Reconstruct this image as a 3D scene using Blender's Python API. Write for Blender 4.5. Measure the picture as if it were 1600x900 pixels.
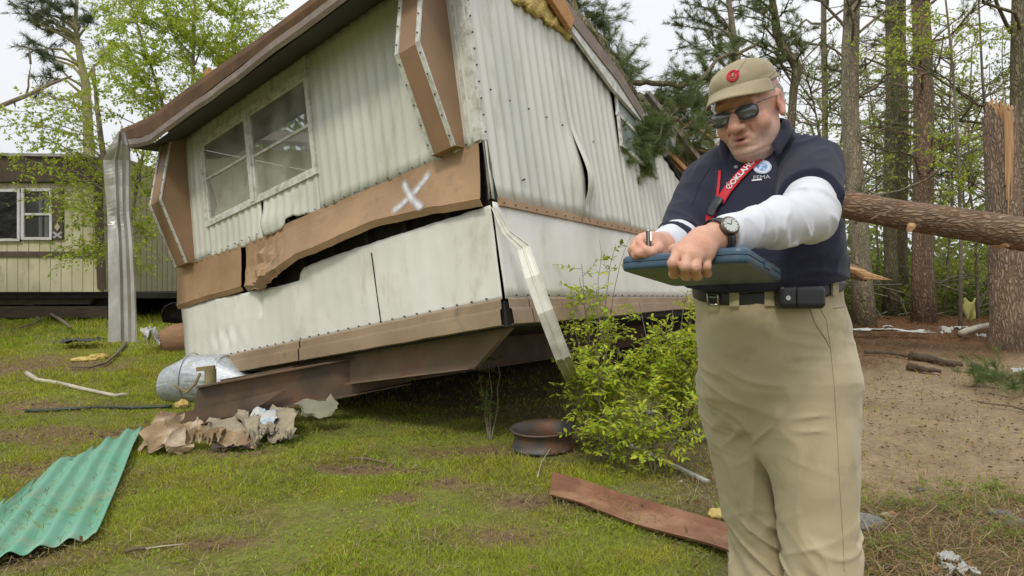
import bpy, math, random
import numpy as np
from mathutils import Vector
from mathutils.bvhtree import BVHTree
random.seed(7); rng=np.random.default_rng(11)
for o in list(bpy.data.objects): bpy.data.objects.remove(o)
S=bpy.context.scene; COL=S.collection
R=math.radians
# ---------------------------------------------------------------- camera, sky, sun, exposure
F=1000.; CH=1.05
cam=bpy.data.objects.new('camera',bpy.data.cameras.new('camera')); COL.objects.link(cam)
cam.location=(0,0,CH); cam.rotation_euler=(R(90),0,0); cam.data.lens=22.5; cam.data.sensor_width=36
cam.data.clip_start=.05; cam.data.clip_end=2000; S.camera=cam
S.render.resolution_x=1024; S.render.resolution_y=576
SUN_EL,SUN_AZ=52,-155      # azimuth measured from +Y (view direction), clockwise; -155 = behind the camera, to the left
W=bpy.data.worlds.new('World'); S.world=W; W.use_nodes=True
nt=W.node_tree; nt.nodes.clear(); N=nt.nodes.new; L=nt.links.new
wo=N('ShaderNodeOutputWorld'); bg=N('ShaderNodeBackground'); bg.inputs['Strength'].default_value=.1
sky=N('ShaderNodeTexSky'); sky.sky_type='NISHITA'; sky.sun_disc=False
sky.sun_elevation=R(SUN_EL); sky.sun_rotation=R(SUN_AZ)
hs=N('ShaderNodeHueSaturation'); hs.inputs['Saturation'].default_value=.35; L(sky.outputs[0],hs.inputs['Color'])
tc=N('ShaderNodeTexCoord'); sx=N('ShaderNodeSeparateXYZ'); L(tc.outputs['Generated'],sx.inputs[0])
mr=N('ShaderNodeMapRange'); mr.inputs[1].default_value=-.1; mr.inputs[2].default_value=1; mr.inputs[3].default_value=7.4; mr.inputs[4].default_value=13.5
L(sx.outputs[2],mr.inputs[0])
mp=N('ShaderNodeMapping'); mp.inputs['Scale'].default_value=(1,1,3); L(tc.outputs['Generated'],mp.inputs[0])
no=N('ShaderNodeTexNoise'); no.inputs['Scale'].default_value=1.6; no.inputs['Detail'].default_value=5; L(mp.outputs[0],no.inputs[0])
cr=N('ShaderNodeValToRGB'); cr.color_ramp.elements[0].position=.3; cr.color_ramp.elements[0].color=(.82,.87,.97,1)
cr.color_ramp.elements[1].position=.7; cr.color_ramp.elements[1].color=(1,1.0,1.0,1); L(no.outputs[0],cr.inputs[0])
vm=N('ShaderNodeVectorMath'); vm.operation='SCALE'; L(cr.outputs[0],vm.inputs[0]); L(mr.outputs[0],vm.inputs['Scale'])
mx=N('ShaderNodeMix'); mx.data_type='RGBA'; mx.inputs[0].default_value=.9; L(hs.outputs[0],mx.inputs[6]); L(vm.outputs[0],mx.inputs[7])
L(mx.outputs[2],bg.inputs[0]); L(bg.outputs[0],wo.inputs[0])
sd=bpy.data.lights.new('sun','SUN'); sd.energy=1.6; sd.angle=R(12); sd.color=(1,.94,.83)
so=bpy.data.objects.new('sun',sd); COL.objects.link(so)
sdir=Vector((math.sin(R(SUN_AZ))*math.cos(R(SUN_EL)),math.cos(R(SUN_AZ))*math.cos(R(SUN_EL)),math.sin(R(SUN_EL))))
so.rotation_euler=sdir.to_track_quat('Z','Y').to_euler(); so.location=(0,0,20)
S.view_settings.view_transform='Standard'; S.view_settings.look='None'; S.view_settings.exposure=.12; S.view_settings.gamma=1
try: S.view_settings.use_curve_mapping=False
except: pass
# ---------------------------------------------------------------- helpers
A_=np.array
def nz(v): v=A_(v,float); return v/np.linalg.norm(v)
def P(px,py,Y): return A_([(px-800)/F*Y,Y,CH-(py-450)/F*Y])
def sstep(a,b,x): t=np.clip((x-a)/(b-a),0,1); return t*t*(3-2*t)
def hsh(i,j,k,s):
    n=(i*374761393+j*668265263+k*2147483647+s*144269)&0xffffffff
    n=((n^(n>>13))*1274126177)&0xffffffff
    return ((n^(n>>16))&0xffff)/65535.
def vn(x,y,z=0,s=0):
    x,y,z=np.broadcast_arrays(A_(x,float),A_(y,float),A_(z,float))
    i=np.floor(x).astype(np.int64);j=np.floor(y).astype(np.int64);k=np.floor(z).astype(np.int64)
    fx,fy,fz=x-i,y-j,z-k; fx=fx*fx*(3-2*fx);fy=fy*fy*(3-2*fy);fz=fz*fz*(3-2*fz)
    r=0
    for a in (0,1):
        for b in (0,1):
            for c in (0,1):
                r=r+hsh(i+a,j+b,k+c,s)*(fx if a else 1-fx)*(fy if b else 1-fy)*(fz if c else 1-fz)
    return r
def fbm(x,y,z=0,s=0,o=4):
    r=0;a=.5
    for q in range(o): r=r+a*vn(A_(x)*2**q,A_(y)*2**q,A_(z)*2**q,s+q);a*=.5
    return r/(1-.5**o)
def gz(x,y):
    x=A_(x,float);y=A_(y,float)
    h=.44*sstep(5,12.5,y)+.05*(fbm(x*.5,y*.5,0,3)-.5)+.03*(fbm(x*2.5,y*2.5,0,9)-.5)
    h=h+.16*np.exp(-(((x-1.5)/1.0)**2+((y-5.2)/.9)**2))
    return h
def PG(px,py,lift=0):
    lo,hi=1.,60.
    for _ in range(50):
        m=(lo+hi)/2; p=P(px,py,m)
        if p[2]>gz(p[0],p[1])+lift: lo=m
        else: hi=m
    return P(px,py,lo)
# materials
def mat(name,c1,c2=None,rough=.8,scale=4,bump=.15,bscale=60,metal=0,st=(1,1,1),dirt=None,dscale=2,dthr=.55,dsoft=.12,spec=.4,trans=0,detail=7,lo=.35,hi=.65,bdist=.004,attr=False,coords='Object',sheen=0,crack=0,cst=(1,1,.3),ccol=(.3,.28,.26)):
    m=bpy.data.materials.new(name); m.use_nodes=True; t=m.node_tree; t.nodes.clear(); N=t.nodes.new; L=t.links.new
    out=N('ShaderNodeOutputMaterial'); b=N('ShaderNodeBsdfPrincipled'); L(b.outputs[0],out.inputs[0])
    b.inputs['Roughness'].default_value=rough; b.inputs['Metallic'].default_value=metal; b.inputs['Specular IOR Level'].default_value=spec
    if sheen: b.inputs['Sheen Weight'].default_value=sheen
    tc=N('ShaderNodeTexCoord'); mp=N('ShaderNodeMapping'); mp.inputs['Scale'].default_value=st; L(tc.outputs[coords],mp.inputs[0])
    n1=N('ShaderNodeTexNoise'); n1.inputs['Scale'].default_value=scale; n1.inputs['Detail'].default_value=detail; L(mp.outputs[0],n1.inputs[0])
    cr=N('ShaderNodeValToRGB'); cr.color_ramp.elements[0].position=lo; cr.color_ramp.elements[1].position=hi
    c2=c2 or tuple(x*.8 for x in c1)
    cr.color_ramp.elements[0].color=(*c2,1); cr.color_ramp.elements[1].color=(*c1,1); L(n1.outputs[0],cr.inputs[0])
    col=cr.outputs[0]
    if attr:
        at=N('ShaderNodeAttribute'); at.attribute_name='Col'
        mm=N('ShaderNodeMix'); mm.data_type='RGBA'; mm.blend_type='MULTIPLY'; mm.inputs[0].default_value=1
        L(col,mm.inputs[6]); L(at.outputs[0],mm.inputs[7]); col=mm.outputs[2]
    if dirt:
        n2=N('ShaderNodeTexNoise'); n2.inputs['Scale'].default_value=dscale; n2.inputs['Detail'].default_value=8; n2.inputs['Roughness'].default_value=.65; L(mp.outputs[0],n2.inputs[0])
        r2=N('ShaderNodeMapRange'); r2.inputs[1].default_value=dthr-dsoft; r2.inputs[2].default_value=dthr+dsoft; L(n2.outputs[0],r2.inputs[0])
        mm=N('ShaderNodeMix'); mm.data_type='RGBA'; L(r2.outputs[0],mm.inputs[0]); L(col,mm.inputs[6]); mm.inputs[7].default_value=(*dirt,1); col=mm.outputs[2]
    ck=None
    if crack:
        m2=N('ShaderNodeMapping'); m2.inputs['Scale'].default_value=cst; L(tc.outputs[coords],m2.inputs[0])
        nw=N('ShaderNodeTexNoise'); nw.inputs['Scale'].default_value=crack*.5; L(m2.outputs[0],nw.inputs[0]); va=N('ShaderNodeVectorMath'); va.operation='MULTIPLY_ADD'; L(nw.outputs['Color'],va.inputs[0]); va.inputs[1].default_value=(.12,.12,.12); L(m2.outputs[0],va.inputs[2])
        vo=N('ShaderNodeTexVoronoi'); vo.feature='DISTANCE_TO_EDGE'; vo.inputs['Scale'].default_value=crack; L(va.outputs[0],vo.inputs[0])
        ck=N('ShaderNodeMapRange'); ck.inputs[1].default_value=0; ck.inputs[2].default_value=.30; L(vo.outputs['Distance'],ck.inputs[0])
        r3=N('ShaderNodeMix'); r3.data_type='RGBA'; L(ck.outputs[0],r3.inputs[0]); r3.inputs[6].default_value=(*ccol,1); r3.inputs[7].default_value=(1,1,1,1)
        m3=N('ShaderNodeMix'); m3.data_type='RGBA'; m3.blend_type='MULTIPLY'; m3.inputs[0].default_value=1; L(col,m3.inputs[6]); L(r3.outputs[2],m3.inputs[7]); col=m3.outputs[2]
    L(col,b.inputs['Base Color'])
    rr=N('ShaderNodeMapRange'); rr.inputs[3].default_value=max(0,rough-.12); rr.inputs[4].default_value=min(1,rough+.12); L(n1.outputs[0],rr.inputs[0]); L(rr.outputs[0],b.inputs['Roughness'])
    if bump:
        n3=N('ShaderNodeTexNoise'); n3.inputs['Scale'].default_value=bscale; n3.inputs['Detail'].default_value=6; L(mp.outputs[0],n3.inputs[0])
        bp=N('ShaderNodeBump'); bp.inputs['Strength'].default_value=bump; bp.inputs['Distance'].default_value=bdist; L(n3.outputs[0],bp.inputs['Height']); L(bp.outputs[0],b.inputs['Normal'])
        if ck: 
            b2=N('ShaderNodeBump'); b2.inputs['Strength'].default_value=1; b2.inputs['Distance'].default_value=.015; L(ck.outputs[0],b2.inputs['Height']); L(bp.outputs[0],b2.inputs['Normal']); L(b2.outputs[0],b.inputs['Normal'])
    if trans:
        tr=N('ShaderNodeBsdfTranslucent'); L(col,tr.inputs[0]); ms=N('ShaderNodeMixShader'); ms.inputs[0].default_value=trans
        L(b.outputs[0],ms.inputs[1]); L(tr.outputs[0],ms.inputs[2]); L(ms.outputs[0],out.inputs[0])
    return m
# mesh
ORG={}
def mk(name,V,Fc,m,parent=None,smooth=False,col=None,label=None,cat=None,group=None,kind=None,fm=None):
    me=bpy.data.meshes.new(name); V=np.asarray(V,float).reshape(-1,3)
    org=ORG.get(parent.name,np.zeros(3)) if parent else None
    if parent is None:
        if kind=='structure' or kind=='stuff': org=np.zeros(3)
        else: lo,hi=V.min(0),V.max(0); org=A_([(lo[0]+hi[0])/2,(lo[1]+hi[1])/2,lo[2]])
    V=V-org
    if isinstance(Fc,np.ndarray):
        n=len(Fc);k=Fc.shape[1]; me.vertices.add(len(V)); me.vertices.foreach_set('co',V.astype(np.float32).ravel())
        me.loops.add(n*k); me.loops.foreach_set('vertex_index',Fc.astype(np.int32).ravel())
        me.polygons.add(n); me.polygons.foreach_set('loop_start',np.arange(0,n*k,k,dtype=np.int32)); me.update(calc_edges=True)
    else:
        me.from_pydata([tuple(v) for v in V],[],[tuple(int(i) for i in f) for f in Fc]); me.update()
    if smooth: me.polygons.foreach_set('use_smooth',np.ones(len(me.polygons),bool))
    if isinstance(m,(list,tuple)):
        for q in m: me.materials.append(q)
        if fm is not None: me.polygons.foreach_set('material_index',np.asarray(fm,np.int32))
    elif m: me.materials.append(m)
    if col is not None:
        a=me.color_attributes.new('Col','FLOAT_COLOR','POINT'); c=np.ones((len(V),4),np.float32); c[:,:3]=col; a.data.foreach_set('color',c.ravel())
    me.validate()
    o=bpy.data.objects.new(name,me); COL.objects.link(o)
    if parent: o.parent=parent
    else: o.location=Vector(org)
    ORG[o.name]=org
    if label:o['label']=label
    if cat:o['category']=cat
    if group:o['group']=group
    if kind:o['kind']=kind
    return o
def root(name,loc,label,cat,group=None):
    o=bpy.data.objects.new(name,None); o.empty_display_size=.2; COL.objects.link(o); o.location=Vector(A_(loc,float)); ORG[o.name]=A_(loc,float)
    o['label']=label;o['category']=cat
    if group:o['group']=group
    return o
def copytree(o,loc,label=None,rz=0,sc=1):
    r=o.copy(); COL.objects.link(r); r.location=Vector(loc); r.rotation_euler=(0,0,rz); r.scale=(sc,)*3
    if label:r['label']=label
    for ch in list(o.children):
        c=ch.copy(); COL.objects.link(c); c.parent=r
        for g in list(ch.children):
            d=g.copy(); COL.objects.link(d); d.parent=c
    return r
class B:
    def __init__(s): s.v=[];s.f=[];s.n=0
    def add(s,V,Fc):
        V=np.asarray(V,float).reshape(-1,3); s.v.append(V); s.f+= [tuple(int(i)+s.n for i in f) for f in Fc]; s.n+=len(V); return s
    def mk(s,name,m,parent=None,**k): return mk(name,np.concatenate(s.v),s.f,m,parent,**k)
def frame(t):
    t=nz(t); u=A_([0,0,1.]) if abs(t[2])<.9 else A_([1.,0,0]); a=nz(np.cross(t,u)); return a,np.cross(a,t)
def tube(pts,rad,n=8,cap=True,jit=0,flat=None):
    pts=A_(pts,float); m=len(pts); rad=np.broadcast_to(A_(rad,float),(m,))
    V=[];a=None
    for i in range(m):
        t=pts[min(i+1,m-1)]-pts[max(i-1,0)]; t=t/(np.linalg.norm(t)+1e-9)
        if a is None: a,b=frame(t)
        else: a=a-t*(a@t); a=a/(np.linalg.norm(a)+1e-9); b=np.cross(a,t)
        an=np.arange(n)/n*2*math.pi
        r=rad[i]*(1+jit*(rng.random(n)-.5)) if jit else np.full(n,rad[i])
        V.append(pts[i]+np.outer(np.cos(an)*r,a)+np.outer(np.sin(an)*r,b))
    V=np.concatenate(V);Fc=[]
    for i in range(m-1):
        for j in range(n):
            k=(j+1)%n; Fc.append((i*n+j,i*n+k,(i+1)*n+k,(i+1)*n+j))
    if cap: Fc.append(tuple(range(n))[::-1]); Fc.append(tuple((m-1)*n+j for j in range(n)))
    return V,Fc
def boxo(c,ex,ey,ez):   # centre + three half vectors
    c,ex,ey,ez=[A_(q,float) for q in (c,ex,ey,ez)]
    V=[c+sx*ex+sy*ey+sz*ez for sz in(-1,1) for sy in(-1,1) for sx in(-1,1)]
    return V,[(0,2,3,1),(4,5,7,6),(0,1,5,4),(2,6,7,3),(0,4,6,2),(1,3,7,5)]
def box(x0,x1,y0,y1,z0,z1): return boxo(((x0+x1)/2,(y0+y1)/2,(z0+z1)/2),((x1-x0)/2,0,0),(0,(y1-y0)/2,0),(0,0,(z1-z0)/2))
def beam(a,b,w,h,upv=(0,0,1)):
    a=A_(a,float);b=A_(b,float);t=b-a;s=nz(np.cross(t,upv));u=nz(np.cross(s,t)); return boxo((a+b)/2,t/2,s*w/2,u*h/2)
def prism(pts,ext):
    pts=A_(pts,float);n=len(pts);V=np.concatenate([pts,pts+A_(ext)]); return V,[tuple(range(n)),tuple(range(2*n-1,n-1,-1))]+[(i,i+n,(i+1)%n+n,(i+1)%n) for i in range(n)]
def grid(fn,us,vs):
    V=A_([[fn(u,v) for v in vs] for u in us]).reshape(-1,3);n=len(vs)
    return V,[(i*n+j,(i+1)*n+j,(i+1)*n+j+1,i*n+j+1) for i in range(len(us)-1) for j in range(n-1)]
def thicken(V,Fc,t):
    V=A_(V,float);n=len(V);nr=np.zeros_like(V)
    for f in Fc:
        c=np.cross(V[f[1]]-V[f[0]],V[f[2]]-V[f[0]])
        for i in f: nr[i]+=c
    nr/=np.linalg.norm(nr,axis=1,keepdims=True)+1e-12
    V2=np.concatenate([V,V-nr*t]);F2=list(Fc)+[tuple(i+n for i in f[::-1]) for f in Fc]
    ed={}
    for f in Fc:
        for a,b in zip(f,f[1:]+f[:1]): ed[(a,b)]=1
    for (a,b) in ed:
        if (b,a) not in ed: F2.append((b,a,a+n,b+n))
    return V2,F2
def interp(x,pts):
    xs=[p[0] for p in pts];o=np.argsort(xs); return np.interp(x,A_(xs)[o],A_([p[1] for p in pts],float)[o])
# leaves and needles
def leafmesh(C,size,asp=.45,droop=0,dirs=None):
    n=len(C); d=rng.normal(size=(n,3)) if dirs is None else dirs+rng.normal(size=(n,3))*.5
    d[:,2]-=droop; d/=np.linalg.norm(d,axis=1,keepdims=True)
    s=np.cross(d,rng.normal(size=(n,3))); s/=np.linalg.norm(s,axis=1,keepdims=True)+1e-9
    sz=(size*(.6+.8*rng.random(n)))[:,None]
    V=np.stack([C,C+d*sz*.45+s*sz*asp*.5,C+d*sz,C+d*sz*.45-s*sz*asp*.5],1).reshape(-1,3)
    return V,np.arange(n*4).reshape(n,4)
def needles(C,D,ln,k=22,w=.0016,spread=.8):
    n=len(C); C=np.repeat(C,k,0); d=np.repeat(D,k,0)+rng.normal(size=(n*k,3))*spread; d/=np.linalg.norm(d,axis=1,keepdims=True)
    s=np.cross(d,rng.normal(size=(n*k,3))); s/=np.linalg.norm(s,axis=1,keepdims=True)+1e-9
    l=(ln*(.6+.6*rng.random(n*k)))[:,None]; C=C-np.repeat(D,k,0)*rng.random((n*k,1))*ln*.6
    V=np.stack([C-s*w,C+s*w,C+d*l],1).reshape(-1,3); return V,np.arange(n*k*3).reshape(-1,3)
def tint(n,k,var=.35,hue=.15):
    b=1-var/2+var*rng.random(n); h=(rng.random(n)-.5)*hue
    c=np.stack([b*(1+h*1.3),b,b*(1-h)],1); return np.repeat(c,k,0)
# ================================================================ THE GROUND
def patches(x,y):
    d=0
    for cx,cy,rx,ry in [(-.89,3.72,.40,.16),(-.35,3.45,.22,.12),(-.55,3.2,.15,.1),(-5.8,7.6,1.3,.8),(-2.85,3.55,.7,.35),(-3.3,4.6,.9,.35),(.15,3.15,.35,.15),(-1.9,4.1,.3,.12),(-.2,4.1,.5,.2),(-2.0,2.5,.5,.15),(-1.2,2.62,.3,.1),(-.1,2.7,.3,.15),(-4.2,5.6,.8,.3)]:
        d=np.maximum(d,1.25-np.sqrt(((x-cx)/rx)**2+((y-cy)/ry)**2))
    return np.clip(d+(fbm(x*5,y*5,0,21)-.5)*1.1,0,1)
def road(x,y):
    e=x-(1.55+.12*(y-3.5))+(fbm(x*2,y*2,0,31)-.5)*.8
    a=sstep(-.15,.45,e)*sstep(2.95,3.45,y+(fbm(x*3,y*3,0,33)-.5)*.7)
    return a
def straw(x,y):
    return sstep(-.3,.4,x-1.3)*sstep(7.3,8.8,y+(fbm(x*1.2,y*1.2,0,35)-.5)*2.2)
def litter(x,y):
    a=sstep(.0,.5,x-.45-.1*(y-3)+(fbm(x*2,y*2,0,37)-.5)*.7)*(1-road(x,y))
    # under and beside the home
    b=.75*sstep(.2,.7,x+.25+(fbm(x*2,y*2,0,41)-.5)*.6)*sstep(3.5,4.2,y)
    c=.8*sstep(4.9,5.9,y+.62*(x+1.0)+(fbm(x*2,y*2,0,43)-.5)*.6)*sstep(-3.2,-2.0,x)
    return np.clip(np.maximum(np.maximum(a,b),c),0,1)
def grassy(x,y):
    g=1-.8*patches(x,y); g=g*(1-.98*road(x,y))*(1-straw(x,y))*(1-.72*litter(x,y))
    return np.clip(g,0,1)
xs=np.concatenate([-np.geomspace(300,9.2,22),np.arange(-9,8,.06),np.geomspace(8.2,300,22)])
ys=np.concatenate([-np.geomspace(80,1,10),np.arange(0,15,.055),np.geomspace(15.2,700,24)])
X,Y=np.meshgrid(xs,ys,indexing='ij'); Z=gz(X,Y)
rd=road(X,Y); Z=Z-.02*rd+.006*(fbm(X*9,Y*9,0,5)-.5)
far=np.clip((np.hypot(X,Y)-20)/40,0,1); Z=Z*(1-far)+.44*far
def mixc(a,b,t): return a*(1-t[...,None])+b*t[...,None]
n5=fbm(X*6,Y*6,0,55); n6=fbm(X*1.3,Y*1.3,0,56); n7=fbm(X*25,Y*25,0,57,2)
c=np.ones(X.shape+(3,))*A_([.20,.22,.045]); c=mixc(c,A_([.19,.16,.07]),np.clip(n5*1.6-.62,0,1))
c=mixc(c,A_([.21,.14,.085]),np.clip(patches(X,Y)*1.2,0,1))
c=mixc(c,A_([.16,.12,.07]),litter(X,Y)*.8)
rc=mixc(mixc(np.ones(X.shape+(3,))*A_([.36,.265,.155]),A_([.28,.21,.13]),np.clip(n6*2-.6,0,1)),A_([.35,.27,.165]),np.clip(n5*1.5-.45,0,1))
c=mixc(c,rc,rd); c=mixc(c,mixc(np.ones(X.shape+(3,))*A_([.24,.145,.08]),A_([.16,.115,.07]),np.clip(n5*2-.6,0,1)),straw(X,Y))
c=c*(.8+.4*n7)[...,None]
nx,ny=X.shape; I=(np.arange(nx-1)[:,None]*ny+np.arange(ny-1)[None,:]).ravel()
Mg=mat('soil',(1,1,1),(.72,.7,.68),rough=.95,scale=30,bump=.9,bscale=90,bdist=.012,attr=True,spec=.15)
mk('ground',np.stack([X,Y,Z],-1),np.stack([I,I+ny,I+ny+1,I+1],1),Mg,None,smooth=True,col=c.reshape(-1,3),kind='structure')
# grass blades
def blades(n,x,y,h,w,lean=.5):
    n=len(x); z=gz(x,y)-.012; a=rng.random(n)*2*math.pi; la=rng.random(n)*2*math.pi; ln=lean*rng.random(n)*h
    dx=np.cos(a)*w; dy=np.sin(a)*w; lx=np.cos(la)*ln; ly=np.sin(la)*ln
    V=np.stack([np.stack([x-dx,y-dy,z],1),np.stack([x+dx,y+dy,z],1),np.stack([x-dx*.8+lx*.4,y-dy*.8+ly*.4,z+h*.6],1),np.stack([x+dx*.8+lx*.4,y+dy*.8+ly*.4,z+h*.6],1),np.stack([x+lx*1.3,y+ly*1.3,z+h*.93],1)],1).reshape(-1,3)
    i=np.arange(n)[:,None]*5; T=np.concatenate([i+[[0,1,3]],i+[[0,3,2]],i+[[2,3,4]]],1).reshape(-1,3); return V,T
def scatter(n,y0,y1,dens=None,x0=-.86,x1=.86,pw=1.):
    y=np.sqrt(y0*y0+(y1*y1-y0*y0)*rng.random(n)); x=(x0+(x1-x0)*rng.random(n))*y
    if dens is not None: k=rng.random(n)<dens(x,y); x,y=x[k],y[k]
    return x,y
def clump(x,y): return np.clip((fbm(x*3,y*3,0,71)-.32)*2.6,0.12,1)
VV=[];TT=[];CC=[];off=0
def gd(x,y):
    under=sstep(.3,1.2,(y-4.75)+.81*(x+.9))*(x>-3.4)*(x<.6)*.75
    return grassy(x,y)*(1-under)*(.35+.65*clump(x,y))
for n,y0,y1,h,w in [(300000,2.1,3.6,.027,.0017),(290000,3.4,5.6,.034,.0025),(200000,5.4,9,.047,.0042),(120000,8.8,15.5,.075,.0075)]:
    x,y=scatter(n,y0,y1,gd); m=len(x); cl=clump(x,y); hh=h*(.45+1.1*cl*rng.random(m)+.25*rng.random(m))
    tall=sstep(11,14,y)*1.2; hh=hh*(1+tall)
    V,T=blades(m,x,y,hh,w*(.6+.8*rng.random(m)),.9)
    g=fbm(x*1.1,y*1.1,0,75); g2=fbm(x*4,y*4,0,76)
    base=mixc(mixc(np.ones((m,3))*A_([.45,.49,.045]),A_([.29,.42,.035]),np.clip(g*2.2-.7,0,1)),A_([.46,.43,.07]),np.clip(g2*2.4-1.0,0,1))
    dry=rng.random(m)<(.10+.25*(1-grassy(x,y))); base[dry]=A_([.36,.29,.14])
    base*=(.7+.5*rng.random(m))[:,None]
    VV.append(V);TT.append(T+off);CC.append(np.repeat(base,5,0));off+=len(V)
Mgr=mat('grass_blade',(1,1,1),(.9,.9,.9),rough=.75,bump=0,attr=True,trans=.35,spec=.2)
mk('grass',np.concatenate(VV),np.concatenate(TT),Mgr,col=np.concatenate(CC),label='short patchy yellow-green lawn grass',kind='stuff',cat='grass')
# broad-leaved weeds low in the lawn
x,y=scatter(70000,2.1,6.5,lambda x,y:gd(x,y)*np.clip(fbm(x*2,y*2,0,91)*3-1.1,0,1))
C3=np.stack([x,y,gz(x,y)+.012*rng.random(len(x))],1); V,T=leafmesh(C3,.014,.7,-.5)
mk('low_weeds',V,T,Mgr,col=tint(len(x),4,.5,.2)*A_([.30,.42,.05]),label='small round-leaved weeds growing low in the lawn',kind='stuff',cat='weeds')
# dry straw / dead grass
def strawmesh(n,reg,ln,w,cols,name,label,z0=.0,zr=.03):
    x,y=reg(n); n=len(x); a=rng.random(n)*2*math.pi; e=(rng.random(n)-.3)*.7; l=ln*(.4+rng.random(n)); z=gz(x,y)+z0+zr*rng.random(n)
    d=np.stack([np.cos(a),np.sin(a),e*.6],1); s=np.stack([-np.sin(a),np.cos(a),0*a],1)*w; p=np.stack([x,y,z],1); mid=p+d*l[:,None]*.5+np.stack([0*x,0*x,.25*l*rng.random(n)],1)
    V=np.stack([p-s,p+s,mid+s,mid-s,p+d*l[:,None]],1).reshape(-1,3); i=np.arange(n)[:,None]*5
    T=np.concatenate([i+[[0,1,2]],i+[[0,2,3]],i+[[3,2,4]]],1).reshape(-1,3)
    c=A_(cols)[rng.integers(0,len(cols),n)]*(.6+.6*rng.random(n))[:,None]
    mk(name,V,T,Mgr,col=np.repeat(c,5,0),label=label,kind='stuff',cat='ground litter')
strawmesh(26000,lambda n:scatter(n,2.1,5.5,lambda x,y:np.clip(litter(x,y)*.9+.35*patches(x,y),0,1)*np.clip(fbm(x*2.5,y*2.5,0,95)*2.5-.6,0.05,1)*(1-road(x,y))),.09,.0013,[(.34,.27,.13),(.26,.2,.1),(.4,.34,.2)],'dry_grass','matted dry straw-coloured dead grass around the shrub')
strawmesh(60000,lambda n:scatter(n,2.1,6,lambda x,y:np.clip(fbm(x*2.3,y*2.3,0,131)*3.2-1.35,0.03,1)),.07,.0012,[(.36,.28,.13),(.22,.16,.08),(.42,.36,.18)],'lawn_thatch','dead brown stems lying loose in the lawn')
strawmesh(60000,lambda n:scatter(n,6.8,13.5,lambda x,y:straw(x,y)+.12*road(x,y),x0=.1),.11,.0022,[(.32,.15,.07),(.22,.11,.055),(.38,.22,.11)],'pine_straw','reddish brown pine needles covering the ground below the pines')
# pebbles, bark crumbs
def crumbs(n,reg,r0,r1,cols,name,label):
    x,y=reg(n);n=len(x); r=r0+(r1-r0)*rng.random(n)**3; z=gz(x,y)+r*.3
    oc=A_([[1,0,0],[0,1,0],[-1,0,0],[0,-1,0],[0,0,1],[0,0,-1]],float); V=oc[None]*(.6+.8*rng.random((n,6,3)))*r[:,None,None]*A_([1.3,1.1,.7])
    a=rng.random(n)*6.28; ca,sa=np.cos(a),np.sin(a); Vx=V[...,0]*ca[:,None]-V[...,1]*sa[:,None]; Vy=V[...,0]*sa[:,None]+V[...,1]*ca[:,None]
    V=np.stack([Vx+x[:,None],Vy+y[:,None],V[...,2]+z[:,None]],-1).reshape(-1,3)
    T=A_([[0,1,4],[1,2,4],[2,3,4],[3,0,4],[1,0,5],[2,1,5],[3,2,5],[0,3,5]]); T=(np.arange(n)[:,None,None]*6+T[None]).reshape(-1,3)
    c=A_(cols)[rng.integers(0,len(cols),n)]*(.6+.6*rng.random(n))[:,None]
    mk(name,V,T,Mst,col=np.repeat(c,6,0),label=label,kind='stuff',cat='gravel')
Mst=mat('pebble',(1,1,1),(.8,.8,.8),rough=.9,scale=80,attr=True,bump=.3)
x,y=scatter(26000,2.1,6.0,lambda x,y:gd(x,y)*np.clip(fbm(x*4.5,y*4.5,0,111)*4-2.1,0,1)); V,T=blades(len(x),x,y,.045+.05*rng.random(len(x)),.0022,1.3); mk('grass_tufts',V,T,Mgr,col=np.repeat((A_([.34,.40,.05])*(.6+.6*rng.random((len(x),1)))),5,0),label='longer loose tufts standing out of the lawn',kind='stuff',cat='grass')
strawmesh(8500,lambda n:scatter(n,2.1,4.4,lambda x,y:np.clip(sstep(.35,.47,x/y)*(1-road(x,y)*.85)*np.clip(fbm(x*3,y*3,0,121)*3-.7,0,1),0,1),x0=.2),.13,.0016,[(.40,.27,.13),(.30,.17,.08),(.46,.36,.2)],'loose_straw','long loose pine straw and dead stalks beside the man')
crumbs(9000,lambda n:scatter(n,2.2,9,lambda x,y:road(x,y)*.05+.06+.35*litter(x,y)),.002,.014,[(.34,.3,.24),(.26,.2,.14),(.3,.22,.14),(.40,.36,.3)],'gravel','small stones scattered over the dirt drive')
crumbs(12000,lambda n:scatter(n,2.2,7,lambda x,y:np.clip(patches(x,y)+.6*litter(x,y),0,1)),.002,.013,[(.17,.11,.07),(.24,.15,.09),(.11,.08,.055)],'bark_crumbs','crumbled bark and soil in the bare patches of lawn')
# dead leaves
x,y=scatter(5200,2.1,8,lambda x,y:np.clip(litter(x,y)*.9+.5*patches(x,y)+.01,0,1)*(1-.9*road(x,y)))
V,T=leafmesh(np.stack([x,y,gz(x,y)+.015+.02*rng.random(len(x))],1),.030,.55,0)
mk('dead_leaves',V,T,Mgr,col=tint(len(x),4,.6,.3)*A_([.27,.17,.09]),label='curled brown dead leaves lying around the shrub',kind='stuff',cat='dead leaves')
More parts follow.
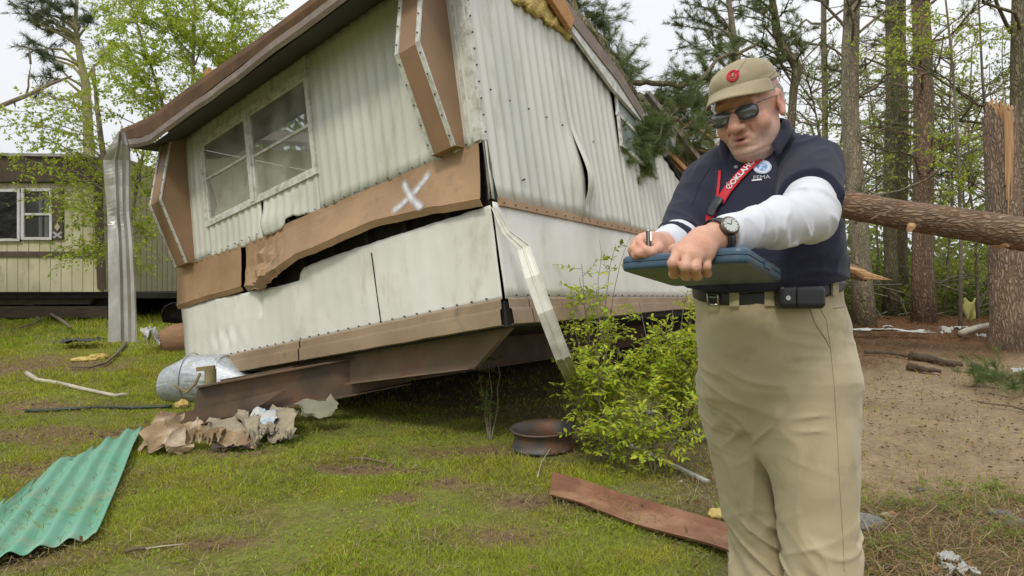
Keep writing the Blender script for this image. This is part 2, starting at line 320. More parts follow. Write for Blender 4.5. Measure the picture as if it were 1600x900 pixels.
# ================================================================ THE WRECKED MOBILE HOME
P0=P(787,465,3.9); D1=nz([-1236,1000,-272.]); D2=nz([680,1000,-15.])
UP=np.cross(D1,D2); UP=nz(UP if UP[2]>0 else -UP); CAM=A_([0,0,CH])
N1=nz(np.cross(UP,D1)); N1=N1 if N1@(CAM-P0)>0 else -N1
N2=nz(np.cross(UP,D2)); N2=N2 if N2@(CAM-P0)>0 else -N2
def E(u,v,h=0): return P0+D1*u+UP*v+N1*h          # end wall plane: u to the left, v up, h outwards
def Q(s,v,h=0): return P0+D2*s+UP*v+N2*h          # long side plane
def ray(px,py,n,h):
    r=P(px,py,1.)-CAM; t=((P0+n*h-CAM)@n)/(r@n); return CAM+r*t-P0
def eu(px,py,h=0): q=ray(px,py,N1,h); return q@D1,q@UP
def su(px,py,h=0):
    q=ray(px,py,N2,h)-N2*h; s=(q@D2); return s,q@UP
WE=4.27; HT=2.43
M_w=mat('siding_paint',(.66,.66,.585),(.53,.54,.47),rough=.42,scale=2.2,bump=.12,bscale=14,dirt=(.38,.37,.26),dscale=5,dthr=.66,dsoft=.10,st=(1,1,.25),spec=.45,bdist=.01)
M_wl=mat('skirt_paint',(.78,.77,.71),(.66,.65,.58),rough=.42,scale=1.6,bump=.2,bscale=5,dirt=(.46,.42,.32),dscale=4,dthr=.67,dsoft=.12,st=(1,1,.4),bdist=.02)
M_br=mat('brown_metal_trim',(.41,.26,.145),(.31,.195,.105),rough=.45,scale=3,bump=.2,bscale=12,dirt=(.18,.14,.10),dscale=6,dthr=.66,dsoft=.1,bdist=.01)
M_brd=mat('brown_shutter_metal',(.31,.19,.105),(.23,.145,.08),rough=.5,scale=2,bump=.06,bscale=20)
M_edge=mat('white_trim_metal',(.68,.68,.63),(.5,.5,.44),rough=.4,scale=10,bump=.1,dirt=(.3,.28,.2),dscale=18,dthr=.6)
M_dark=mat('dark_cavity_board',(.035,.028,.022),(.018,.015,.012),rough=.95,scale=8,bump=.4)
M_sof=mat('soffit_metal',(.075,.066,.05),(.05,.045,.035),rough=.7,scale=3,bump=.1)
M_wood=mat('raw_lumber',(.50,.27,.11),(.36,.18,.07),rough=.8,scale=6,st=(1,8,8),bump=.3)
M_oldwood=mat('weathered_wood',(.26,.23,.19),(.14,.12,.10),rough=.9,scale=9,st=(5,5,1),bump=.5)
M_ins=mat('yellow_insulation',(.62,.48,.16),(.48,.35,.11),rough=1,scale=14,bump=1,bscale=40,bdist=.02)
M_rust=mat('rusty_steel',(.165,.11,.07),(.09,.066,.046),rough=.8,scale=5,bump=.35,bscale=60,dirt=(.19,.095,.045),dscale=3.5,dthr=.6,dsoft=.1)
M_trim=mat('greyish_brown_trim',(.36,.26,.165),(.27,.195,.125),rough=.5,scale=3,bump=.2,bscale=12,dirt=(.17,.14,.10),dscale=6,dthr=.64,bdist=.01)
M_steel=mat('brown_frame_steel',(.21,.15,.10),(.15,.11,.075),rough=.75,scale=4,bump=.25,bscale=50,dirt=(.20,.10,.05),dscale=5,dthr=.62)
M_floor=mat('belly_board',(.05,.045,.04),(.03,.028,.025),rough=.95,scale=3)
M_int=mat('interior_panel',(.6,.56,.42),(.5,.45,.33),rough=.8,scale=2)
M_screw=mat('rusty_screw',(.09,.06,.04),rough=.7,bump=0)
M_galv=mat('galvanized_metal',(.56,.59,.62),(.42,.45,.48),rough=.42,metal=.45,scale=30,bump=.5,bscale=9,dirt=(.25,.22,.17),dscale=5,dthr=.66,bdist=.01)
M_alu=mat('dull_aluminium',(.55,.54,.5),(.38,.37,.33),rough=.42,metal=.5,scale=6,bump=.25,bscale=10,dirt=(.27,.22,.15),dscale=4,dthr=.6,st=(1,1,.4),bdist=.01)
home=root('mobile_home',E(WE/2,0,-6),'tilted wrecked white mobile home, split open, its brown band sprayed with a white X','mobile home')
def prof(u,pitch): # raised rounded corrugation with flat pans
    t=(u/pitch)%1.0; return .011*(np.cos(2*np.pi*t)*.5+.5)**1.6
def panel(b,Fn,u0,u1,vb,vt,hf,pitch=.11,rows=14,sub=8,amp=1.):
    us=np.arange(u0,u1+1e-6,pitch/sub); us[-1]=u1
    V=[];nr=rows+1
    for u in us:
        a,c=vb(u),vt(u)
        for j in range(nr):
            v=a+(c-a)*j/rows; V.append(Fn(u,v,hf(u,v)+amp*prof(u,pitch)))
    Fc=[(i*nr+j,(i+1)*nr+j,(i+1)*nr+j+1,i*nr+j+1) for i in range(len(us)-1) for j in range(rows)]
    b.add(V,Fc)
# ---- end wall
tear_u=eu(405,330)[0]
WIN=dict(u0=1.735,u1=3.57,v0=1.295,v1=2.13)
def jag(u,s,a,f=9): return a*(fbm(u*f,s*7.3,0,int(s))-.5)*2
def vbE(u):
    v=.985+jag(u,3,.006,20)
    k=math.exp(-((u-2.28)/.20)**2); v=interp(u,[(0,.985),(1.84,.984),(2.0,1.0),(2.12,1.03),(2.22,1.02),(2.3,.95),(2.57,.945),(2.97,.94),(3.3,.96),(3.77,.98),(4.3,.985)])+jag(u,5,.015,12)-0*k
    if u>2.53: v=interp(u,[(2.53,.945),(2.97,.94),(3.3,.96),(3.77,.98),(4.3,.985)])+jag(u,6,.008,16)
    return v
def hE(u,v):
    return .0+.05*math.exp(-((u-2.55)/.3)**2-((v-1.05)/.12)**2)*(1 if u<2.57 else .3)+.006*(fbm(u*2,v*2,0,8)-.5)+.02*math.exp(-((v-.985)/.05)**2)*(fbm(u*6,0,0,4)-.3)
b=B()
gap=lambda v:.02+.035*math.exp(-((v-1.05)/.2)**2)
panel(b,E,.0,WIN['u0'],vbE,lambda u:2.31,hE)
panel(b,E,WIN['u0'],2.545,vbE,lambda u:WIN['v0']+.01,hE)
panel(b,E,2.60,WIN['u1'],vbE,lambda u:WIN['v0']+.01-.02*(u<2.64),hE)
panel(b,E,WIN['u0'],WIN['u1'],lambda u:WIN['v1']-.01,lambda u:2.31,hE,rows=3)
panel(b,E,WIN['u1'],WE,vbE,lambda u:2.31,hE)
V,Fc=thicken(np.concatenate(b.v),b.f,.003); b.v=[V];b.f=Fc;b.n=len(V)
nsid=len(b.f)
def scr(p,n,r=.006): b.add(*tube([p-n*.004,p+n*.006],r,6))
for u in np.arange(.12,4.2,.128): scr(E(u,.012,.022),N1); scr(E(u,1.0,.026),N1,.005)
M_screw=mat('rusty_screw',(.09,.06,.04),rough=.7,bump=0)
b.mk('end_siding',[M_w,M_screw],home,smooth=True,fm=[0]*nsid+[1]*(len(b.f)-nsid))
# lower white skirt of the end wall: top edge read from the photograph
top_l=[(0,.577),(.48,.585),(1.1,.591),(1.8,.588),(2.04,.575),(2.10,.54),(2.13,.485),(2.4,.49),(2.785,.519),(3.0,.527),(3.74,.573),(4.27,.573)]
def dent(u,v): return -.016*math.exp(-((u-2.05)/.12)**2-((v-.42)/.12)**2)+.02*math.exp(-((u-3.4)/.3)**2-((v-.15)/.07)**2)*math.sin(u*31)+.012*(fbm(u*4,v*5,0,12)-.5)-.02*math.exp(-((u-2.75)/.03)**2)*(v>.3)
b=B(); panel(b,E,0,WE,lambda u:-.01,lambda u:interp(u,top_l)+jag(u,9,.006,14),lambda u,v:.008+dent(u,v),pitch=.16,sub=10,amp=.22,rows=22)
V,Fc=thicken(np.concatenate(b.v),b.f,.004); b.v=[V];b.f=Fc
# seam
b.mk('end_skirt_panel',M_wl,home,smooth=True)
b=B(); b.add(*beam(E(1.15,-.01,.016),E(1.17,.52,.016),.006,.006,N1)); b.mk('panel_seam',M_dark,home)
# dark cavity behind the band
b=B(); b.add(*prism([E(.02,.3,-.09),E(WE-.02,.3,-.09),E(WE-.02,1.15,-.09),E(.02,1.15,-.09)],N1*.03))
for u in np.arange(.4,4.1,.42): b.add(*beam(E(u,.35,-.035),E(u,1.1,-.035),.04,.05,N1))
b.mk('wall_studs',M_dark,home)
# brown band: upper edge on the wall, lower edge kicked outwards, split near u=2.95
def bandgrid(u0,u1,lowfn,hfn,kick,name,crum=0):
    us=np.linspace(u0,u1,int((u1-u0)*55)+2); tt=[0,.12,.25,.38,.5,.62,.75,.84,.86,.93,1.0]
    V=[]
    for u in us:
        lo=lowfn(u); 
        for t in tt:
            if t<=.84: v=.99+(lo-.99)*(t/.84); h=.014+hfn(u)*(t/.84)**1.5
            else: q=(t-.84)/.16; v=lo-.052*q; h=.014+hfn(u)+.012-.028*q
            c=crum(u,t) if crum else 0
            ex=.010*(fbm(u*5,t*3,0,17)-.5)
            V.append(E(u+ (c*.3 if crum else 0),v+c*.5+.018*t*(fbm(u*7,0,0,19)-.5),h+c+ex))
    n=len(tt); Fc=[(i*n+j,(i+1)*n+j,(i+1)*n+j+1,i*n+j+1) for i in range(len(us)-1) for j in range(n-1)]
    V,Fc=thicken(V,Fc,.004); return mk(name,V,Fc,M_br,home,smooth=False)
low=lambda u:interp(u,[(0,.621),(.467,.685),(.83,.708),(1.13,.722),(1.4,.70),(1.67,.685),(1.96,.67),(2.1,.645),(2.4,.593),(2.64,.553),(2.86,.572),(3.,.59)])
crm=lambda u,t:(.10*math.exp(-((u-2.55)/.28)**2))*(abs(fbm(u*7+t*2,t*5,0,23)-.5)*2-.25)*(.3+t)
band=bandgrid(.03,2.90,low,lambda u:interp(u,[(0,.05),(1.2,.09),(1.8,.12),(2.5,.10),(2.9,.04)]),.05,'brown_band',crm)
bandgrid(2.99,4.30,lambda u:interp(u,[(2.99,.598),(3.3,.605),(3.7,.615),(4.3,.625)]),lambda u:.03,.04,'brown_band')
# sprayed X (lies on the band surface)
M_spray=mat('spray_paint_white',(.72,.72,.74),(.5,.48,.48),rough=.7,scale=25,bump=0)
mspn=M_spray.node_tree; tr=mspn.nodes.new('ShaderNodeBsdfTransparent'); ms=mspn.nodes.new('ShaderNodeMixShader'); at=mspn.nodes.new('ShaderNodeAttribute'); at.attribute_name='Col'
nz_=mspn.nodes.new('ShaderNodeTexNoise'); nz_.inputs['Scale'].default_value=60; mu=mspn.nodes.new('ShaderNodeMath'); mu.operation='MULTIPLY_ADD'; mu.inputs[1].default_value=.35; mspn.links.new(nz_.outputs[0],mu.inputs[0])
sb=mspn.nodes.new('ShaderNodeMath'); sb.operation='SUBTRACT'; sb.inputs[1].default_value=.17; sb.use_clamp=True; mspn.links.new(at.outputs[0],mu.inputs[2]); mspn.links.new(mu.outputs[0],sb.inputs[0])
oo=[q for q in mspn.nodes if q.type=='OUTPUT_MATERIAL'][0]; bs=[q for q in mspn.nodes if q.type=='BSDF_PRINCIPLED'][0]
mspn.links.new(sb.outputs[0],ms.inputs[0]); mspn.links.new(tr.outputs[0],ms.inputs[1]); mspn.links.new(bs.outputs[0],ms.inputs[2]); mspn.links.new(ms.outputs[0],oo.inputs[0])
bpy.context.view_layer.update()
def bvh_of(o):
    me=o.data; mw=Vector(ORG[o.name]); return BVHTree.FromPolygons([v.co+mw for v in me.vertices],[tuple(p.vertices) for p in me.polygons])
bt=bvh_of(band)
def proj(bt,o,d,lift):
    h=bt.ray_cast(Vector(o),Vector(d)); 
    if h[0] is None: return None
    return A_(h[0])-A_(d)*lift
def spray(pts,wid,name,bt,parent,mt,lift=.004):
    # pts in end plane (u,v)
    V=[];Cc=[];n=len(pts);K=9
    for i in range(n):
        t=A_(pts[min(i+1,n-1)])-A_(pts[max(i-1,0)]); t=t/np.linalg.norm(t); s=A_([-t[1],t[0]])
        for j in range(K):
            q=(j/(K-1)-.5)*2; p=A_(pts[i])+s*q*wid
            w=proj(bt,E(p[0],p[1],.6),-N1,-0); w=E(p[0],p[1],.1) if w is None else w+N1*lift
            V.append(w); e=min(1,min(i,n-1-i)/2.5); Cc.append((max(0,1-abs(q))**.8*e*1.1,)*3)
    Fc=[(i*K+j,(i+1)*K+j,(i+1)*K+j+1,i*K+j+1) for i in range(n-1) for j in range(K-1)]
    mk(name,V,Fc,mt,parent,smooth=True,col=A_(Cc))
def lin(a,b,n=24,bow=0):
    a=A_(a);b=A_(b);d=b-a;s=A_([-d[1],d[0]]); return [a+d*t+s*bow*math.sin(math.pi*t) for t in np.linspace(0,1,n)]
b_=0
for k,(a,c) in enumerate([((664,264),(612,333)),((620,281),(663,327))]):
    a=eu(*a,.08);c=eu(*c,.08); spray(lin(a,c,26,.06 if k else -.05),.037,'spray_stroke',bt,band,M_spray,.004+.003*k)
# bottom trim, two steps + break
def trimrun(Fn,u0,u1,name,vend=None):
    pf=[(.0,.022),(-.012,.034),(-.065,.036),(-.070,.050),(-.082,.052),(-.165,.056),(-.172,.03)]
    us=np.linspace(u0,u1,int(abs(u1-u0)*14)+2); V=[]
    for u in us:
        k=1-(sstep(vend[0],vend[1],u)*.25 if vend else 0)
        for (v,h) in pf: V.append(Fn(u,v*k-.004*(fbm(u*6,v*3,0,29)-.5)*2,h+.008*(fbm(u*5,v*9,0,27)-.5)))
    n=len(pf);Fc=[(i*n+j,(i+1)*n+j,(i+1)*n+j+1,i*n+j+1) for i in range(len(us)-1) for j in range(n-1)]
    if Fn is Q: Fc=[f[::-1] for f in Fc]
    V,Fc=thicken(V,Fc,.004); mk(name,V,Fc,M_trim,home)
trimrun(E,.0,2.16,'bottom_trim'); trimrun(E,2.18,3.95,'bottom_trim')
trimrun(Q,.0,.22,'bottom_trim'); trimrun(Q,.23,3.4,'bottom_trim',(.4,3.)); trimrun(Q,3.41,17.1,'bottom_trim')
# corner trim strip, end side and long side
b=B(); b.add(*prism([E(.0,1.0,.0),E(.0,2.42,.0),E(.0,2.42,.022),E(.0,1.0,.022)],D1*.055)); b.add(*prism([Q(.0,1.0,.0),Q(.0,2.42,.0),Q(.0,2.42,.018),Q(.0,1.0,.018)],D2*.03))
b.add(*prism([E(.09,1.0,.0),E(.09,2.42,.0),E(.09,2.42,.016),E(.09,1.0,.016)],D1*.02)); b.mk('corner_trim',M_edge,home)
# exposed splintered corner post
b=B()
for k in range(7):
    u=.005-.012*k; pts=[Q(.008+.008*k,.62+.01*k,-.01),Q(.006+.007*k,.85,.0+.003*(k%3)),Q(.004+.006*k,1.0+.02*rng.random(),-.0)]; b.add(*tube(pts,[.012,.009,.006],5,jit=.5))
b.mk('corner_post',M_oldwood,home)
b=B(); b.add(*prism([Q(.012,1.03,.004),Q(.0,.62,.004),Q(.085,.60,.004),Q(.05,.8,.004)],-N2*.02)); b.mk('torn_hole_shade',M_dark,home)  # near-black plate on the siding, painted shade for the inside of the tear
# ---- window in the end wall
gl=bpy.data.materials.new('window_glass'); gl.use_nodes=True; t=gl.node_tree; t.nodes.clear(); o_=t.nodes.new('ShaderNodeOutputMaterial'); g=t.nodes.new('ShaderNodeBsdfGlossy'); g.inputs['Roughness'].default_value=.02; g.inputs['Color'].default_value=(.9,.95,.9,1)
tp=t.nodes.new('ShaderNodeBsdfTransparent'); tp.inputs[0].default_value=(.85,.88,.84,1); fr=t.nodes.new('ShaderNodeFresnel'); fr.inputs[0].default_value=6; mm=t.nodes.new('ShaderNodeMixShader'); t.links.new(fr.outputs[0],mm.inputs[0]); t.links.new(tp.outputs[0],mm.inputs[1]); t.links.new(g.outputs[0],mm.inputs[2]); df=t.nodes.new('ShaderNodeBsdfDiffuse'); df.inputs[0].default_value=(.62,.62,.54,1); m5=t.nodes.new('ShaderNodeMixShader'); ns=t.nodes.new('ShaderNodeTexNoise'); ns.inputs['Scale'].default_value=3; tcx=t.nodes.new('ShaderNodeTexCoord'); t.links.new(tcx.outputs['Object'],ns.inputs[0]); mr5=t.nodes.new('ShaderNodeMapRange'); mr5.inputs[1].default_value=.3; mr5.inputs[2].default_value=.75; mr5.inputs[3].default_value=.10; mr5.inputs[4].default_value=.45; t.links.new(ns.outputs[0],mr5.inputs[0]); t.links.new(mr5.outputs[0],m5.inputs[0]); t.links.new(mm.outputs[0],m5.inputs[1]); t.links.new(df.outputs[0],m5.inputs[2]); t.links.new(m5.outputs[0],o_.inputs[0])
M_glass=gl
def fbar(b,u0,v0,u1,v1,w,h0,h1,Fn=E,nn=N1):
    a=Fn(u0,v0,(h0+h1)/2);c=Fn(u1,v1,(h0+h1)/2); b.add(*beam(a,c,w,h1-h0,nn))
def window(name,u0,u1,v0,v1,um,sash,Fn=E,nn=N1,parent=None):
    b=B()
    for (a,c,d,e) in [(u0,v0,u1,v0),(u0,v1,u1,v1),(u0,v0-.02,u0,v1+.02),(u1,v0-.02,u1,v1+.02)]: fbar(b,a,c,d,e,.045,-.02,.028+.001*(a==d),Fn,nn)
    if um: fbar(b,um,v0,um,v1,.06,-.02,.033,Fn,nn)
    wf=b.mk('window',M_edge,parent)
    cells=[(u0,um),(um,u1)] if um else [(u0,u1)]
    for i,(a,c) in enumerate(cells):
        a+=.035;c-=.035; vm=sash[i]
        b=B()
        for (p,q,r,s) in [(a,vm,c,vm),(a,v0+.035,c,v0+.035),(a,v1-.04,c,v1-.04),(a,v0,a,v1),(c,v0,c,v1)]: fbar(b,p,q,r,s,.024,.0,.014+.001*(p==r),Fn,nn)
        b.mk('sash',M_edge,wf)
        mk('pane',[Fn(a,v0,.004),Fn(c,v0,.004),Fn(c,vm,.004),Fn(a,vm,.004)],[(3,2,1,0)],M_glass,wf)
        mk('pane',[Fn(a,vm,.009),Fn(c,vm,.009),Fn(c,v1,.009),Fn(a,v1,.009)],[(3,2,1,0)],M_glass,wf)
    return wf
window('window',1.735,3.57,1.295,2.13,2.69,[1.70,1.74],parent=home)
# ---- wing shutters
def wing(uR,uL,pts,attach_h=0):
    # pts: (v,h) profile of the front, from the top down
    V=[];n=len(pts)
    for (v,h) in pts: V+= [E(uR,v,h),E(uL,v,h)]
    Fc=[(2*i,2*i+1,2*i+3,2*i+2) for i in range(n-1)]
    k=len(V)
    for (v,h) in pts: V+= [E(uR,v,.0),E(uL,v,.0)]
    Fc+=[(2*i,2*i+2,k+2*i+2,k+2*i) for i in range(n-1)]+[(2*i+1,k+2*i+1,k+2*i+3,2*i+3) for i in range(n-1)]
    sh=mk('wing_shutter',V,Fc,M_brd,home)
    b=B()
    for i in range(n-1):
        for u,s in ((uR,1),(uL,-1)):
            a=E(u+s*.012,pts[i][0],pts[i][1]+.002);c=E(u+s*.012,pts[i+1][0],pts[i+1][1]+.002); b.add(*beam(a,c,.034,.012,N1))
    ne=len(b.f)
    for i in range(n-1):
        for q in np.linspace(.1,.9,5):
            for u,s in ((uR,1),(uL,-1)):
                p=E(u+s*.012,pts[i][0]*(1-q)+pts[i+1][0]*q,pts[i][1]*(1-q)+pts[i+1][1]*q+.008); b.add(*tube([p,p+N1*.008],.005,6))
    b.mk('edge_trim',[M_edge,M_screw],sh,fm=[0]*ne+[1]*(len(b.f)-ne))
    b=B(); v,h=pts[-1]; b.add(*prism([E(uR+.003,v+.004,.0),E(uL-.003,v+.004,.0),E(uL-.003,v+.004,h),E(uR+.003,v+.004,h)],UP*.006)); b.mk('bottom_cap',M_br,sh)
w_r=.152; wl=eu(618,88,.30)[0]; print('wingR left u',wl,eu(672,240,.09))
wing(w_r,.37,[(2.30,.145),(1.62,.30),(.995,.095)])
print('wingL left',eu(230,320,.28),eu(277,417,.08))
wing(3.91,4.17,[(2.30,.13),(1.61,.285),(.985,.085)])
# ---- roof overhang: soffit, fascia, decking
OH=.40
edge=[(-.35,0),(4.55,0)]
def vout(u): # lower outer edge of the fascia
    return interp(u,[(-.5,2.10),(3.75,2.10),(4.05,2.17),(4.5,2.30)])
print('edge pts',eu(550,0,OH),eu(240,222,OH),eu(190,215,OH),'upper',eu(493,0,OH),eu(355,100,OH),eu(207,212,OH))
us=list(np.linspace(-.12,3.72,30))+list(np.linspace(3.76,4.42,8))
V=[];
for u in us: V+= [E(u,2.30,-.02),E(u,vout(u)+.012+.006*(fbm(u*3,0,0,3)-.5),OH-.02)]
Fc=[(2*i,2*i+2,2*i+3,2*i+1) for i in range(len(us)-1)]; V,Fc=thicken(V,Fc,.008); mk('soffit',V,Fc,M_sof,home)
M_fas=mat('fascia_metal',(.20,.15,.11),(.14,.105,.08),rough=.5,scale=3,bump=.3,bscale=8,dirt=(.28,.24,.2),dscale=7,dthr=.64,bdist=.015)
V=[];hs_=[(0,0),(.03,.014),(.085,.006),(.10,-.01)]
for u in us:
    w=.02*(fbm(u*2.4,0,0,44)-.5)
    for (dv,dh) in hs_: V.append(E(u,vout(u)+dv+w*.4,OH+dh+w))
n=4;Fc=[(i*n+j,(i+1)*n+j,(i+1)*n+j+1,i*n+j+1) for i in range(len(us)-1) for j in range(3)]; V,Fc=thicken(V,Fc,.004); mk('fascia',V,Fc,M_fas,home)
# deck board rising to an exposed wooden edge
M_deck=mat('stained_deck_board',(.17,.092,.045),(.10,.06,.035),rough=.8,scale=5,bump=.3,st=(1,1,1))
V=[]
for u in us:
    g=interp(u,[(-.5,.02),(1,.03),(1.9,.05),(3.,.10),(3.9,.11),(4.4,.05)])
    V+= [E(u,vout(u)+.095,OH-.005),E(u,vout(u)+.10+g,OH+.01),E(u,vout(u)+.135+g,OH+.012),E(u,2.55+g*.3,-.25)]
n=4;Fc=[(i*n+j,(i+1)*n+j,(i+1)*n+j+1,i*n+j+1) for i in range(len(us)-1) for j in range(3)]; mk('roof_deck',*thicken(V,Fc,.012),M_deck,home)
for (u,l) in [(2.62,.06),(.7,.09),(3.3,.03)]: mk('broken_batten',*boxo(E(u,vout(u)+.25,OH-.03),D1*.045,UP*l,N1*.012),M_wood,home)
V=[]
for u in us:
    g=interp(u,[(-.5,.02),(1,.03),(1.9,.05),(3.,.10),(3.9,.11),(4.4,.05)]); V+=[E(u,vout(u)+.137+g,OH+.016),E(u,vout(u)+.15+g,OH-.02)]
mk('deck_edge',*thicken(V,[(2*i,2*i+2,2*i+3,2*i+1) for i in range(len(us)-1)],.006),M_wood,home)
# roof skin, far wall, floor, interior
LEN=17.2
def topS(s): return interp(s,[(0,2.43),(.7,2.30),(1.0,2.30),(1.514,2.2),(1.9,2.06),(2.242,1.93),(2.779,1.76),(3.3,1.5),(3.81,1.15),(4.3,.95),(6,1.2),(9,1.7),(17.2,1.95)])
ss=np.linspace(0,LEN,40)
V=[]
for s in ss:
    v=topS(s)+.10
    c=P0+D2*s; V+= [c+UP*v+N2*.0, c+D1*WE*.5+UP*(v-.02), c+D1*(WE-.05)+UP*2.33]
n=3;Fc=[(i*n+j,i*n+j+1,(i+1)*n+j+1,(i+1)*n+j) for i in range(len(ss)-1) for j in range(2)]
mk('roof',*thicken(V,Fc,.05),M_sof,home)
mk('far_wall_lining',*prism([P0+D1*(WE-.12)+UP*0-N1*.05,P0+D1*(WE-.12)+D2*LEN,P0+D1*(WE-.12)+D2*LEN+UP*2.25,P0+D1*(WE-.12)+UP*2.25-N1*.05],-D1*.01),M_int,home)
mk('far_wall',*prism([P0+D1*(WE-.06)+UP*0,P0+D1*(WE-.06)+D2*LEN,P0+D1*(WE-.06)+D2*LEN+UP*2.3,P0+D1*(WE-.06)+UP*2.3],-D1*.05),M_w,home)
b=B(); b.add(*prism([P0+UP*-.02-D2*.0,P0+D1*WE+UP*-.02,P0+D1*WE+D2*LEN+UP*-.02,P0+D2*LEN+UP*-.02],-UP*.16)); b.mk('floor',M_floor,home)
b=B(); b.add(*prism([P0+D2*2.9+D1*.3,P0+D2*2.9+D1*4.1,P0+D2*2.9+D1*4.1+UP*2.2,P0+D2*2.9+D1*.3+UP*1.7],D2*.04)); b.mk('partition_wall',M_int,home)
M_curt=mat('pale_inner_lining',(.62,.6,.52),(.5,.47,.38),rough=.8,scale=2)
b=B(); b.add(*beam(E(1.5,2.15,-.35),E(2.5,.9,-.5),.05,.09)); b.add(*beam(E(2.9,2.1,-.6),E(3.4,.9,-.4),.04,.05)); b.add(*beam(E(2.0,1.5,-.5),E(3.6,1.75,-.6),.14,.03)); b.mk('fallen_stud',M_oldwood,home)
mk('fallen_panel',*prism([E(1.8,1.0,-.5),E(2.8,1.0,-.9),E(2.9,1.75,-1.2),E(2.3,1.95,-.9),E(1.7,1.6,-.6)],-N1*.012),M_curt,home)
# ---- steel frame under the end
b=B(); b.add(*prism([E(.42,-.40,-.12),E(.02,-.14,-.12),E(2.2,-.14,-.12),E(3.9,-.14,-.12),E(3.9,-.25,-.12),E(1.75,-.40,-.12)],-N1*.05)); b.add(*beam(E(.42,-.40,-.09),E(1.75,-.40,-.09),.07,.012,UP)); b.add(*beam(E(.1,-.145,-.08),E(3.9,-.145,-.08),.07,.012,UP))
b.mk('end_crossbeam',M_steel,home)
for s0 in (1.15,3.1):
    b=B(); b.add(*beam(E(s0,-.30,-.2),E(s0,-.30,-.2)+D2*13.5,.012,.26,UP)); b.add(*beam(E(s0,-.18,-.2),E(s0,-.18,-.2)+D2*13.5,.10,.012,UP)); b.add(*beam(E(s0,-.43,-.2),E(s0,-.43,-.2)+D2*13.5,.10,.012,UP)); b.mk('chassis_rail',M_rust,home)
# tongue channel resting on the ground, left
TA=P(268,657,4.78); TB=P(640,585,5.15)
td=nz(TB-TA); tn=nz(np.cross(td,[0,0,1])); tn=tn if tn@(CAM-TA)>0 else -tn; tu=nz(np.cross(tn,td)); tu=tu if tu[2]>0 else -tu
LT=np.linalg.norm(TB-TA)
b=B(); o=TA-tu*.06
b.add(*prism([o,o+td*LT,o+td*LT+tu*.27,o+td*.22+tu*.27,o+td*.16+tu*.10,o+td*.0+tu*.10],-tn*.012))
b.add(*prism([o+tn*.0,o+td*LT,o+td*LT+tn*.07,o+tn*.07],-tu*.012)); b.add(*prism([o+td*.22+tu*.27,o+td*LT+tu*.27,o+td*LT+tn*.06+tu*.27,o+td*.22+tn*.06+tu*.27],tu*.01))
b.add(*prism([o+tn*.05+tu*.012,o+tn*.05+td*.55+tu*.012,o+tn*.05+td*.85+tu*.14,o+tn*.05+td*.5+tu*.12,o+tn*.05+td*.1+tu*.11],tn*.01))
b.add(*prism([o-tn*.35+td*.3,o-tn*.35+td*LT,o-tn*.35+td*LT+tu*.26,o-tn*.35+td*.3+tu*.26],-tn*.012))
tongue=b.mk('tongue_channel',M_rust,home)
b=B(); jp=P(329,603,4.95); b.add(*tube([jp-A_([0,0,.12]),jp+A_([0,0,.13])],.042,16)); b.add(*beam(P(308,577,4.93),P(335,574,4.95),.05,.03)); b.add(*tube([P(313,583,4.9),P(305,600,4.88),P(292,613,4.86),P(272,602,4.85)],.011,6)); b.mk('jack_post',mat('yellowed_paint',(.3,.25,.11),(.2,.16,.08),rough=.6,scale=12),tongue)
# ---- long side
HOLE=(2.14,2.95)
def vtS(u): return topS(u)-.02+jag(u,13,.012,10)
def hS(s,v):
    w=.012*(fbm(s*1.5,v*1.5,0,18)-.5)
    w+=.07*math.exp(-((s-1.22)/.16)**2-((v-.95)/.3)**2)        # buckle next to the tear
    w+=.10*sstep(2.8,4.2,s)*math.sin(s*5+v*2)*.5
    return w
b=B()
t0,t1=su(905,210)[0],su(918,300)[0]; print('tear',su(905,210),su(918,303),su(903,262))
TU,TV0,TV1=su(910,300)[0],su(908,303)[1],su(905,208)[1]
panel(b,Q,.0,TU-.06,lambda u:.62,vtS,hS,pitch=.115,rows=16)
def gapw(v): return .085*max(0,1-abs((v-TV0-.12)/(.42)))**1.2 if v>TV0-.02 else 0
# strip around the tear: right edge bends to leave a dark slit
def Qt(s,v,h):
    k=max(0,1-(s-TU)/.35) if s>=TU else 0
    g=gapw(v)
    return Q(s+g*k if s>=TU else s-g*.35,v,h+(.0 if s>=TU else g*.75*math.exp(-((s-TU)/.1)**2)))
panel(b,Qt,TU-.06,TU,lambda u:.62,vtS,hS,pitch=.115,rows=24)
panel(b,Qt,TU+.003,TU+.35,lambda u:.62,vtS,hS,pitch=.115,rows=24)
panel(b,Q,TU+.35,HOLE[0],lambda u:.62,vtS,hS,pitch=.115,rows=16)
panel(b,Q,HOLE[0],HOLE[1],lambda u:.62,lambda u:interp(u,[(HOLE[0],1.42),(HOLE[1],1.25)]),hS,pitch=.115)
panel(b,Q,HOLE[1],LEN,lambda u:.62,lambda u:vtS(u)-.02,hS,pitch=.115)
V,Fc=thicken(np.concatenate(b.v),[f[::-1] for f in b.f],.003); b.v=[V];b.f=Fc; b.n=len(V); nsid=len(Fc)
for s in np.arange(.1,6,.13): scr(Q(s,.012,.03),N2); scr(Q(s,.60+.0,.03),N2,.005)
for v in np.arange(1.05,2.4,.11): scr(Q(.012,v,.022),N2,.005)
for px,py in [(614,143),(764,141),(794,158),(824,171),(852,184),(877,196),(815,282),(817,281),(925,222)]:
    s,v=su(px,py)
    if s>0: scr(Q(s,v,.012),N2,.006)
b.mk('side_siding',[M_w,M_screw],home,smooth=True,fm=[0]*nsid+[1]*(len(b.f)-nsid))
mk('wall_backing',*prism([Q(.05,.5,-.1),Q(2.1,.5,-.1),Q(2.1,1.9,-.1),Q(.05,2.3,-.1)],-N2*.02),M_dark,home)
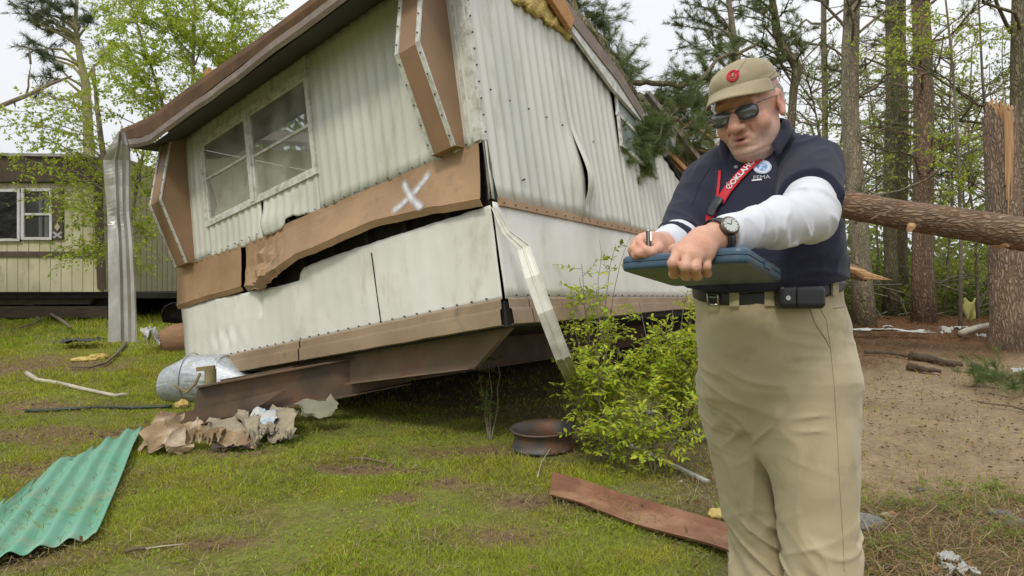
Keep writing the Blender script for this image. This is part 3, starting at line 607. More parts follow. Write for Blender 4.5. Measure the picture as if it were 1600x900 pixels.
mk('wall_backing',*prism([Q(2.1,.5,-.1),Q(3.7,.5,-.1),Q(3.7,1.1,-.1),Q(2.1,1.3,-.1)],-N2*.02),M_dark,home)
b=B(); panel(b,Q,0,LEN,lambda u:-.01,lambda u:.60,lambda s,v:.006+.014*(fbm(s*2,v*4,0,61)-.5),pitch=.20,sub=6,amp=.2,rows=8)
V,Fc=thicken(np.concatenate(b.v),[f[::-1] for f in b.f],.004); b.v=[V];b.f=Fc; b.mk('side_skirt_panel',M_wl,home,smooth=True)
b=B(); b.add(*beam(Q(.06,.605,.018),Q(LEN,.58,.018),.05,.02,N2)); b.mk('belt_strip',M_br,home)
mk('window',*prism([Q(HOLE[0]+.0,1.40,.008),Q(HOLE[1],1.22,.008),Q(HOLE[1],1.66,.008),Q(HOLE[0]+.1,1.98,.008)],N2*.02),mat('dusty_window_pane',(.30,.34,.33),(.22,.25,.25),rough=.15,scale=3,bump=0,spec=.8),home)
b=B()
for a,c in [((2.12,1.40),(2.96,1.22)),((2.14,1.4),(2.2,2.0)),((2.5,1.32),(2.62,1.85)),((2.14,1.70),(2.96,1.5))]: b.add(*beam(Q(*a,.03),Q(*c,.03),.035,.02,N2))
b.mk('window_frame',M_edge,home)
# eave trim of the long side: white drip edge, brown gutter rail, raw lumber at the torn front
def ev(px,py,h): s,v=su(px,py,h); return Q(s,v,h)
H_=.07
mk('eave_trim',*prism([ev(893,48,H_),ev(960,141,H_),ev(1002,189,H_),ev(1004,180,H_),ev(966,128,H_),ev(895,36,H_)],-N2*.03),M_edge,home)
mk('eave_rail',*prism([ev(850,-14,H_+.01),ev(893,34,H_+.01),ev(965,126,H_+.01),ev(1005,188,H_+.01),ev(1006,172,H_+.01),ev(968,110,H_+.01),ev(900,20,H_+.01),ev(862,-30,H_+.01)],-N2*.05),M_fas,home)
mk('torn_rafter',*prism([ev(850,-20,H_+.03),ev(892,45,H_+.03),ev(898,30,H_+.03),ev(872,-20,H_+.03)],-N2*.04),M_wood,home)
V=[]
for i in range(26):
    t=i/25; px=800+92*t; py=-12+62*t
    for k,off in enumerate([0,9,20,30]): p=ev(px+off*.5,py-off+6+5*rng.random(),.03+.03*rng.random()); V.append(p)
Fc=[(i*4+j,(i+1)*4+j,(i+1)*4+j+1,i*4+j+1) for i in range(25) for j in range(3)]
mk('wall_insulation',*thicken(V,Fc,.03),M_ins,home,smooth=True)
b=B()
for px,py,s in [(905,45,.05),(918,70,.05),(940,88,.07),(976,150,.08),(888,20,.07)]:
    c=ev(px,py,.02); V,Fc=tube([c-UP*s*.5,c,c+UP*s*.6],[s*.5,s*.7,s*.2],7,jit=.6); mk('roof_insulation',V,Fc,M_ins,home)
# peeled corner strip leaning from the corner down to the ground
pts=[ev(771,324,.03),P(792,365,3.8),P(818,388,3.68),P(832,432,3.6),P(852,487,3.55),P(880,560,3.6),PG(915,640,.02)]
def ribbon(pts,w,wv,name,m,parent=None,t=.004,lip=.012,**k):
    V=[];n=len(pts)
    for i in range(n):
        d=nz(pts[min(i+1,n-1)]-pts[max(i-1,0)]); s=A_(wv[i],float); s=nz(s-d*(s@d)); q=np.cross(d,s); ww=w[i]
        V+=[pts[i]-s*ww/2+q*lip,pts[i]-s*ww/2,pts[i]-s*ww*.08,pts[i]-s*ww*.05+q*lip*.8,pts[i]+s*ww*.05+q*lip*.8,pts[i]+s*ww*.1,pts[i]+s*ww/2,pts[i]+s*ww/2+q*lip]
    Fc=[(i*8+j,(i+1)*8+j,(i+1)*8+j+1,i*8+j+1) for i in range(n-1) for j in range(7)]
    return mk(name,*thicken(V,Fc,t),m,parent,**k)
M_strip=mat('cream_painted_metal_strip',(.66,.65,.58),(.52,.5,.43),rough=.35,scale=8,bump=.15,dirt=(.3,.27,.2),dscale=6,dthr=.62)
ribbon(pts,[.02,.04,.065,.08,.082,.08,.07],[(1,.0,.3)]*7,'peeled_corner_strip',M_strip,home)
# ================================================================ the neighbouring home, left background
M_tan=mat('tan_siding',(.64,.60,.41),(.56,.52,.35),rough=.7,scale=2,bump=.1,bscale=20,dirt=(.30,.27,.15),dscale=3,dthr=.64,st=(1,1,.5))
M_tbr=mat('dark_brown_board',(.13,.095,.065),(.085,.065,.05),rough=.8,scale=6,bump=.2,st=(3,3,1))
M_whp=mat('white_window_paint',(.7,.7,.7),(.6,.6,.58),rough=.5,scale=10,bump=.05)
M_tarp=mat('black_tarp',(.012,.012,.013),rough=.45,scale=5,bump=.8,bscale=7,bdist=.05)
M_dg=mat('dark_window_glass',(.055,.06,.06),(.03,.035,.035),rough=.12,scale=3,bump=0,spec=.8)
nb=root('mobile_home',P(80,500,12.5),'tan mobile home with grooved siding and a tarped window in the left background','mobile home')
NY=11.8
def n_(px,py,dy=0): p=P(px,py,NY); p[1]-=dy; return p
# siding with vertical grooves, front
def grooves(Fn,u0,u1,z0,z1,pitch,name,parent,m,flip=False):
    us=[u0];V=[]
    u=u0
    seq=[]
    while u<u1-1e-6:
        e=min(u+pitch,u1); seq+=[(u,0),(e-.02,0),(e-.018,-.012),(e-.002,-.012)]; u=e
    seq.append((u1,0))
    for (a,d) in seq: V+=[Fn(a,z0(a),d),Fn(a,z1(a),d)]
    Fc=[(2*i,2*i+2,2*i+3,2*i+1) for i in range(len(seq)-1)]
    if flip: Fc=[f[::-1] for f in Fc]
    return mk(name,V,Fc,m,parent)
zf=lambda py:CH-(py-450)/1000*NY
xL=-14.5; xR=(160-800)/1000*NY
grooves(lambda u,z,d:A_([u,NY-d,z]),xL,xR,lambda u:zf(456),lambda u:zf(287),.2,'front_siding',nb,M_tan)
grooves(lambda u,z,d:A_([xR+.02-d,u,z]),NY,NY+14,lambda u:zf(456),lambda u:zf(236),.2,'end_siding',nb,mat('olive_tan_siding',(.38,.34,.19),(.31,.28,.15),rough=.8,scale=2,dirt=(.2,.18,.09),dscale=2,dthr=.6),flip=True)
mk('belt_board',*box(xL,xR,NY-.03,NY,zf(401),zf(393)),M_tbr,nb)
b=B(); b.add(*prism([A_([xL,NY-.10,zf(285)]),A_([xR+.02,NY-.10,zf(285)]),A_([xR-.08,NY-.18,zf(249)]),A_([xL,NY-.18,zf(240)])],A_([0,.14,0]))); b.mk('roof_fascia',M_tbr,nb)
mk('roof',*prism([A_([xL,NY-.22,zf(240)]),A_([xR-.08,NY-.22,zf(249)]),A_([xR-.08,NY+14,zf(244)]),A_([xL,NY+14,zf(236)])],A_([0,0,.05])),M_alu,nb)
b=B(); b.add(*prism([n_(146,262,.04),n_(158,262,.04),n_(166,452,.04),n_(154,452,.04)],A_([0,.05,0]))); b.mk('corner_board',M_tbr,nb)
def nwin(x0,x1,y0,y1):
    a,c=n_(x0,y1),n_(x1,y0); w=B()
    for (p,q,r,s) in [(a[0],c[0],a[2],a[2]+.05),(a[0],c[0],c[2]-.05,c[2]),(a[0],a[0]+.05,a[2],c[2]),(c[0]-.05,c[0],a[2],c[2])]: w.add(*box(p,q,NY-.05-.002*(s-r>.1),NY,r,s))
    w=w.mk('window',M_whp,nb); return w,a,c
w,a,c=nwin(-62,34,296,377)
V,Fc=grid(lambda u,v:A_([a[0]+.05+(c[0]-a[0]-.1)*u,NY-.03-.04*fbm(u*7+v*3,v*6-u*4,0,5),a[2]+.05+(c[2]-a[2]-.1)*v]),np.linspace(0,1,30),np.linspace(0,1,24)); mk('tarp',V,Fc,M_tarp,w,smooth=True)
w,a,c=nwin(36,84,295,375)
mk('pane',*box(a[0]+.05,c[0]-.05,NY-.012,NY-.002,a[2]+.05,c[2]-.05),M_dg,w)
mk('sash_bar',*box(a[0],c[0],NY-.04,NY-.01,(a[2]+c[2])/2-.02,(a[2]+c[2])/2+.02),M_whp,w)
V,Fc=grid(lambda u,v:A_([a[0]+.3+.45*u,NY-.014-.01*math.sin(u*25),a[2]+.06+(c[2]-a[2]-.12)*v]),np.linspace(0,1,20),[0,1]); mk('curtain',V,Fc,mat('grey_curtain',(.16,.17,.165),rough=.9,bump=0),w)
sh=mk('shutter',*box(n_(85,374)[0],n_(100,374)[0],NY-.04,NY,zf(374),zf(296)),M_tbr,nb)
M_dia=mat('cream_diamond',(.5,.47,.33),rough=.8,bump=0)
for py in (309,355):
    q=n_(92.5,py,.042); mk('diamond',*prism([q+A_([.055,0,0]),q+A_([0,0,.075]),q-A_([.055,0,0]),q-A_([0,0,.075])],A_([0,-.012,0])),M_dia,sh)
for aa,cc in [((86,363),(99,372)),((99,363),(86,372))]:
    mk('sprayed_mark',*beam(n_(*aa,.046+.004*(aa[0]==86)),n_(*cc,.046+.004*(aa[0]==86)),.035,.004,(0,1,0)),mat('pale_spray_paint',(.5,.52,.55),rough=.8,bump=0),sh)
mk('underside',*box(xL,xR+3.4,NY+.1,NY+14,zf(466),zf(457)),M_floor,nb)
b=B(); b.add(*prism([n_(-300,460,-.3),n_(136,460,-.3),n_(124,476,-.3),n_(-300,478,-.3)],A_([0,.08,0]))); b.mk('steel_outrigger',mat('grey_brown_steel',(.17,.15,.11),(.11,.1,.075),rough=.8,scale=5),nb)
b=B(); b.add(*box(xL,xR,NY+.15,NY+.3,zf(497),zf(479))); b.mk('skirt_plank',mat('dark_plank',(.09,.07,.045),(.05,.04,.03),rough=.9,scale=4,st=(1,4,6)),nb)
for i,(px,py0,py1) in enumerate([(-80,478,505),(20,478,505),(110,478,505)]): q=n_(px,492,-.8); mk('support_block',*box(q[0]-.2,q[0]+.2,q[1],q[1]+.4,.3,zf(466)),M_oldwood,nb)
mk('underhome_shade_sheet',*box(xL,xR+3.3,NY+3.2,NY+3.3,.1,zf(460)),M_dark,nb)  # upright dark sheet standing in for the shade under the tan home
# ================================================================ loose things on the lawn
def flat(name,pix,lift,thick,m,label,cat,h=None,group=None,parent=None):
    pts=[PG(*q[:2],lift if len(q)<3 else q[2]) for q in pix]; V,Fc=prism(pts,A_([0,0,-thick])); return mk(name,V,Fc[::1],m,parent,label=label,cat=cat,group=group)
# green corrugated sheet
A0=PG(221,668,.05);B0=PG(150,832,.05); la=nz(B0-A0); wa_=nz(np.cross(la,[0,0,1])); wa_=wa_ if wa_[0]<0 else -wa_; LA=np.linalg.norm(B0-A0)
def ab(px,py): q=PG(px,py,.05)-A0; return q@la,q@wa_
upl=[ab(*q) for q in [(210,668),(196,672),(180,682),(165,683),(150,688),(139,704),(130,710),(112,709),(100,716),(88,715),(60,738),(44,752),(28,768),(12,778),(20,783),(8,790),(0,794),(-30,800)]]
bs2=[(q[1],q[0]) for q in upl]; lo_=[ab(*q) for q in [(150,832),(120,838),(80,848),(40,860),(0,868),(-40,880)]]; los=[(q[1],q[0]) for q in lo_]
bmax=max(ab(-60,840)[1],1.3)
nb_=130;V=[]
for i in range(nb_):
    bv=bmax*i/(nb_-1); a0=interp(bv,bs2); a1=interp(bv,los)
    if a1<a0+.02:a1=a0+.02
    for j in range(22):
        t=j/21; aa=a0+(a1-a0)*t; p=A0+la*aa+wa_*bv; g_=float(gz(p[0],p[1])); p[2]=g_+.045+.0125*math.cos(bv/.088*2*math.pi)+.02*math.sin(aa*2.3+1)*t+.012*(fbm(p[0]*3,p[1]*3,0,5)-.5)
        V.append(p)
Fc=[(i*22+j,(i+1)*22+j,(i+1)*22+j+1,i*22+j+1) for i in range(nb_-1) for j in range(21)]
M_green=mat('faded_green_roof_plastic',(.125,.36,.235),(.19,.39,.285),rough=.5,scale=3,bump=.1,bscale=20,dirt=(.34,.34,.24),dscale=3.5,dthr=.66,dsoft=.12,st=(1,1,1),spec=.4)
mk('corrugated_sheet',*thicken(V,Fc,.003),M_green,smooth=True,label='faded green corrugated roofing sheet lying torn on the lawn',cat='roofing sheet')
# galvanised duct elbow
cs=[(P(266,600,5.95),.17),(P(283,594,5.95),.20),(P(300,590,5.95),.225),(P(345,590,5.9),.225),(P(352,592,5.9),.215),(P(402,603,5.8),.06)]
V=[];n=40
for c,r in cs:
    for j in range(n): t=2*math.pi*j/n; r_=r; r=r*(1+.14*(fbm(math.cos(t)*2+c[0]*5,math.sin(t)*2,c[0]*3,9,2)-.5)); V.append(c+A_([.25*math.cos(t)*r*(1 if c is cs[0][0] else .1),.9*math.cos(t)*r,math.sin(t)*r*(.98+.05*math.sin(3*t))])); r=r_
Fc=[(i*n+j,i*n+(j+1)%n,(i+1)*n+(j+1)%n,(i+1)*n+j) for i in range(len(cs)-1) for j in range(n)]
duct=mk('duct_elbow',*thicken(V,[f[::-1] for f in Fc],.004),M_galv,smooth=False,label='crumpled galvanized duct elbow behind the rusty beam',cat='duct')
b=B()
for q in (2,4):
    c,r=cs[q]; b.add(*tube([c+A_([.025*math.cos(2*math.pi*j/n),.9*math.cos(2*math.pi*j/n)*(r+.004),math.sin(2*math.pi*j/n)*(r+.004)]) for j in range(n+1)],.006,5,cap=False))
b.mk('duct_seam',M_galv,duct,smooth=True)
# crumpled cardboard / paper pieces
def crumple(c,sx,sy,sz,name,m,label,cat,seed,group=None,rot=0,fold=1.,n=22,parent=None):
    def fn(u,v):
        a=math.pi*(1.1*u-.05)*fold; w=.5+.5*fbm(u*3,v*3,seed*1.7,seed)
        x=(u-.5)*sx; y=(v-.5)*sy; z=sz*(rdgf(u*2.3+seed,v*2.1,seed)*.8+.35*rdgf(u*5,v*5,seed+1))
        ex=(1+.35*(fbm(u*6,v*6,0,seed+3)-.5)); x*=ex;y*=ex
        return A_([c[0]+x*math.cos(rot)-y*math.sin(rot),c[1]+x*math.sin(rot)+y*math.cos(rot),c[2]+z])
    V,Fc=grid(fn,np.linspace(0,1,n),np.linspace(0,1,n)); keep=[f for k,f in enumerate(Fc) if not ((k//(n-1) in (0,1,n-2,n-3) or k%(n-1) in (0,1,n-2,n-3)) and hsh(np.int64(k//3),np.int64(seed),np.int64(1),7)>.55)]
    V,Fc=thicken(V,keep,.004); return mk(name,V,Fc,m,parent,label=label,cat=cat,group=group)
def rdgf(x,y,s): return float((1-abs(2*vn(x,y,s*.37,int(s))-1))**1.3)
M_kraft=mat('brown_kraft_paper',(.36,.255,.14),(.22,.145,.08),rough=.9,scale=5,bump=.3,bscale=20,dirt=(.6,.52,.42),dscale=4,dthr=.6)
M_grayp=mat('grey_wet_paper',(.42,.365,.25),(.24,.205,.14),rough=.9,scale=6,bump=.4,bscale=25,dirt=(.17,.14,.1),dscale=5,dthr=.62)
M_bluep=mat('white_paper_blue_stain',(.58,.58,.55),(.5,.5,.47),rough=.9,scale=6,dirt=(.12,.3,.5),dscale=5,dthr=.60,dsoft=.05,bump=.3)
# the big folded piece: upright kraft paper sheet
def sheet(pix,name,m,label,cat,t=.004,par=None,group=None):
    # pix: rows of (px,py,Y) forming a quad mesh
    r=len(pix);c_=len(pix[0]); V=[P(*q)+.012*(rng.random(3)-.5) for row in pix for q in row]
    # subdivide with a little crumple
    Vs=[];nu,nv=(r-1)*5+1,(c_-1)*5+1; G=A_(V).reshape(r,c_,3)
    for i in range(nu):
        for j in range(nv):
            a=min(i//5,r-2);d=min(j//5,c_-2);fa=(i-5*a)/5;fd=(j-5*d)/5
            p=G[a,d]*(1-fa)*(1-fd)+G[a+1,d]*fa*(1-fd)+G[a,d+1]*(1-fa)*fd+G[a+1,d+1]*fa*fd
            k=.085*(rdgf(p[0]*8,p[2]*8+p[1]*3,3)-.5); rag=(A_([.06*(vn(i*.45,j*.45,p[0]*3,6)-.5),0,.09*(vn(i*.5,j*.5,p[0]*4,5)-.5)])+.012*(rng.random(3)-.5)) if (i in (0,nu-1) or j in (0,nv-1)) else 0; Vs.append(p+A_([k*.3,k,k*.5])+rag); 
    Fc=[(i*nv+j,(i+1)*nv+j,(i+1)*nv+j+1,i*nv+j+1) for i in range(nu-1) for j in range(nv-1)]
    edge=[]
    return mk(name,*thicken(Vs,Fc,t),m,par,label=label,cat=cat,group=group)
GK='torn paper and board under the rusty beam'
sheet([[(218,708,4.05),(222,690,4.1),(228,668,4.15),(236,650,4.3),(250,645,4.45)],[(232,704,4.05),(250,700,4.0),(262,690,4.0),(262,668,4.15),(262,648,4.5)],[(262,692,4.1),(285,700,4.05),(295,695,4.05),(290,670,4.2),(282,658,4.55)]],'kraft_paper',M_kraft,'folded brown kraft paper beside the green corrugated sheet','paper')
sheet([[(262,672,4.72),(268,698,4.4)],[(290,668,4.72),(296,697,4.4)],[(320,660,4.75),(318,692,4.4)]],'cardboard',M_kraft,'dark brown cardboard under the left end of the rusty beam','cardboard')
for i,(q,mm,lb) in enumerate([
 ([[(318,662,4.75),(322,674,4.5),(328,690,4.35)],[(345,656,4.75),(352,668,4.45),(356,688,4.3)],[(372,650,4.8),(378,662,4.5),(388,684,4.3)]],M_grayp,'tan torn paper pile near the middle of the rusty beam'),
 ([[(318,680,4.2),(322,696,4.15)],[(350,678,4.18),(352,700,4.12)],[(392,682,4.2),(396,700,4.15)]],M_kraft,'flat tan board lowest in the torn paper pile'),
 ([[(366,652,4.8),(374,668,4.4),(396,690,4.15)],[(385,648,4.8),(392,662,4.4),(402,694,4.12)],[(402,644,4.8),(404,656,4.45),(406,690,4.15)]],M_grayp,'pale tan flap hanging to a point below the beam'),
 ([[(400,644,4.85),(402,657,4.5),(404,674,4.35)],[(414,641,4.85),(418,653,4.5),(420,664,4.35)],[(426,640,4.85),(430,654,4.5),(434,672,4.35)]],M_bluep,'white paper scrap stained blue below the beam'),
 ([[(425,640,4.85),(427,662,4.5),(425,690,4.3)],[(440,636,4.85),(442,655,4.5),(436,684,4.3)],[(452,632,4.85),(462,650,4.5),(464,676,4.35)]],M_grayp,'grey folded rag of paper right of the blue stained scrap'),
 ([[(444,650,4.7),(438,672,4.4),(440,690,4.3)],[(452,646,4.7),(456,660,4.5),(466,682,4.4)]],M_grayp,'narrow grey paper strip at the right end of the pile'),
 ([[(462,632,4.75),(478,655,4.6)],[(490,630,4.75),(498,660,4.6)],[(518,628,4.8),(527,644,4.7)]],mat('grey_green_felt',(.27,.25,.17),(.2,.19,.13),rough=.9,scale=6,bump=.3),'grey green roofing felt sheet poking out under the beam')]):
    sheet(q,'torn_paper',mm,lb,'paper',group=GK)
for i_,(px_,py_,s_,m_2,lb_) in enumerate([(335,700,.13,M_kraft,'tan crumpled paper ball lowest on the left of the pile'),(398,698,.12,M_grayp,'small grey crumpled paper left of the pointed flap'),(418,690,.13,M_grayp,'grey crumpled paper under the blue stained scrap'),(355,662,.16,M_kraft,'brown crumpled paper high in the middle of the pile'),(445,694,.10,M_grayp,'small grey paper wad at the right foot of the pile'),(300,700,.13,M_kraft,'brown crumpled paper under the dark cardboard'),(380,650,.14,M_grayp,'grey crumpled paper tucked against the beam'),(475,660,.13,M_grayp,'grey paper wad beside the roofing felt')]): crumple(PG(px_,py_,.01),s_,s_*.8,s_*.9,'crumpled_paper',m_2,lb_,'paper',30+i_,group='crumpled paper balls in the pile',rot=i_*1.3,n=18)
crumple(PG(362,702,.01),.22,.12,.05,'dark_rag',mat('dark_wet_plastic',(.07,.05,.045),rough=.3,scale=9),'dark wet plastic scrap below the torn paper pile','plastic scrap',3)
# hollow brown barrel-like tub with white bag
t_=PG(262,553,.0)
V=[];n=28
for k,(r,z) in enumerate([(.30,0),(.33,.18),(.33,.36)]):
    for j in range(n): a=2*math.pi*j/n; V.append(t_+A_([.06+r*math.cos(a),.3+.7*r*math.sin(a),z+ (.08*math.cos(a)+.03*math.sin(3*a) if k==2 else 0)]))
Fc=[(i*n+j,i*n+(j+1)%n,(i+1)*n+(j+1)%n,(i+1)*n+j) for i in range(2) for j in range(n)]+[tuple(range(n))[::-1]]
tub=mk('broken_tub',*thicken(V,Fc,.012),mat('brown_box_board',(.36,.21,.12),(.25,.14,.08),rough=.9,scale=4,st=(1,1,5),bump=.3),smooth=True,label='brown broken tub with a black lining beside the white skirt panel',cat='tub')
V=[]
for k,(r,z) in enumerate([(.31,.34),(.34,.45),(.30,.56),(.18,.62)]):
    for j in range(n): a=math.pi*(.0+1.0*j/(n-1)); V.append(t_+A_([.06+r*math.cos(a),.34+.6*r*math.sin(a),z-.05*math.cos(a)]))
mk('black_lining',*thicken(V,[(i*n+j,i*n+j+1,(i+1)*n+j+1,(i+1)*n+j) for i in range(3) for j in range(n-1)],.01),M_tarp,tub,smooth=True)
crumple(PG(240,548,.02),.26,.22,.30,'plastic_bag',mat('white_plastic',(.6,.6,.57),(.45,.45,.42),rough=.4,scale=6,bump=.3),'crumpled white plastic bag against the brown tub','plastic bag',5)
# white plank-like strip, hose, branch, insulation bits
def path_tube(pix,r,name,m,label,cat,lift=.02,n=8,jit=.3,fl=1,group=None):
    pts=[];
    for (a,c) in zip(pix[:-1],pix[1:]):
        for t in np.linspace(0,1,6)[:-1]: pts.append(PG(a[0]+(c[0]-a[0])*t,a[1]+(c[1]-a[1])*t,lift))
    pts.append(PG(*pix[-1],lift)); rr=np.linspace(r[0],r[1],len(pts)); V,Fc=tube(pts,rr,n,jit=jit); return mk(name,V,Fc,m,label=label,cat=cat,group=group,smooth=True)
M_bleach=mat('bleached_wood',(.52,.47,.38),(.4,.35,.27),rough=.85,scale=8,bump=.3); M_stick=mat('grey_brown_stick',(.20,.15,.10),(.12,.09,.06),rough=.9,scale=12,bump=.4)
path_tube([(42,583),(58,594),(90,598),(130,608),(180,618),(201,616)],(.026,.016),'bleached_stick',M_bleach,'long bleached pale stick lying across the far left lawn','stick')
path_tube([(40,642),(95,640),(150,636),(210,637),(268,635)],(.015,.015),'garden_hose',mat('dark_green_hose',(.03,.05,.03),rough=.5,bump=0),'dark green garden hose lying straight in the grass','hose',jit=0)
path_tube([(110,573),(140,574),(165,567),(182,553),(196,537)],(.010,.022),'curved_branch',M_stick,'curved brown branch under the hanging metal strip','branch',lift=.04)
path_tube([(0,475),(50,476),(90,474)],(.03,.02),'dead_pole',M_stick,'weathered pole lying under the tan home','pole',lift=.3)
path_tube([(60,478),(78,490),(100,503),(110,512)],(.035,.02),'leaning_branch',M_stick,'crooked branch leaning out from under the tan home','branch',lift=.12)
path_tube([(52,478),(54,490),(62,500),(45,508),(30,512)],(.022,.012),'thin_branch',M_stick,'thin kinked branch hanging below the tan home','branch',lift=.08)
def clod(px,py,s,name,m,label,cat,seed=1,fl=.5,lift=0,Y=None,group=None):
    c=PG(px,py,lift) if Y is None else P(px,py,Y); n=14;V=[]
    for i in range(n):
        th=math.pi*i/(n-1)
        for j in range(18):
            ph=2*math.pi*j/18; d=A_([math.sin(th)*math.cos(ph),math.sin(th)*math.sin(ph),math.cos(th)*fl]); r=s*(.45+1.1*fbm(*(d*1.7+seed),seed)); V.append(c+d*r+A_([0,0,s*fl*.4]))
    return mk(name,V,[(i*18+j,(i+1)*18+j,(i+1)*18+(j+1)%18,i*18+(j+1)%18) for i in range(n-1) for j in range(18)],m,label=label,cat=cat,group=group)
GI='scraps of yellow insulation in the grass'
clod(136,563,.14,'insulation_scrap',M_ins,'flat yellow insulation scrap, left of two side by side by the curved branch','insulation',2,.25,group=GI)
clod(153,561,.10,'insulation_scrap',M_ins,'small thick yellow insulation scrap touching the curved branch','insulation',4,.5,group=GI)
clod(285,634,.06,'insulation_scrap',M_ins,'yellow insulation scrap at the tip of the rusty beam','insulation',5,.6,lift=.02,group=GI)
clod(1122,806,.045,'insulation_scrap',M_ins,'yellow insulation lump beside the rusty plank near the man','insulation',6,.5,lift=.02,group=GI)
crumple(PG(125,540,.03),.5,.3,.10,'dark_hubcap',mat('dark_grey_plastic',(.05,.06,.055),rough=.5,bump=0),'dark plastic scrap in the grass near the hanging strip','plastic scrap',8)
# wheel rim lying on its side
rc=PG(850,712,.0); prf=[(.165,.0),(.185,.005),(.200,.0),(.210,.012),(.202,.022),(.192,.032),(.187,.07),(.190,.10),(.200,.112),(.212,.118),(.216,.128),(.206,.132),(.196,.122),(.176,.108),(.160,.06),(.160,.03)]
n=56;V=[];ccn=rc+A_([0,.16,0.0]); ccn[2]=float(gz(ccn[0],ccn[1]))+.012
tilt=R(3)
for (r,z) in prf:
    for j in range(n): a=2*math.pi*j/n; x,y,zz=r*math.cos(a),r*math.sin(a),z; V.append(ccn+A_([x,y,zz+math.sin(tilt)*y+.01*math.cos(a)]))
m_=len(prf);Fc=[(i*n+j,i*n+(j+1)%n,((i+1)%m_)*n+(j+1)%n,((i+1)%m_)*n+j) for i in range(m_) for j in range(n)]
rim=mk('wheel_rim',V,Fc,mat('grey_rim_steel',(.12,.12,.12),(.07,.07,.07),rough=.55,metal=.35,scale=9,bump=.3,dirt=(.17,.085,.045),dscale=7,dthr=.52),smooth=True,label='rusty dark steel wheel rim lying flat beside the shrub',cat='wheel rim')
V=[ccn+A_([0,0,.035])]+[ccn+A_([.162*math.cos(a),.162*math.sin(a),.03]) for a in np.linspace(0,2*math.pi,32,endpoint=False)]
mk('rim_disc',V,[(0,1+i,1+(i+1)%32) for i in range(32)],mat('soil_filled_disc',(.13,.09,.06),(.07,.05,.035),rough=.95,scale=30,bump=.8,bscale=60,bdist=.02),rim)
# rusty channel plank toward the man
M_rp=mat('wet_rusty_sheet',(.28,.125,.065),(.20,.095,.055),rough=.5,scale=4,bump=.25,bscale=30,dirt=(.38,.24,.15),dscale=3.5,dthr=.62,spec=.5,st=(1,1,1))
a_,c_,d_,e_=PG(862,740,.05),PG(1150,826,.05),PG(1150,868,.03),PG(858,778,.02)
V=[]
for i in range(30):
    t=i/29
    for (k,dz) in [(-.03,.012),(0,.03),(.04,.0),(.5,-.004),(.97,.0),(1.0,.012)]:
        p=(a_*(1-t)+c_*t)*(1-k)+(e_*(1-t)+d_*t)*k; p[2]=float(gz(p[0],p[1]))+.03+dz+.006*math.sin(t*9); V.append(p)
V,Fc=thicken(V,[(i*6+j,i*6+j+1,(i+1)*6+j+1,(i+1)*6+j) for i in range(29) for j in range(5)],.004)
mk('rusty_plank',V,Fc,M_rp,label='wet rusty metal plank lying between the shrub and the man',cat='metal plank')
# pale metal strips under the shrub
M_pale=mat('pale_grey_metal',(.48,.48,.45),(.36,.36,.33),rough=.4,metal=.3,scale=8,bump=.1)
for i,(a,c,w,lb) in enumerate([((985,695),(1105,752),.03,'long grey metal strip running under the shrub towards the man'),((1010,645),(1062,632),.06,'white metal scrap behind the shrub beside the man'),((1050,668),(1108,686),.02,'short pale strip in the shrub left of the trousers')]):
    p,q=PG(*a,.03),PG(*c,.03); mk('metal_strip',*beam(p,q,w,.012),M_pale,label=lb,cat='metal strip',group='pale metal strips under the shrub')
# foreground small stick with white tip
path_tube([(196,861),(214,857),(232,856)],(.008,.006),'dark_twig',M_stick,'short dark twig in the lawn below the green sheet','twig')
path_tube([(228,857),(258,853),(288,850)],(.004,.002),'pale_straw_stalk',M_bleach,'thin pale stalk lying in the lawn beside the dark twig','stalk')
path_tube([(545,716),(570,716),(602,723)],(.006,.008),'brown_stick',M_stick,'thin brown stick on the bare patch of lawn','stick')
path_tube([(840,745),(846,722),(862,698),(866,684)],(.003,.002),'dry_stalk',M_bleach,'bent dry stalk standing before the wheel rim','stalk',lift=.05)
# right side debris
M_stone=mat('grey_stone',(.22,.215,.20),(.14,.135,.125),rough=.85,scale=12,bump=.5,bscale=40,bdist=.01)
GS='stones beside the man'
clod(1358,822,.065,'stone',M_stone,'largest grey stone, touching the trouser leg on the right','stone',11,.55,group=GS)
clod(1376,858,.025,'stone',M_stone,'small grey stone below the largest one at the right of the trousers','stone',12,.5,group=GS)
clod(1438,766,.025,'stone',M_stone,'small bluish stone at the near edge of the dirt drive','stone',13,.5,group=GS)
clod(1565,808,.06,'stone',M_stone,'flat grey stone in the weeds near the lower right corner','stone',14,.4,group=GS)
clod(1590,822,.05,'stone',M_stone,'grey stone cut by the right picture edge','stone',15,.5,group=GS)
clod(1388,808,.026,'stone',mat('tan_stone',(.42,.36,.22),rough=.9,scale=10),'tan rounded stone between weeds near the trousers','stone',16,.5,group=GS)
M_scrap=mat('white_scrap',(.5,.5,.47),(.36,.36,.33),rough=.5,scale=6,bump=.2)
crumple(PG(1485,880,.01),.09,.05,.04,'paper_scrap',M_scrap,'white paper scrap in the litter at the lower right','paper',21,group='white scraps at the lower right'); crumple(PG(1500,898,.01),.12,.05,.04,'paper_scrap',M_scrap,'white scrap cut by the bottom picture edge','paper',22,group='white scraps at the lower right')
crumple(PG(1388,524,.02),1.25,.28,.10,'white_sheet',M_scrap,'long crumpled white sheet at the foot of the pines','metal sheet',23,rot=-.05,n=26)
crumple(PG(1490,525,.02),.35,.18,.14,'plastic_bag',M_scrap,'white plastic bag on the pine straw by the snapped trunk','plastic bag',24)
crumple(PG(1387,514,.02),.14,.1,.06,'paper_cup',M_scrap,'small white scrap behind the long white sheet','paper',25)
crumple(PG(1533,528,.02),.12,.1,.06,'paper_wad',M_scrap,'small white scrap left of the snapped trunk','paper',26)
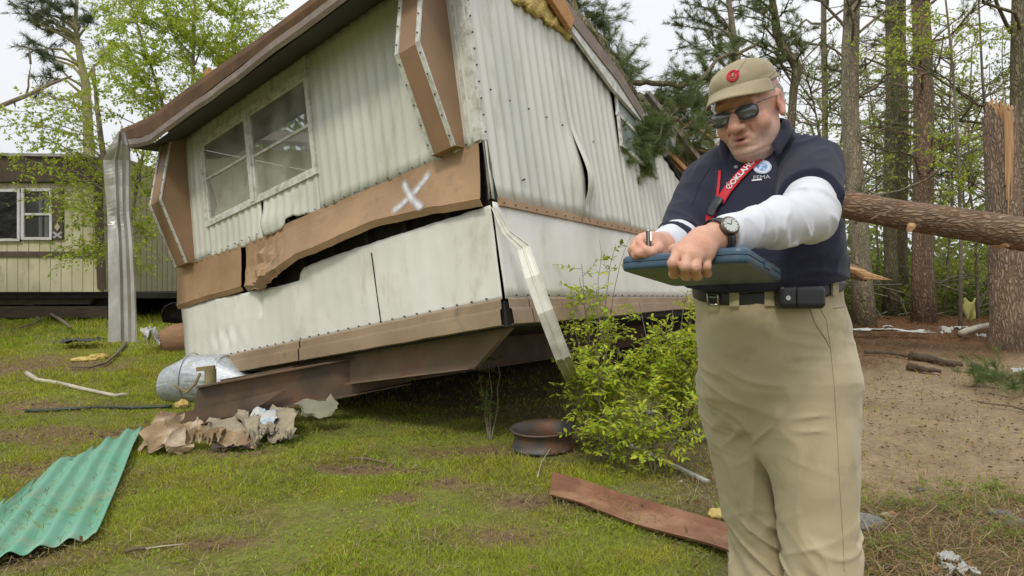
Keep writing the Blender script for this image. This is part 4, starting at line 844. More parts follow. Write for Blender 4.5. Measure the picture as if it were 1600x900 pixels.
crumple(PG(1598,583,.02),.25,.14,.05,'board_scrap',M_scrap,'pale board scrap at the right picture edge','board',27)
M_bark0=mat('dark_bark_plank',(.10,.075,.05),(.06,.045,.03),rough=.95,scale=10,bump=.6)
for (pl_,r,lb) in [([(1422,556),(1450,560),(1475,566),(1502,570)],(.05,.03),'dark rotten log upper of two beside the dirt drive'),([(1420,572),(1445,577),(1470,580)],(.045,.02),'dark rotten log lower of two beside the dirt drive'),([(1520,570),(1545,580),(1560,586)],(.03,.02),'dark stick pointing at the green pine bough'),([(1350,550),(1385,551),(1420,556)],(.02,.02),'thin dark stick along the far edge of the drive')]:
    path_tube(pl_,r,'fallen_stick',M_bark0,lb,'stick',lift=.03,jit=.6)
path_tube([(1530,628),(1560,632),(1580,634),(1600,640)],(.008,.012),'drive_twig',M_stick,'brown twig lying on the drive near the right edge','twig',lift=.02)
path_tube([(1502,520),(1525,512),(1556,505)],(.05,.035),'pale_log',M_bleach,'pale peeled log leaning behind the snapped trunk','log',lift=.12)
path_tube([(1340,882),(1400,890),(1470,904)],(.012,.014),'dark_root',M_bark0,'dark wet root in the litter below the trousers','root',lift=.0)
# grey metal strip hanging from the left roof corner
hp=[P(189,206,5.95),P(186,226,5.96),P(181,250,6.0),P(182,290,6.02),P(184,330,6.02),P(187,380,6.0),P(189,440,5.98),P(190,533,5.95)]
V=[];wf=[.05,.15,.24,.22,.20,.22,.235,.245]
hs2=[];n=len(hp)
zz=np.linspace(0,n-1,50)
for q in zz:
    i=min(int(q),n-2);t=q-i;p=hp[i]*(1-t)+hp[i+1]*t;w=wf[i]*(1-t)+wf[i+1]*t
    kk=.03*(fbm(q*1.5,0,0,3)-.5)+ (.03*math.exp(-((q-2.1)/.4)**2))+(.02*math.exp(-((q-4.2)/.2)**2))
    for (a,d) in [(-.5,.02),(-.49,.0),(-.2,.0+kk),(-.02,.01),(0.0,-.035+kk),(.05,-.035),(.08,.0),(.30,.01+kk),(.34,-.03),(.38,.0),(.49,.01),(.5,.03)]: V.append(p+A_([a*w,d,(-.02*abs(a) if q>n-1.2 else 0)]))
V,Fc=thicken(V,[(i*12+j,i*12+j+1,(i+1)*12+j+1,(i+1)*12+j) for i in range(49) for j in range(11)],.003)
mk('hanging_metal_strip',V,Fc,M_alu,label='dented grey metal flashing hanging from the left roof corner',cat='metal flashing')
# torn pale sheet behind the wall top, right of the long side
sheet([[(1028,208,6.9),(1024,228,6.85),(1032,250,6.8)],[(1045,196,6.9),(1042,222,6.85),(1044,246,6.8)],[(1058,204,6.9),(1054,226,6.9),(1040,232,6.8)]],'torn_metal_flap',M_pale,'torn pale metal flap standing up at the crushed end of the wall','metal flap')
# ================================================================ TREES AND PLANTS
M_bark=mat('pine_bark',(.40,.29,.20),(.27,.20,.145),rough=.95,scale=9,st=(1,1,.28),bump=1,bscale=16,bdist=.02,dirt=(.22,.21,.15),dscale=3,dthr=.62,crack=24,ccol=(.5,.46,.42))
M_barkr=mat('reddish_pine_bark',(.38,.27,.185),(.27,.19,.13),rough=.95,scale=10,st=(1,1,.25),bump=1,bscale=18,bdist=.02,crack=26,ccol=(.5,.45,.42))
M_barkg=mat('mossy_dark_bark',(.27,.24,.14),(.17,.15,.09),rough=.95,scale=9,st=(1,1,.35),bump=1,bscale=20,bdist=.02,crack=26,ccol=(.55,.52,.48))
M_barkt=mat('tan_grey_bark',(.37,.32,.215),(.24,.205,.145),rough=.95,scale=7,st=(1,1,.3),bump=.8,bscale=16,bdist=.02,crack=26,ccol=(.7,.68,.65))
M_twig=mat('grey_twig_bark',(.24,.20,.14),(.14,.12,.085),rough=.95,scale=14,bump=.5,bscale=40)
M_leaf=mat('spring_leaf',(1,1,1),(.92,.92,.9),rough=.6,bump=0,attr=True,trans=.45,spec=.25)
M_need=mat('pine_needle',(1,1,1),(.9,.9,.9),rough=.6,bump=0,attr=True,trans=.15,spec=.25)
C_SP=A_([.42,.49,.09]); C_BR=A_([.43,.52,.06]); C_DK=A_([.085,.12,.035]); C_PN=A_([.155,.195,.065]); C_OL=A_([.26,.32,.08])
def wander(a,c,n,amp,arc=0):
    a=A_(a,float);c=A_(c,float);L_=np.linalg.norm(c-a); ts=np.linspace(0,1,n); o=rng.random(3)*50
    return [a+(c-a)*t+A_([fbm(t*3,o[0],0,1,2)-.5,fbm(t*3,o[1],0,2,2)-.5,fbm(t*3,o[2],0,3,2)-.5])*amp*L_*math.sin(math.pi*min(t*.8+.1,1))*2+A_([0,0,arc*L_*math.sin(math.pi*t)]) for t in ts]
def grow(b,stem,srad,targets,nsub=6,sl=.5,rb=.02,arc=.08,amp=.12,lps=10,droop=0.,start=(.15,.9),seg=6,subseg=4,inner=.25):
    """limbs from a stem to target points, twigs on the limbs; returns leaf points and directions"""
    stem=A_(stem,float); LP=[];LD=[]
    for tg in targets:
        tg=A_(tg,float); cand=stem[max(1,int(len(stem)*start[0])):max(2,int(len(stem)*start[1]))]
        hd=np.linalg.norm(cand[:,:2]-tg[:2],axis=1); want=tg[2]-.45*hd; s=cand[np.argmin(np.abs(cand[:,2]-want)+.3*hd)]
        br=wander(s,tg,seg,amp,arc); L_=np.linalg.norm(tg-s); r=rb*(.5+.5*min(1,L_)) ; b.add(*tube(br,np.linspace(r,r*.25,seg),5,cap=False))
        br=A_(br); main=nz(tg-s)
        for k in range(nsub):
            t=inner+(1-inner)*rng.random(); q=t*(seg-1); i=min(int(q),seg-2); p=br[i]*(1-q+i)+br[i+1]*(q-i)
            d=nz(main*.7+rng.normal(size=3)*.65+A_([0,0,-droop])); l=sl*(.4+.8*rng.random())
            tw=wander(p,p+d*l,subseg,.12); b.add(*tube(tw,np.linspace(r*.28,r*.08,subseg),4,cap=False)); tw=A_(tw)
            u=rng.random(lps); ii=np.minimum((u*(subseg-1)).astype(int),subseg-2); f_=u*(subseg-1)-ii; P_=tw[ii]*(1-f_)[:,None]+tw[ii+1]*f_[:,None]
            LP.append(P_+rng.normal(size=(lps,3))*.03*sl); LD.append(np.repeat(d[None],lps,0))
    return np.concatenate(LP),np.concatenate(LD)
def ellpts(c,r,n,inner=.3):
    o=[]
    while len(o)<n:
        v=rng.normal(size=3); v/=np.linalg.norm(v); v*=(inner+(1-inner)*rng.random()**.5); o.append(A_(c)+v*A_(r))
    return o
def plant(name,stems,label,cat,group,targets,leafcol,leaf=.06,asp=.5,kind='leaf',bark=None,trunkpart='trunk',needle=(20,.10,.0022),tv=.5,hv=.2,**kw):
    b=B()
    for st,sr in stems: b.add(*tube(st,sr,12 if max(np.atleast_1d(sr))>.05 else 7,jit=.10))
    rt=root(name,A_(stems[0][0][0]),label,cat,group)
    LPs=[];LDs=[]
    k=np.array_split(np.arange(len(targets)),len(stems))
    for (st,sr),ix in zip(stems,k):
        if len(ix): st2=A_([np.interp(np.linspace(0,len(st)-1,30),np.arange(len(st)),A_(st)[:,q]) for q in range(3)]).T; a,d=grow(b,st2,sr,[targets[i] for i in ix],**kw); LPs.append(a);LDs.append(d)
    V,Fc=np.concatenate(b.v),b.f; mk(trunkpart,V,Fc,bark or M_twig,rt,smooth=True)
    C_,D_=np.concatenate(LPs),np.concatenate(LDs)
    if kind=='leaf': V,Fc=leafmesh(C_,leaf,asp,.3,D_); mk('foliage',V,Fc,M_leaf,rt,col=tint(len(C_),4,tv,hv)*leafcol)
    else: V,Fc=needles(C_,D_,needle[1],needle[0],needle[2]); mk('foliage',V,Fc,M_need,rt,col=np.repeat(tint(len(C_),3*needle[0],tv,hv)*leafcol,1,0))
    return rt
def gp(px,Y): x=(px-800)/1000*Y; return A_([x,Y,float(gz(x,Y))-.08])
def trunkline(pb,pt,Y,ytop=-250,amp=.02):
    g=gp(pb,Y); t=P(pt+(pt-pb)*.5*0,0,Y); d=(t-g)/(t[2]-g[2]); top=g+d*(P(0,ytop,Y)[2]-g[2]); return wander(g,top,12,amp)
# ---- the pines on the right
GP='standing pines at the edge of the wood'
def pine(pb,pt,Y,r,bark,label,ntg=26,zlo=2.0,zhi=7.5,spread=1.9,col=C_PN,needle=(16,.11,.0028),seed=0,sl=.5,bias=(0,0),lps=5):
    ntg=int(ntg*.72); st=trunkline(pb,pt,Y,-450,.012); z=np.array([p[2] for p in st]); rr=np.interp(z,[z[0],z[0]+.4,z[-1]],[r*1.25,r,r*.62])
    tg=[]
    for i in range(ntg):
        zz=zlo+(zhi-zlo)*rng.random()**.8; a=rng.random()*6.28; d=spread*(.35+.65*rng.random()); c=A_([np.interp(zz,z,[p[k] for p in st]) for k in (0,1)]); tg.append([c[0]+math.cos(a)*d+bias[0],c[1]+math.sin(a)*d+bias[1],zz+.2])
    return plant('pine_tree',[(st,rr)],label,'tree',GP,tg,col,kind='needle',bark=bark,needle=needle,nsub=5,sl=sl,rb=.03,arc=.05,amp=.2,lps=lps,start=(.1,.98),seg=7)
pine(1350,1331,11,.16,M_barkt,'tan-grey trunk, the first tree right of the man',26,2.2,8)
pine(1389,1399,13,.13,M_barkg,'mossy dark trunk, left one of the close pair behind the log',16,2.2,9,1.5)
pine(1411,1409,13.4,.15,M_barkg,'mossy dark trunk, right one of the close pair behind the log',16,2.6,9,1.5)
pine(1445,1441,11.4,.175,M_barkr,'straight reddish-brown trunk between the mossy pair and the snapped trunk',30,2.5,8)
pine(1592,1597,10.2,.16,M_barkg,'dark trunk standing just behind the snapped trunk',16,2.0,6.5,2.2,bias=(-.4,0))
pine(1285,1282,14,.07,M_barkt,'thin pale green trunk seen above the man\'s shoulder',22,3,8,1.9)
pine(1700,1700,11,.2,M_barkr,'pine outside the right edge whose boughs reach into the picture',14,2.5,7,2.6,bias=(-1.0,0))
g=gp(1500,9.9)
plant('spring_bough_tree',[([g,P(1502,400,9.9),P(1498,250,9.8),P(1490,120,9.7),P(1480,20,9.6),P(1470,-60,9.6)],[.03,.026,.022,.018,.014,.01])],'slim tree with bright leafy boughs spread high across the pine trunks','tree',None,[P(*q,9.4+1.1*rng.random()) for q in [(1400,60),(1380,80),(1420,50),(1360,70),(1440,70),(1460,30),(1500,55),(1530,50),(1540,70),(1520,90),(1410,90),(1390,20),(1550,30),(1480,80),(1350,100),(1340,75),(1440,20),(1570,60),(1460,210),(1500,220),(1520,240),(1480,260),(1440,230),(1500,290),(1470,300),(1530,200)]],C_BR,leaf=.05,asp=.45,nsub=9,sl=.4,rb=.010,lps=14,start=(.2,.98),arc=.05,inner=.4)
g=gp(1560,12)
plant('spring_bough_tree',[([g,P(1555,400,12),P(1545,250,12),P(1535,120,12),P(1530,20,12),P(1525,-80,12)],[.04,.034,.028,.022,.016,.01])],'slim leafy tree left of the snapped trunk, farther back than the first leafy one','tree',None,[P(*q,11.5+1.1*rng.random()) for q in [(1500,140),(1480,180),(1520,160),(1580,120),(1590,80),(1560,200),(1500,330),(1520,360),(1480,380),(1540,330),(1490,250),(1590,30),(1470,120),(1510,20),(1330,200),(1300,240),(1320,280),(1400,330),(1420,380),(1380,250),(1480,420),(1520,440)]],C_SP,leaf=.06,asp=.45,nsub=9,sl=.5,rb=.010,lps=16,start=(.2,.98),arc=.05,inner=.4)
# twisted tree behind the cap
st=[gp(1228,9.5),P(1232,330,9.5),P(1236,200,9.5),P(1240,140,9.5),P(1247,108,9.5),P(1238,92,9.5),P(1222,75,9.5),P(1213,50,9.5),P(1210,20,9.5),P(1203,-20,9.5),P(1190,-120,9.5)]
plant('twisted_pine',[(st,[.07,.06,.06,.055,.08,.07,.055,.06,.05,.045,.03])],'dark crooked trunk with a sharp bend directly above the cap','tree','standing pines at the edge of the wood',ellpts(P(1190,40,9.5),(1.3,.8,.8),22),C_PN,kind='needle',bark=M_barkg,needle=(18,.10,.003),nsub=6,sl=.45,rb=.02,lps=6,start=(.3,.98),amp=.25)
# pine boughs above and left of the cap, from a tree whose trunk the man hides
st=[gp(1180,9),P(1178,330,9),P(1168,170,9),P(1150,80,9),P(1130,-60,9),P(1120,-200,9)]
tg=[P(1090,30,8.6),P(1070,15,8.8),P(1100,50,8.7),P(1060,40,8.8),P(1085,5,8.6),P(1120,20,8.7),P(1065,60,8.7),P(1045,125,8.6),P(1130,40,9),P(1110,-10,9),P(1160,20,9),P(1090,100,8.9),P(1120,120,8.8),P(1075,-20,8.8)]
plant('bent_pine',[(st,[.09,.08,.06,.045,.03,.02])],'pine rising behind the man\'s cap with boughs reaching left over the gap of sky','tree','standing pines at the edge of the wood',tg,C_PN,kind='needle',bark=M_twig,needle=(18,.085,.0028),nsub=7,sl=.32,rb=.018,lps=5,start=(.35,.98),inner=.55,amp=.2)
# broken snag
sb_=gp(1578,8.9); top=P(1562,178,8.9)
n=30;V=[];rings=22
for i in range(rings+1):
    t=i/rings; c=sb_*(1-t)+top*t; r=(.21+.07*math.exp(-t*16))*(1-.04*t)
    for j in range(n):
        a=2*math.pi*j/n; rr=r*(1+.07*(fbm(math.cos(a)*3+9,math.sin(a)*3,t*2,6)-.5)+.04*(vn(a*6,t*3,0,9)-.5)); dz=0
        if i==rings: dz=.62*(fbm(a*1.9,1,0,44)-.5)+.16*(rng.random()-.5)
        V.append(c+A_([math.cos(a)*rr,math.sin(a)*rr,dz]))
snag=root('snapped_trunk',sb_,'thick pine trunk snapped off with an orange splintered top','tree trunk')
mk('trunk',V,[(i*n+j,i*n+(j+1)%n,(i+1)*n+(j+1)%n,(i+1)*n+j) for i in range(rings) for j in range(n)],M_bark,snag,smooth=True)
M_split=mat('fresh_split_wood',(.52,.34,.18),(.38,.215,.10),rough=.85,scale=10,st=(3,3,.4),bump=.6,bscale=30,bdist=.01)
b=B()
for i in range(60):
    a=rng.random()*6.28; r=.165*rng.random()**.5; p=top+A_([math.cos(a)*r,math.sin(a)*r,-.25]); h=.20+.16*rng.random()+.10*(a>2.5)*(a<4.5); b.add(*tube([p,p+A_([.01,.0,h*.7]),p+A_([.03*(rng.random()-.5),.03*(rng.random()-.5),h])],[.034,.026,.006],5,jit=.7))
for i in range(5): # long bare strip where the bark came away
    x=-.06+.020*i; p=top+A_([x-.02,-.205+.3*x*x,-.02]); b.add(*tube([p,p+A_([.01,-.004,-.5]),p+A_([.0,.0,-1.0-.2*(i%3)])],[.018,.020,.006],5,jit=.3))
b.mk('splintered_top',M_split,snag)
# the fallen log
la_,lb_=P(1800,400,7.5),P(1075,286,8.3)
pts=wander(la_,lb_,26,.012); rl=np.interp(np.linspace(0,1,26),[0,.3,.6,1],[.205,.195,.175,.13]); n=26;V=[]
tt_=nz(lb_-la_);a1,a2=frame(tt_)
Vl=[]
NS=130
for i in range(NS):
    t=i/(NS-1); q=t*25;k=min(int(q),24); c=pts[k]*(1-q+k)+pts[k+1]*(q-k); r=np.interp(t,[0,.3,.6,1],[.205,.195,.175,.13])
    for j in range(n):
        a=2*math.pi*j/n; Vl.append(c+(a1*math.cos(a)+a2*math.sin(a))*r*(1+.16*(fbm(math.cos(a)*2.6+4,math.sin(a)*2.6,t*26,5)-.5)+.07*(vn(a*5,t*70,0,8)-.5)))
log=root('fallen_log',P(1450,360,7.9),'long fallen pine trunk running from the right edge behind the man','fallen tree')
b=B(); b.add(Vl,[(i*n+j,i*n+(j+1)%n,(i+1)*n+(j+1)%n,(i+1)*n+j) for i in range(NS-1) for j in range(n)]+[tuple(range(n))[::-1]]); b.mk('trunk',mat('fallen_pine_bark',(.33,.24,.16),(.22,.155,.10),rough=.95,scale=7,st=(.35,1,1),bump=1,bscale=14,bdist=.03,dirt=(.36,.17,.09),dscale=6,dthr=.64,crack=22,cst=(.3,1,1),ccol=(.45,.4,.36)),log,smooth=True)
for (px,py,dx,dz) in [(1432,352,-.10,-.05),(1566,383,.04,.02)]:
    p=P(px,py,7.66); mk('branch_stub',*tube([p+A_([0,.1,0]),p+A_([dx,-.03,dz])],[.05,.04],10,jit=.3),M_split,log)
mk('loose_twig',*tube(wander(P(1400,325,7.62),P(1362,342,7.55),6,.1),.008,5),M_stick,log)
# splintered branch stub at the man's back
b=B(); b.add(*tube(wander(P(1290,410,7.4),P(1356,432,7.3),6,.05),[.10,.09,.085,.08,.075,.06],10,jit=.2)); bs4=b.mk('splintered_branch',M_barkr,None,smooth=True,label='broken branch with a long pale splinter pointing right behind the man\'s back',cat='branch')
b=B()
for q in range(6): b.add(*tube([P(1322+4*q,418+2*q,7.25),P(1350,424+2*q,7.22),P(1358+6*q if q!=1 else 1394,430+1.5*q if q!=1 else 438,7.2)],[.03,.022,.002],5,jit=.4))
b.mk('splinters',M_split,bs4)
# ---- the pine that fell on the home
fr=root('fallen_pine_crown',P(990,170,7.2),'top of a fallen pine with broken limbs tangled over the crushed roof','fallen tree')
b=B(); LPs=[];LDs=[]
limbs=[([P(872,-40,7.6),P(900,25,7.5),P(935,60,7.4),P(958,95,7.3),P(980,128,7.2),P(995,150,7.2)],.055),([P(988,128,7.2),P(1020,130,7.2),P(1060,134,7.3),P(1085,132,7.4),P(1120,95,7.6),P(1180,70,8)],.035),([P(995,150,7.2),P(1030,170,7.1),P(1060,200,7.1),P(1085,240,7.1),P(1110,280,7.2)],.05),
 ([P(985,160,7.3),P(1010,168,7.1),P(1035,185,6.9),P(1060,190,7.2)],.07),([P(1040,182,6.7),P(1010,200,6.4),P(985,215,6.15),P(962,240,6.0)],.014),([P(1010,200,6.4),P(1005,240,6.25),P(990,270,6.15),P(975,292,6.1)],.011),([P(1035,185,6.7),P(1030,215,6.5),P(1008,262,6.3)],.010),([P(985,160,7.0),P(1000,200,6.6),P(970,205,6.3)],.012),([P(1100,250,7.3),P(1120,190,7.5),P(1140,150,7.8)],.03),([P(1060,200,7.2),P(1100,195,7.4),P(1150,180,7.8)],.03),([P(930,55,7.4),P(900,90,7.6),P(905,120,7.6)],.02),([P(1020,160,7.2),P(1090,150,7.6),P(1110,110,7.8)],.02)]
for pts,r in limbs:
    pp=[];
    for a,c in zip(pts[:-1],pts[1:]): pp+=list(wander(a,c,4,.12))[:-1]
    pp.append(pts[-1]); b.add(*tube(pp,np.linspace(r,r*.55,len(pp)),8,jit=.3))
mk('limbs',np.concatenate(b.v),b.f,M_barkg,fr,smooth=True)
b=B()
specs=[(0,[P(905,10,7.7),P(890,45,7.7),P(915,70,7.6),P(925,100,7.5),P(945,130,7.4),P(960,60,7.6),P(900,-10,7.8),P(975,100,7.4),P(930,30,7.7),P(955,125,7.3),P(935,95,7.9),P(915,45,8),P(950,110,8),P(890,20,7.9),P(880,0,7.9),P(945,40,7.9),P(965,90,7.6),P(985,120,7.5)],.42,8),
 (2,[P(1000,190,6.9),P(1080,200,7),P(1100,220,7.2),P(1070,170,7.3),P(1095,160,7.4),P(1110,250,7.4),P(1050,160,7.2),P(1090,185,7.6),P(1120,200,7.8),P(1080,150,7.8),P(1120,160,7.7),P(1060,150,7.5),P(1100,130,7.7),P(1135,140,8),P(1075,230,7.3),P(1095,265,7.4),P(1050,185,7.4),P(1030,160,7.6)],.38,7),
 (1,[P(1050,110,7.3),P(1080,120,7.5),P(1030,150,7.3),P(1100,110,7.8),P(1120,130,7.9),P(1150,60,8.2),P(1100,80,8),P(1140,90,8)],.35,5),
 (4,[P(960,235,5.95),P(975,215,6.1),P(965,250,5.95),P(985,195,6.2),P(1000,215,6.2),P(955,210,6.05),P(1010,200,6.2),P(1020,215,6.2),P(978,235,6.05)],.18,7),(5,[P(975,300,6.05),P(972,295,6.1),P(985,285,6.1),P(968,285,6.0)],.12,5),(6,[P(1010,258,6.2),P(1002,265,6.2),P(1020,235,6.3),P(1000,240,6.2)],.14,5),(3,[P(1020,180,6.8),P(1040,200,6.8),P(1030,215,6.7),P(1012,190,6.7)],.28,7)]
for li,tg,sl,ns in specs:
    st=A_(limbs[li][0]); st=A_([np.interp(np.linspace(0,len(st)-1,30),np.arange(len(st)),st[:,q]) for q in range(3)]).T
    a,d=grow(b,st,.02,tg,nsub=ns+3,sl=sl*1.15,rb=.012,lps=8,start=(.05,1),inner=.3,droop=.4,seg=5); LPs.append(a);LDs.append(d)
mk('twigs',np.concatenate(b.v),b.f,M_twig,fr,smooth=True)
C_=np.concatenate(LPs);D_=np.concatenate(LDs); V,Fc=needles(C_,D_,.11,20,.0017,.55); mk('needle_foliage',V,Fc,M_need,fr,col=tint(len(C_),60,.6,.25)*A_([.15,.19,.06]))
b=B()
for q in range(14): c=P(1075+rng.random()*45,185+rng.random()*70,7.2); d=nz(rng.normal(size=3)*A_([1,.4,.35])); b.add(*tube([c-d*.14,c,c+d*.2],[.004,.017,.003],5,jit=.4))
b.mk('splintered_wood',M_split,fr)
# broken roof boards and dark debris at the crushed end
for i,(a,c,w,m,lb) in enumerate([(P(1010,145,6.9),P(1100,262,7.1),.09,M_oldwood,'long grey board sloping down through the fallen pine limbs'),(P(1030,225,6.9),P(1090,285,7.0),.07,M_wood,'broken brown rafter low in the crushed corner'),(P(1050,250,7.2),P(1100,300,7.3),.16,M_bark,'thick broken log end in the dark of the crushed corner')]):
    mk('broken_board',*beam(a,c,w,.04 if i<2 else .14),m,label=lb,cat='board',group='broken timber at the crushed end')
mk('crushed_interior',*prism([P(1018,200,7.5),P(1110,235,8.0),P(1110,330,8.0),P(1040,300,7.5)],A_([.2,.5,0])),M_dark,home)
# ---- background wood, right: thin trees
def leafy(px,Y,h,label,group,rx=1.2,n=30,leaf=.07,col=C_SP,lean=0,lps=9,sl=.55,nsub=5,r=.05,z0=.35,name='young_tree',bark=None,asp=.5,tv=.5):
    g=gp(px,Y); top=g+A_([lean,0,h]); st=wander(g,top,9,.05); tg=ellpts(g+A_([lean*.6,0,h*(.5+z0*.5)]),(rx,rx,h*(1-z0)*.5),n)
    return plant(name,[(st,np.linspace(r,r*.35,9))],label,'tree',group,tg,col,leaf=leaf,asp=asp,bark=bark or M_twig,nsub=nsub,sl=sl,rb=.018,lps=lps,start=(.12,.98),arc=.06,tv=tv)
GY='young trees inside the wood'
yl=[(1262,12.5,6,1.3,C_OL),(1312,13,5.5,1.4,C_SP),(1372,15,6,1.5,C_SP),(1425,14.5,5,1.3,C_OL),(1470,13,6,1.5,C_SP),(1498,14,4.6,1.4,C_BR),(1530,12,5.2,1.3,C_OL),(1300,17,8,1.8,C_OL),(1360,19,8,2,C_SP),(1420,18,8,2,C_OL),(1480,18,7,2,C_SP),(1560,15,6,1.6,C_SP),(1620,14,6,1.7,C_OL),(1590,18,8,2,C_OL)]
wh=['just over the shoulder','beside the tan-grey trunk','between the tan-grey trunk and mossy pair','right of the mossy pair','right of the reddish trunk','bright green, in the gap before the snapped trunk','close left of the snapped trunk','far back over the shoulder','far back beyond the tan-grey trunk','far back beyond the mossy pair','far back right of the reddish trunk','behind the snapped trunk top','past the right edge','far back at the right edge']
for (px,Y,h,rx,c_),w in zip(yl,wh): leafy(px,Y,h,'slender young tree '+w,GY,rx,30,.065 if Y<16 else .085,c_,lean=(rng.random()-.5),lps=11,r=.03,asp=.45)
# bare twiggy dead branches among the trunks (hang on the standing pines)
# undergrowth that reads as one mass: low thicket
x=[];C_=[];cc=[]
N_=52000
px=1235+430*rng.random(N_); Y=12.8+10*rng.random(N_)**1.3; xx=(px-800)/1000*Y; top=.45+1.55*(.45+.9*fbm(xx*.7,Y*.5,0,81))
zz=.4+(top-.4)*rng.random(N_)**.8*(1-.5*(fbm(xx*2,Y*2,1,82)>.55)); C3=np.stack([xx,Y,zz],1); keep=fbm(xx*1.4,Y*1.4,zz*1.6,83)>.42; C3=C3[keep]
V,Fc=leafmesh(C3,.085,.55,0); g_=np.clip(fbm(C3[:,0]*1.1,C3[:,1]*.8,C3[:,2],84)*2.4-.7,0,1)[:,None]
cl=(A_([.11,.14,.04])*(1-g_)+A_([.32,.38,.07])*g_); mk('undergrowth',V,Fc,M_leaf,None,col=np.repeat(cl,4,0)*tint(len(C3),4,.6,.2),label='dense tangled undergrowth at the foot of the wood',kind='stuff',cat='undergrowth')
b=B()
for i in range(230):
    Y=12.3+6*rng.random();px=1330+330*rng.random(); g=gp(px,Y)+A_([0,0,.1+.8*rng.random()]); d=nz(rng.normal(size=3)*A_([1,.5,.35])); b.add(*tube(wander(g-d*.7,g+d*.7,5,.15),[.02,.016,.014,.01,.004],4,cap=False))
mk('brush_pile',np.concatenate(b.v),b.f,mat('grey_dead_branch',(.24,.2,.15),(.13,.11,.08),rough=.95,scale=10),None,smooth=True,label='tangle of grey dead branches heaped below the pines',kind='stuff',cat='brush')
# distant wood all round, one mass
N_=80000
ph=rng.random(N_); xx=-60+130*ph; Y=26+14*rng.random(N_)+.0*xx; tp=2.2+3.6*fbm(xx*.15,Y*.1,0,87)**1.0; zz=.3+tp*rng.random(N_)**.9
keep=(fbm(xx*.5,Y*.3,zz*.6,88)>.40)&~((xx/Y>-.30)&(xx/Y<.26)); C3=np.stack([xx,Y,zz],1)[keep]; V,Fc=leafmesh(C3,.30,.6,0); g_=np.clip(fbm(C3[:,0]*.4,C3[:,1]*.3,C3[:,2]*.5,89)*2.4-.7,0,1)[:,None]
cl=(A_([.09,.115,.04])*(1-g_)+A_([.24,.29,.07])*g_); mk('distant_wood',V,Fc,M_leaf,None,col=np.repeat(cl,4,0)*tint(len(C3),4,.5,.15),label='pale green far wood behind everything',kind='stuff',cat='woodland')
# yellow insulation hanging in the brush
c=P(1515,485,10.5); V,Fc=grid(lambda u,v:c+A_([(u-.5)*.20*(1-.3*v),.04*math.sin(u*7+v*5),-(v-.5)*.34+.04*math.sin(u*9)]),np.linspace(0,1,10),np.linspace(0,1,12)); mk('insulation_rag',*thicken(V,Fc,.02),mat('pale_yellow_rag',(.5,.47,.16),(.38,.36,.12),rough=1,scale=14,bump=.6),None,smooth=True,label='yellow rag of insulation caught in the brush left of the snapped trunk',cat='insulation')
# green pine bough on the straw
b=B(); LPs=[];st=[PG(1530,590,.05),PG(1565,592,.08),PG(1600,600,.06),PG(1640,606,.05)]; b.add(*tube(st,.012,6)); st2=A_([np.interp(np.linspace(0,3,30),np.arange(4),A_(st)[:,q]) for q in range(3)]).T
a,d=grow(b,st2,.02,[PG(1515,592,.1),PG(1535,583,.12),PG(1550,598,.1),PG(1575,580,.12),PG(1590,603,.1),PG(1620,590,.1)],nsub=6,sl=.28,rb=.008,lps=6,start=(.0,1)); pbq=root('pine_bough',st[0],'green pine bough lying on the straw at the right edge','bough'); mk('bough_stem',np.concatenate(b.v),b.f,M_twig,pbq); V,Fc=needles(a,d,.11,16,.0022); mk('needles',V,Fc,M_need,pbq,col=tint(len(a),48,.5,.2)*A_([.13,.17,.05]))
# ---- left trees
st=[gp(150,16),P(146,380,16),P(141,257,16),P(137,190,16),P(134,130,16),P(124,85,16),P(118,40,16),P(122,-40,16)]
tg=[P(*q,16+1.2*(rng.random()-.5)) for q in [(28,20),(40,10),(60,20),(75,5),(55,40),(90,15),(35,28),(110,8),(128,35),(138,30),(120,45),(45,65),(30,72),(60,90),(85,45),(95,-10),(70,-20),(40,-10),(70,120),(60,145),(80,105),(165,80),(105,60),(115,-30)]]
plant('tall_pine',[(st,[.15,.14,.13,.115,.10,.07,.05,.03])],'tall pine with dark needle clumps in the upper left corner','tree',None,tg,A_([.10,.125,.06]),kind='needle',bark=mat('lichen_bark',(.32,.30,.13),(.20,.18,.09),rough=.95,scale=8,st=(1,1,.4),bump=.6),needle=(14,.20,.006),nsub=6,sl=.55,rb=.045,lps=5,start=(.4,.98),inner=.6)
st=[P(-40,180,14),P(0,166,14),P(45,148,14),P(80,131,14),P(112,119,14)]
lt=root('leaning_dead_trunk',gp(-200,14),'bare dead trunk slanting up across the upper left sky','dead tree'); b=B(); b.add(*tube([gp(-330,14)]+st,[.09,.06,.052,.045,.035,.02],8,jit=.1)); 
for a,c in [((40,150),(48,100)),((48,100),(44,70)),((22,160),(24,168)),((60,140),(95,118)),((80,131),(66,124))]: b.add(*tube(wander(P(*a,14),P(*c,14),5,.1),[.025,.02,.018,.012,.006],5))
b.mk('trunk',M_twig,lt,smooth=True)
GL='bright spring-green trees behind the homes'
g=gp(292,10.6)
stems=[([g,P(296,300,10.6),P(300,170,10.6),P(303,60,10.6),P(306,-60,10.7)],[.06,.04,.03,.02,.012]),([g,P(285,300,10.6),P(262,190,10.4),P(235,100,10.3),P(205,10,10.2),P(190,-60,10.2)],[.05,.035,.028,.022,.016,.01]),([g,P(305,290,10.7),P(325,180,10.9),P(350,90,11),P(372,0,11)],[.04,.03,.025,.018,.012])]
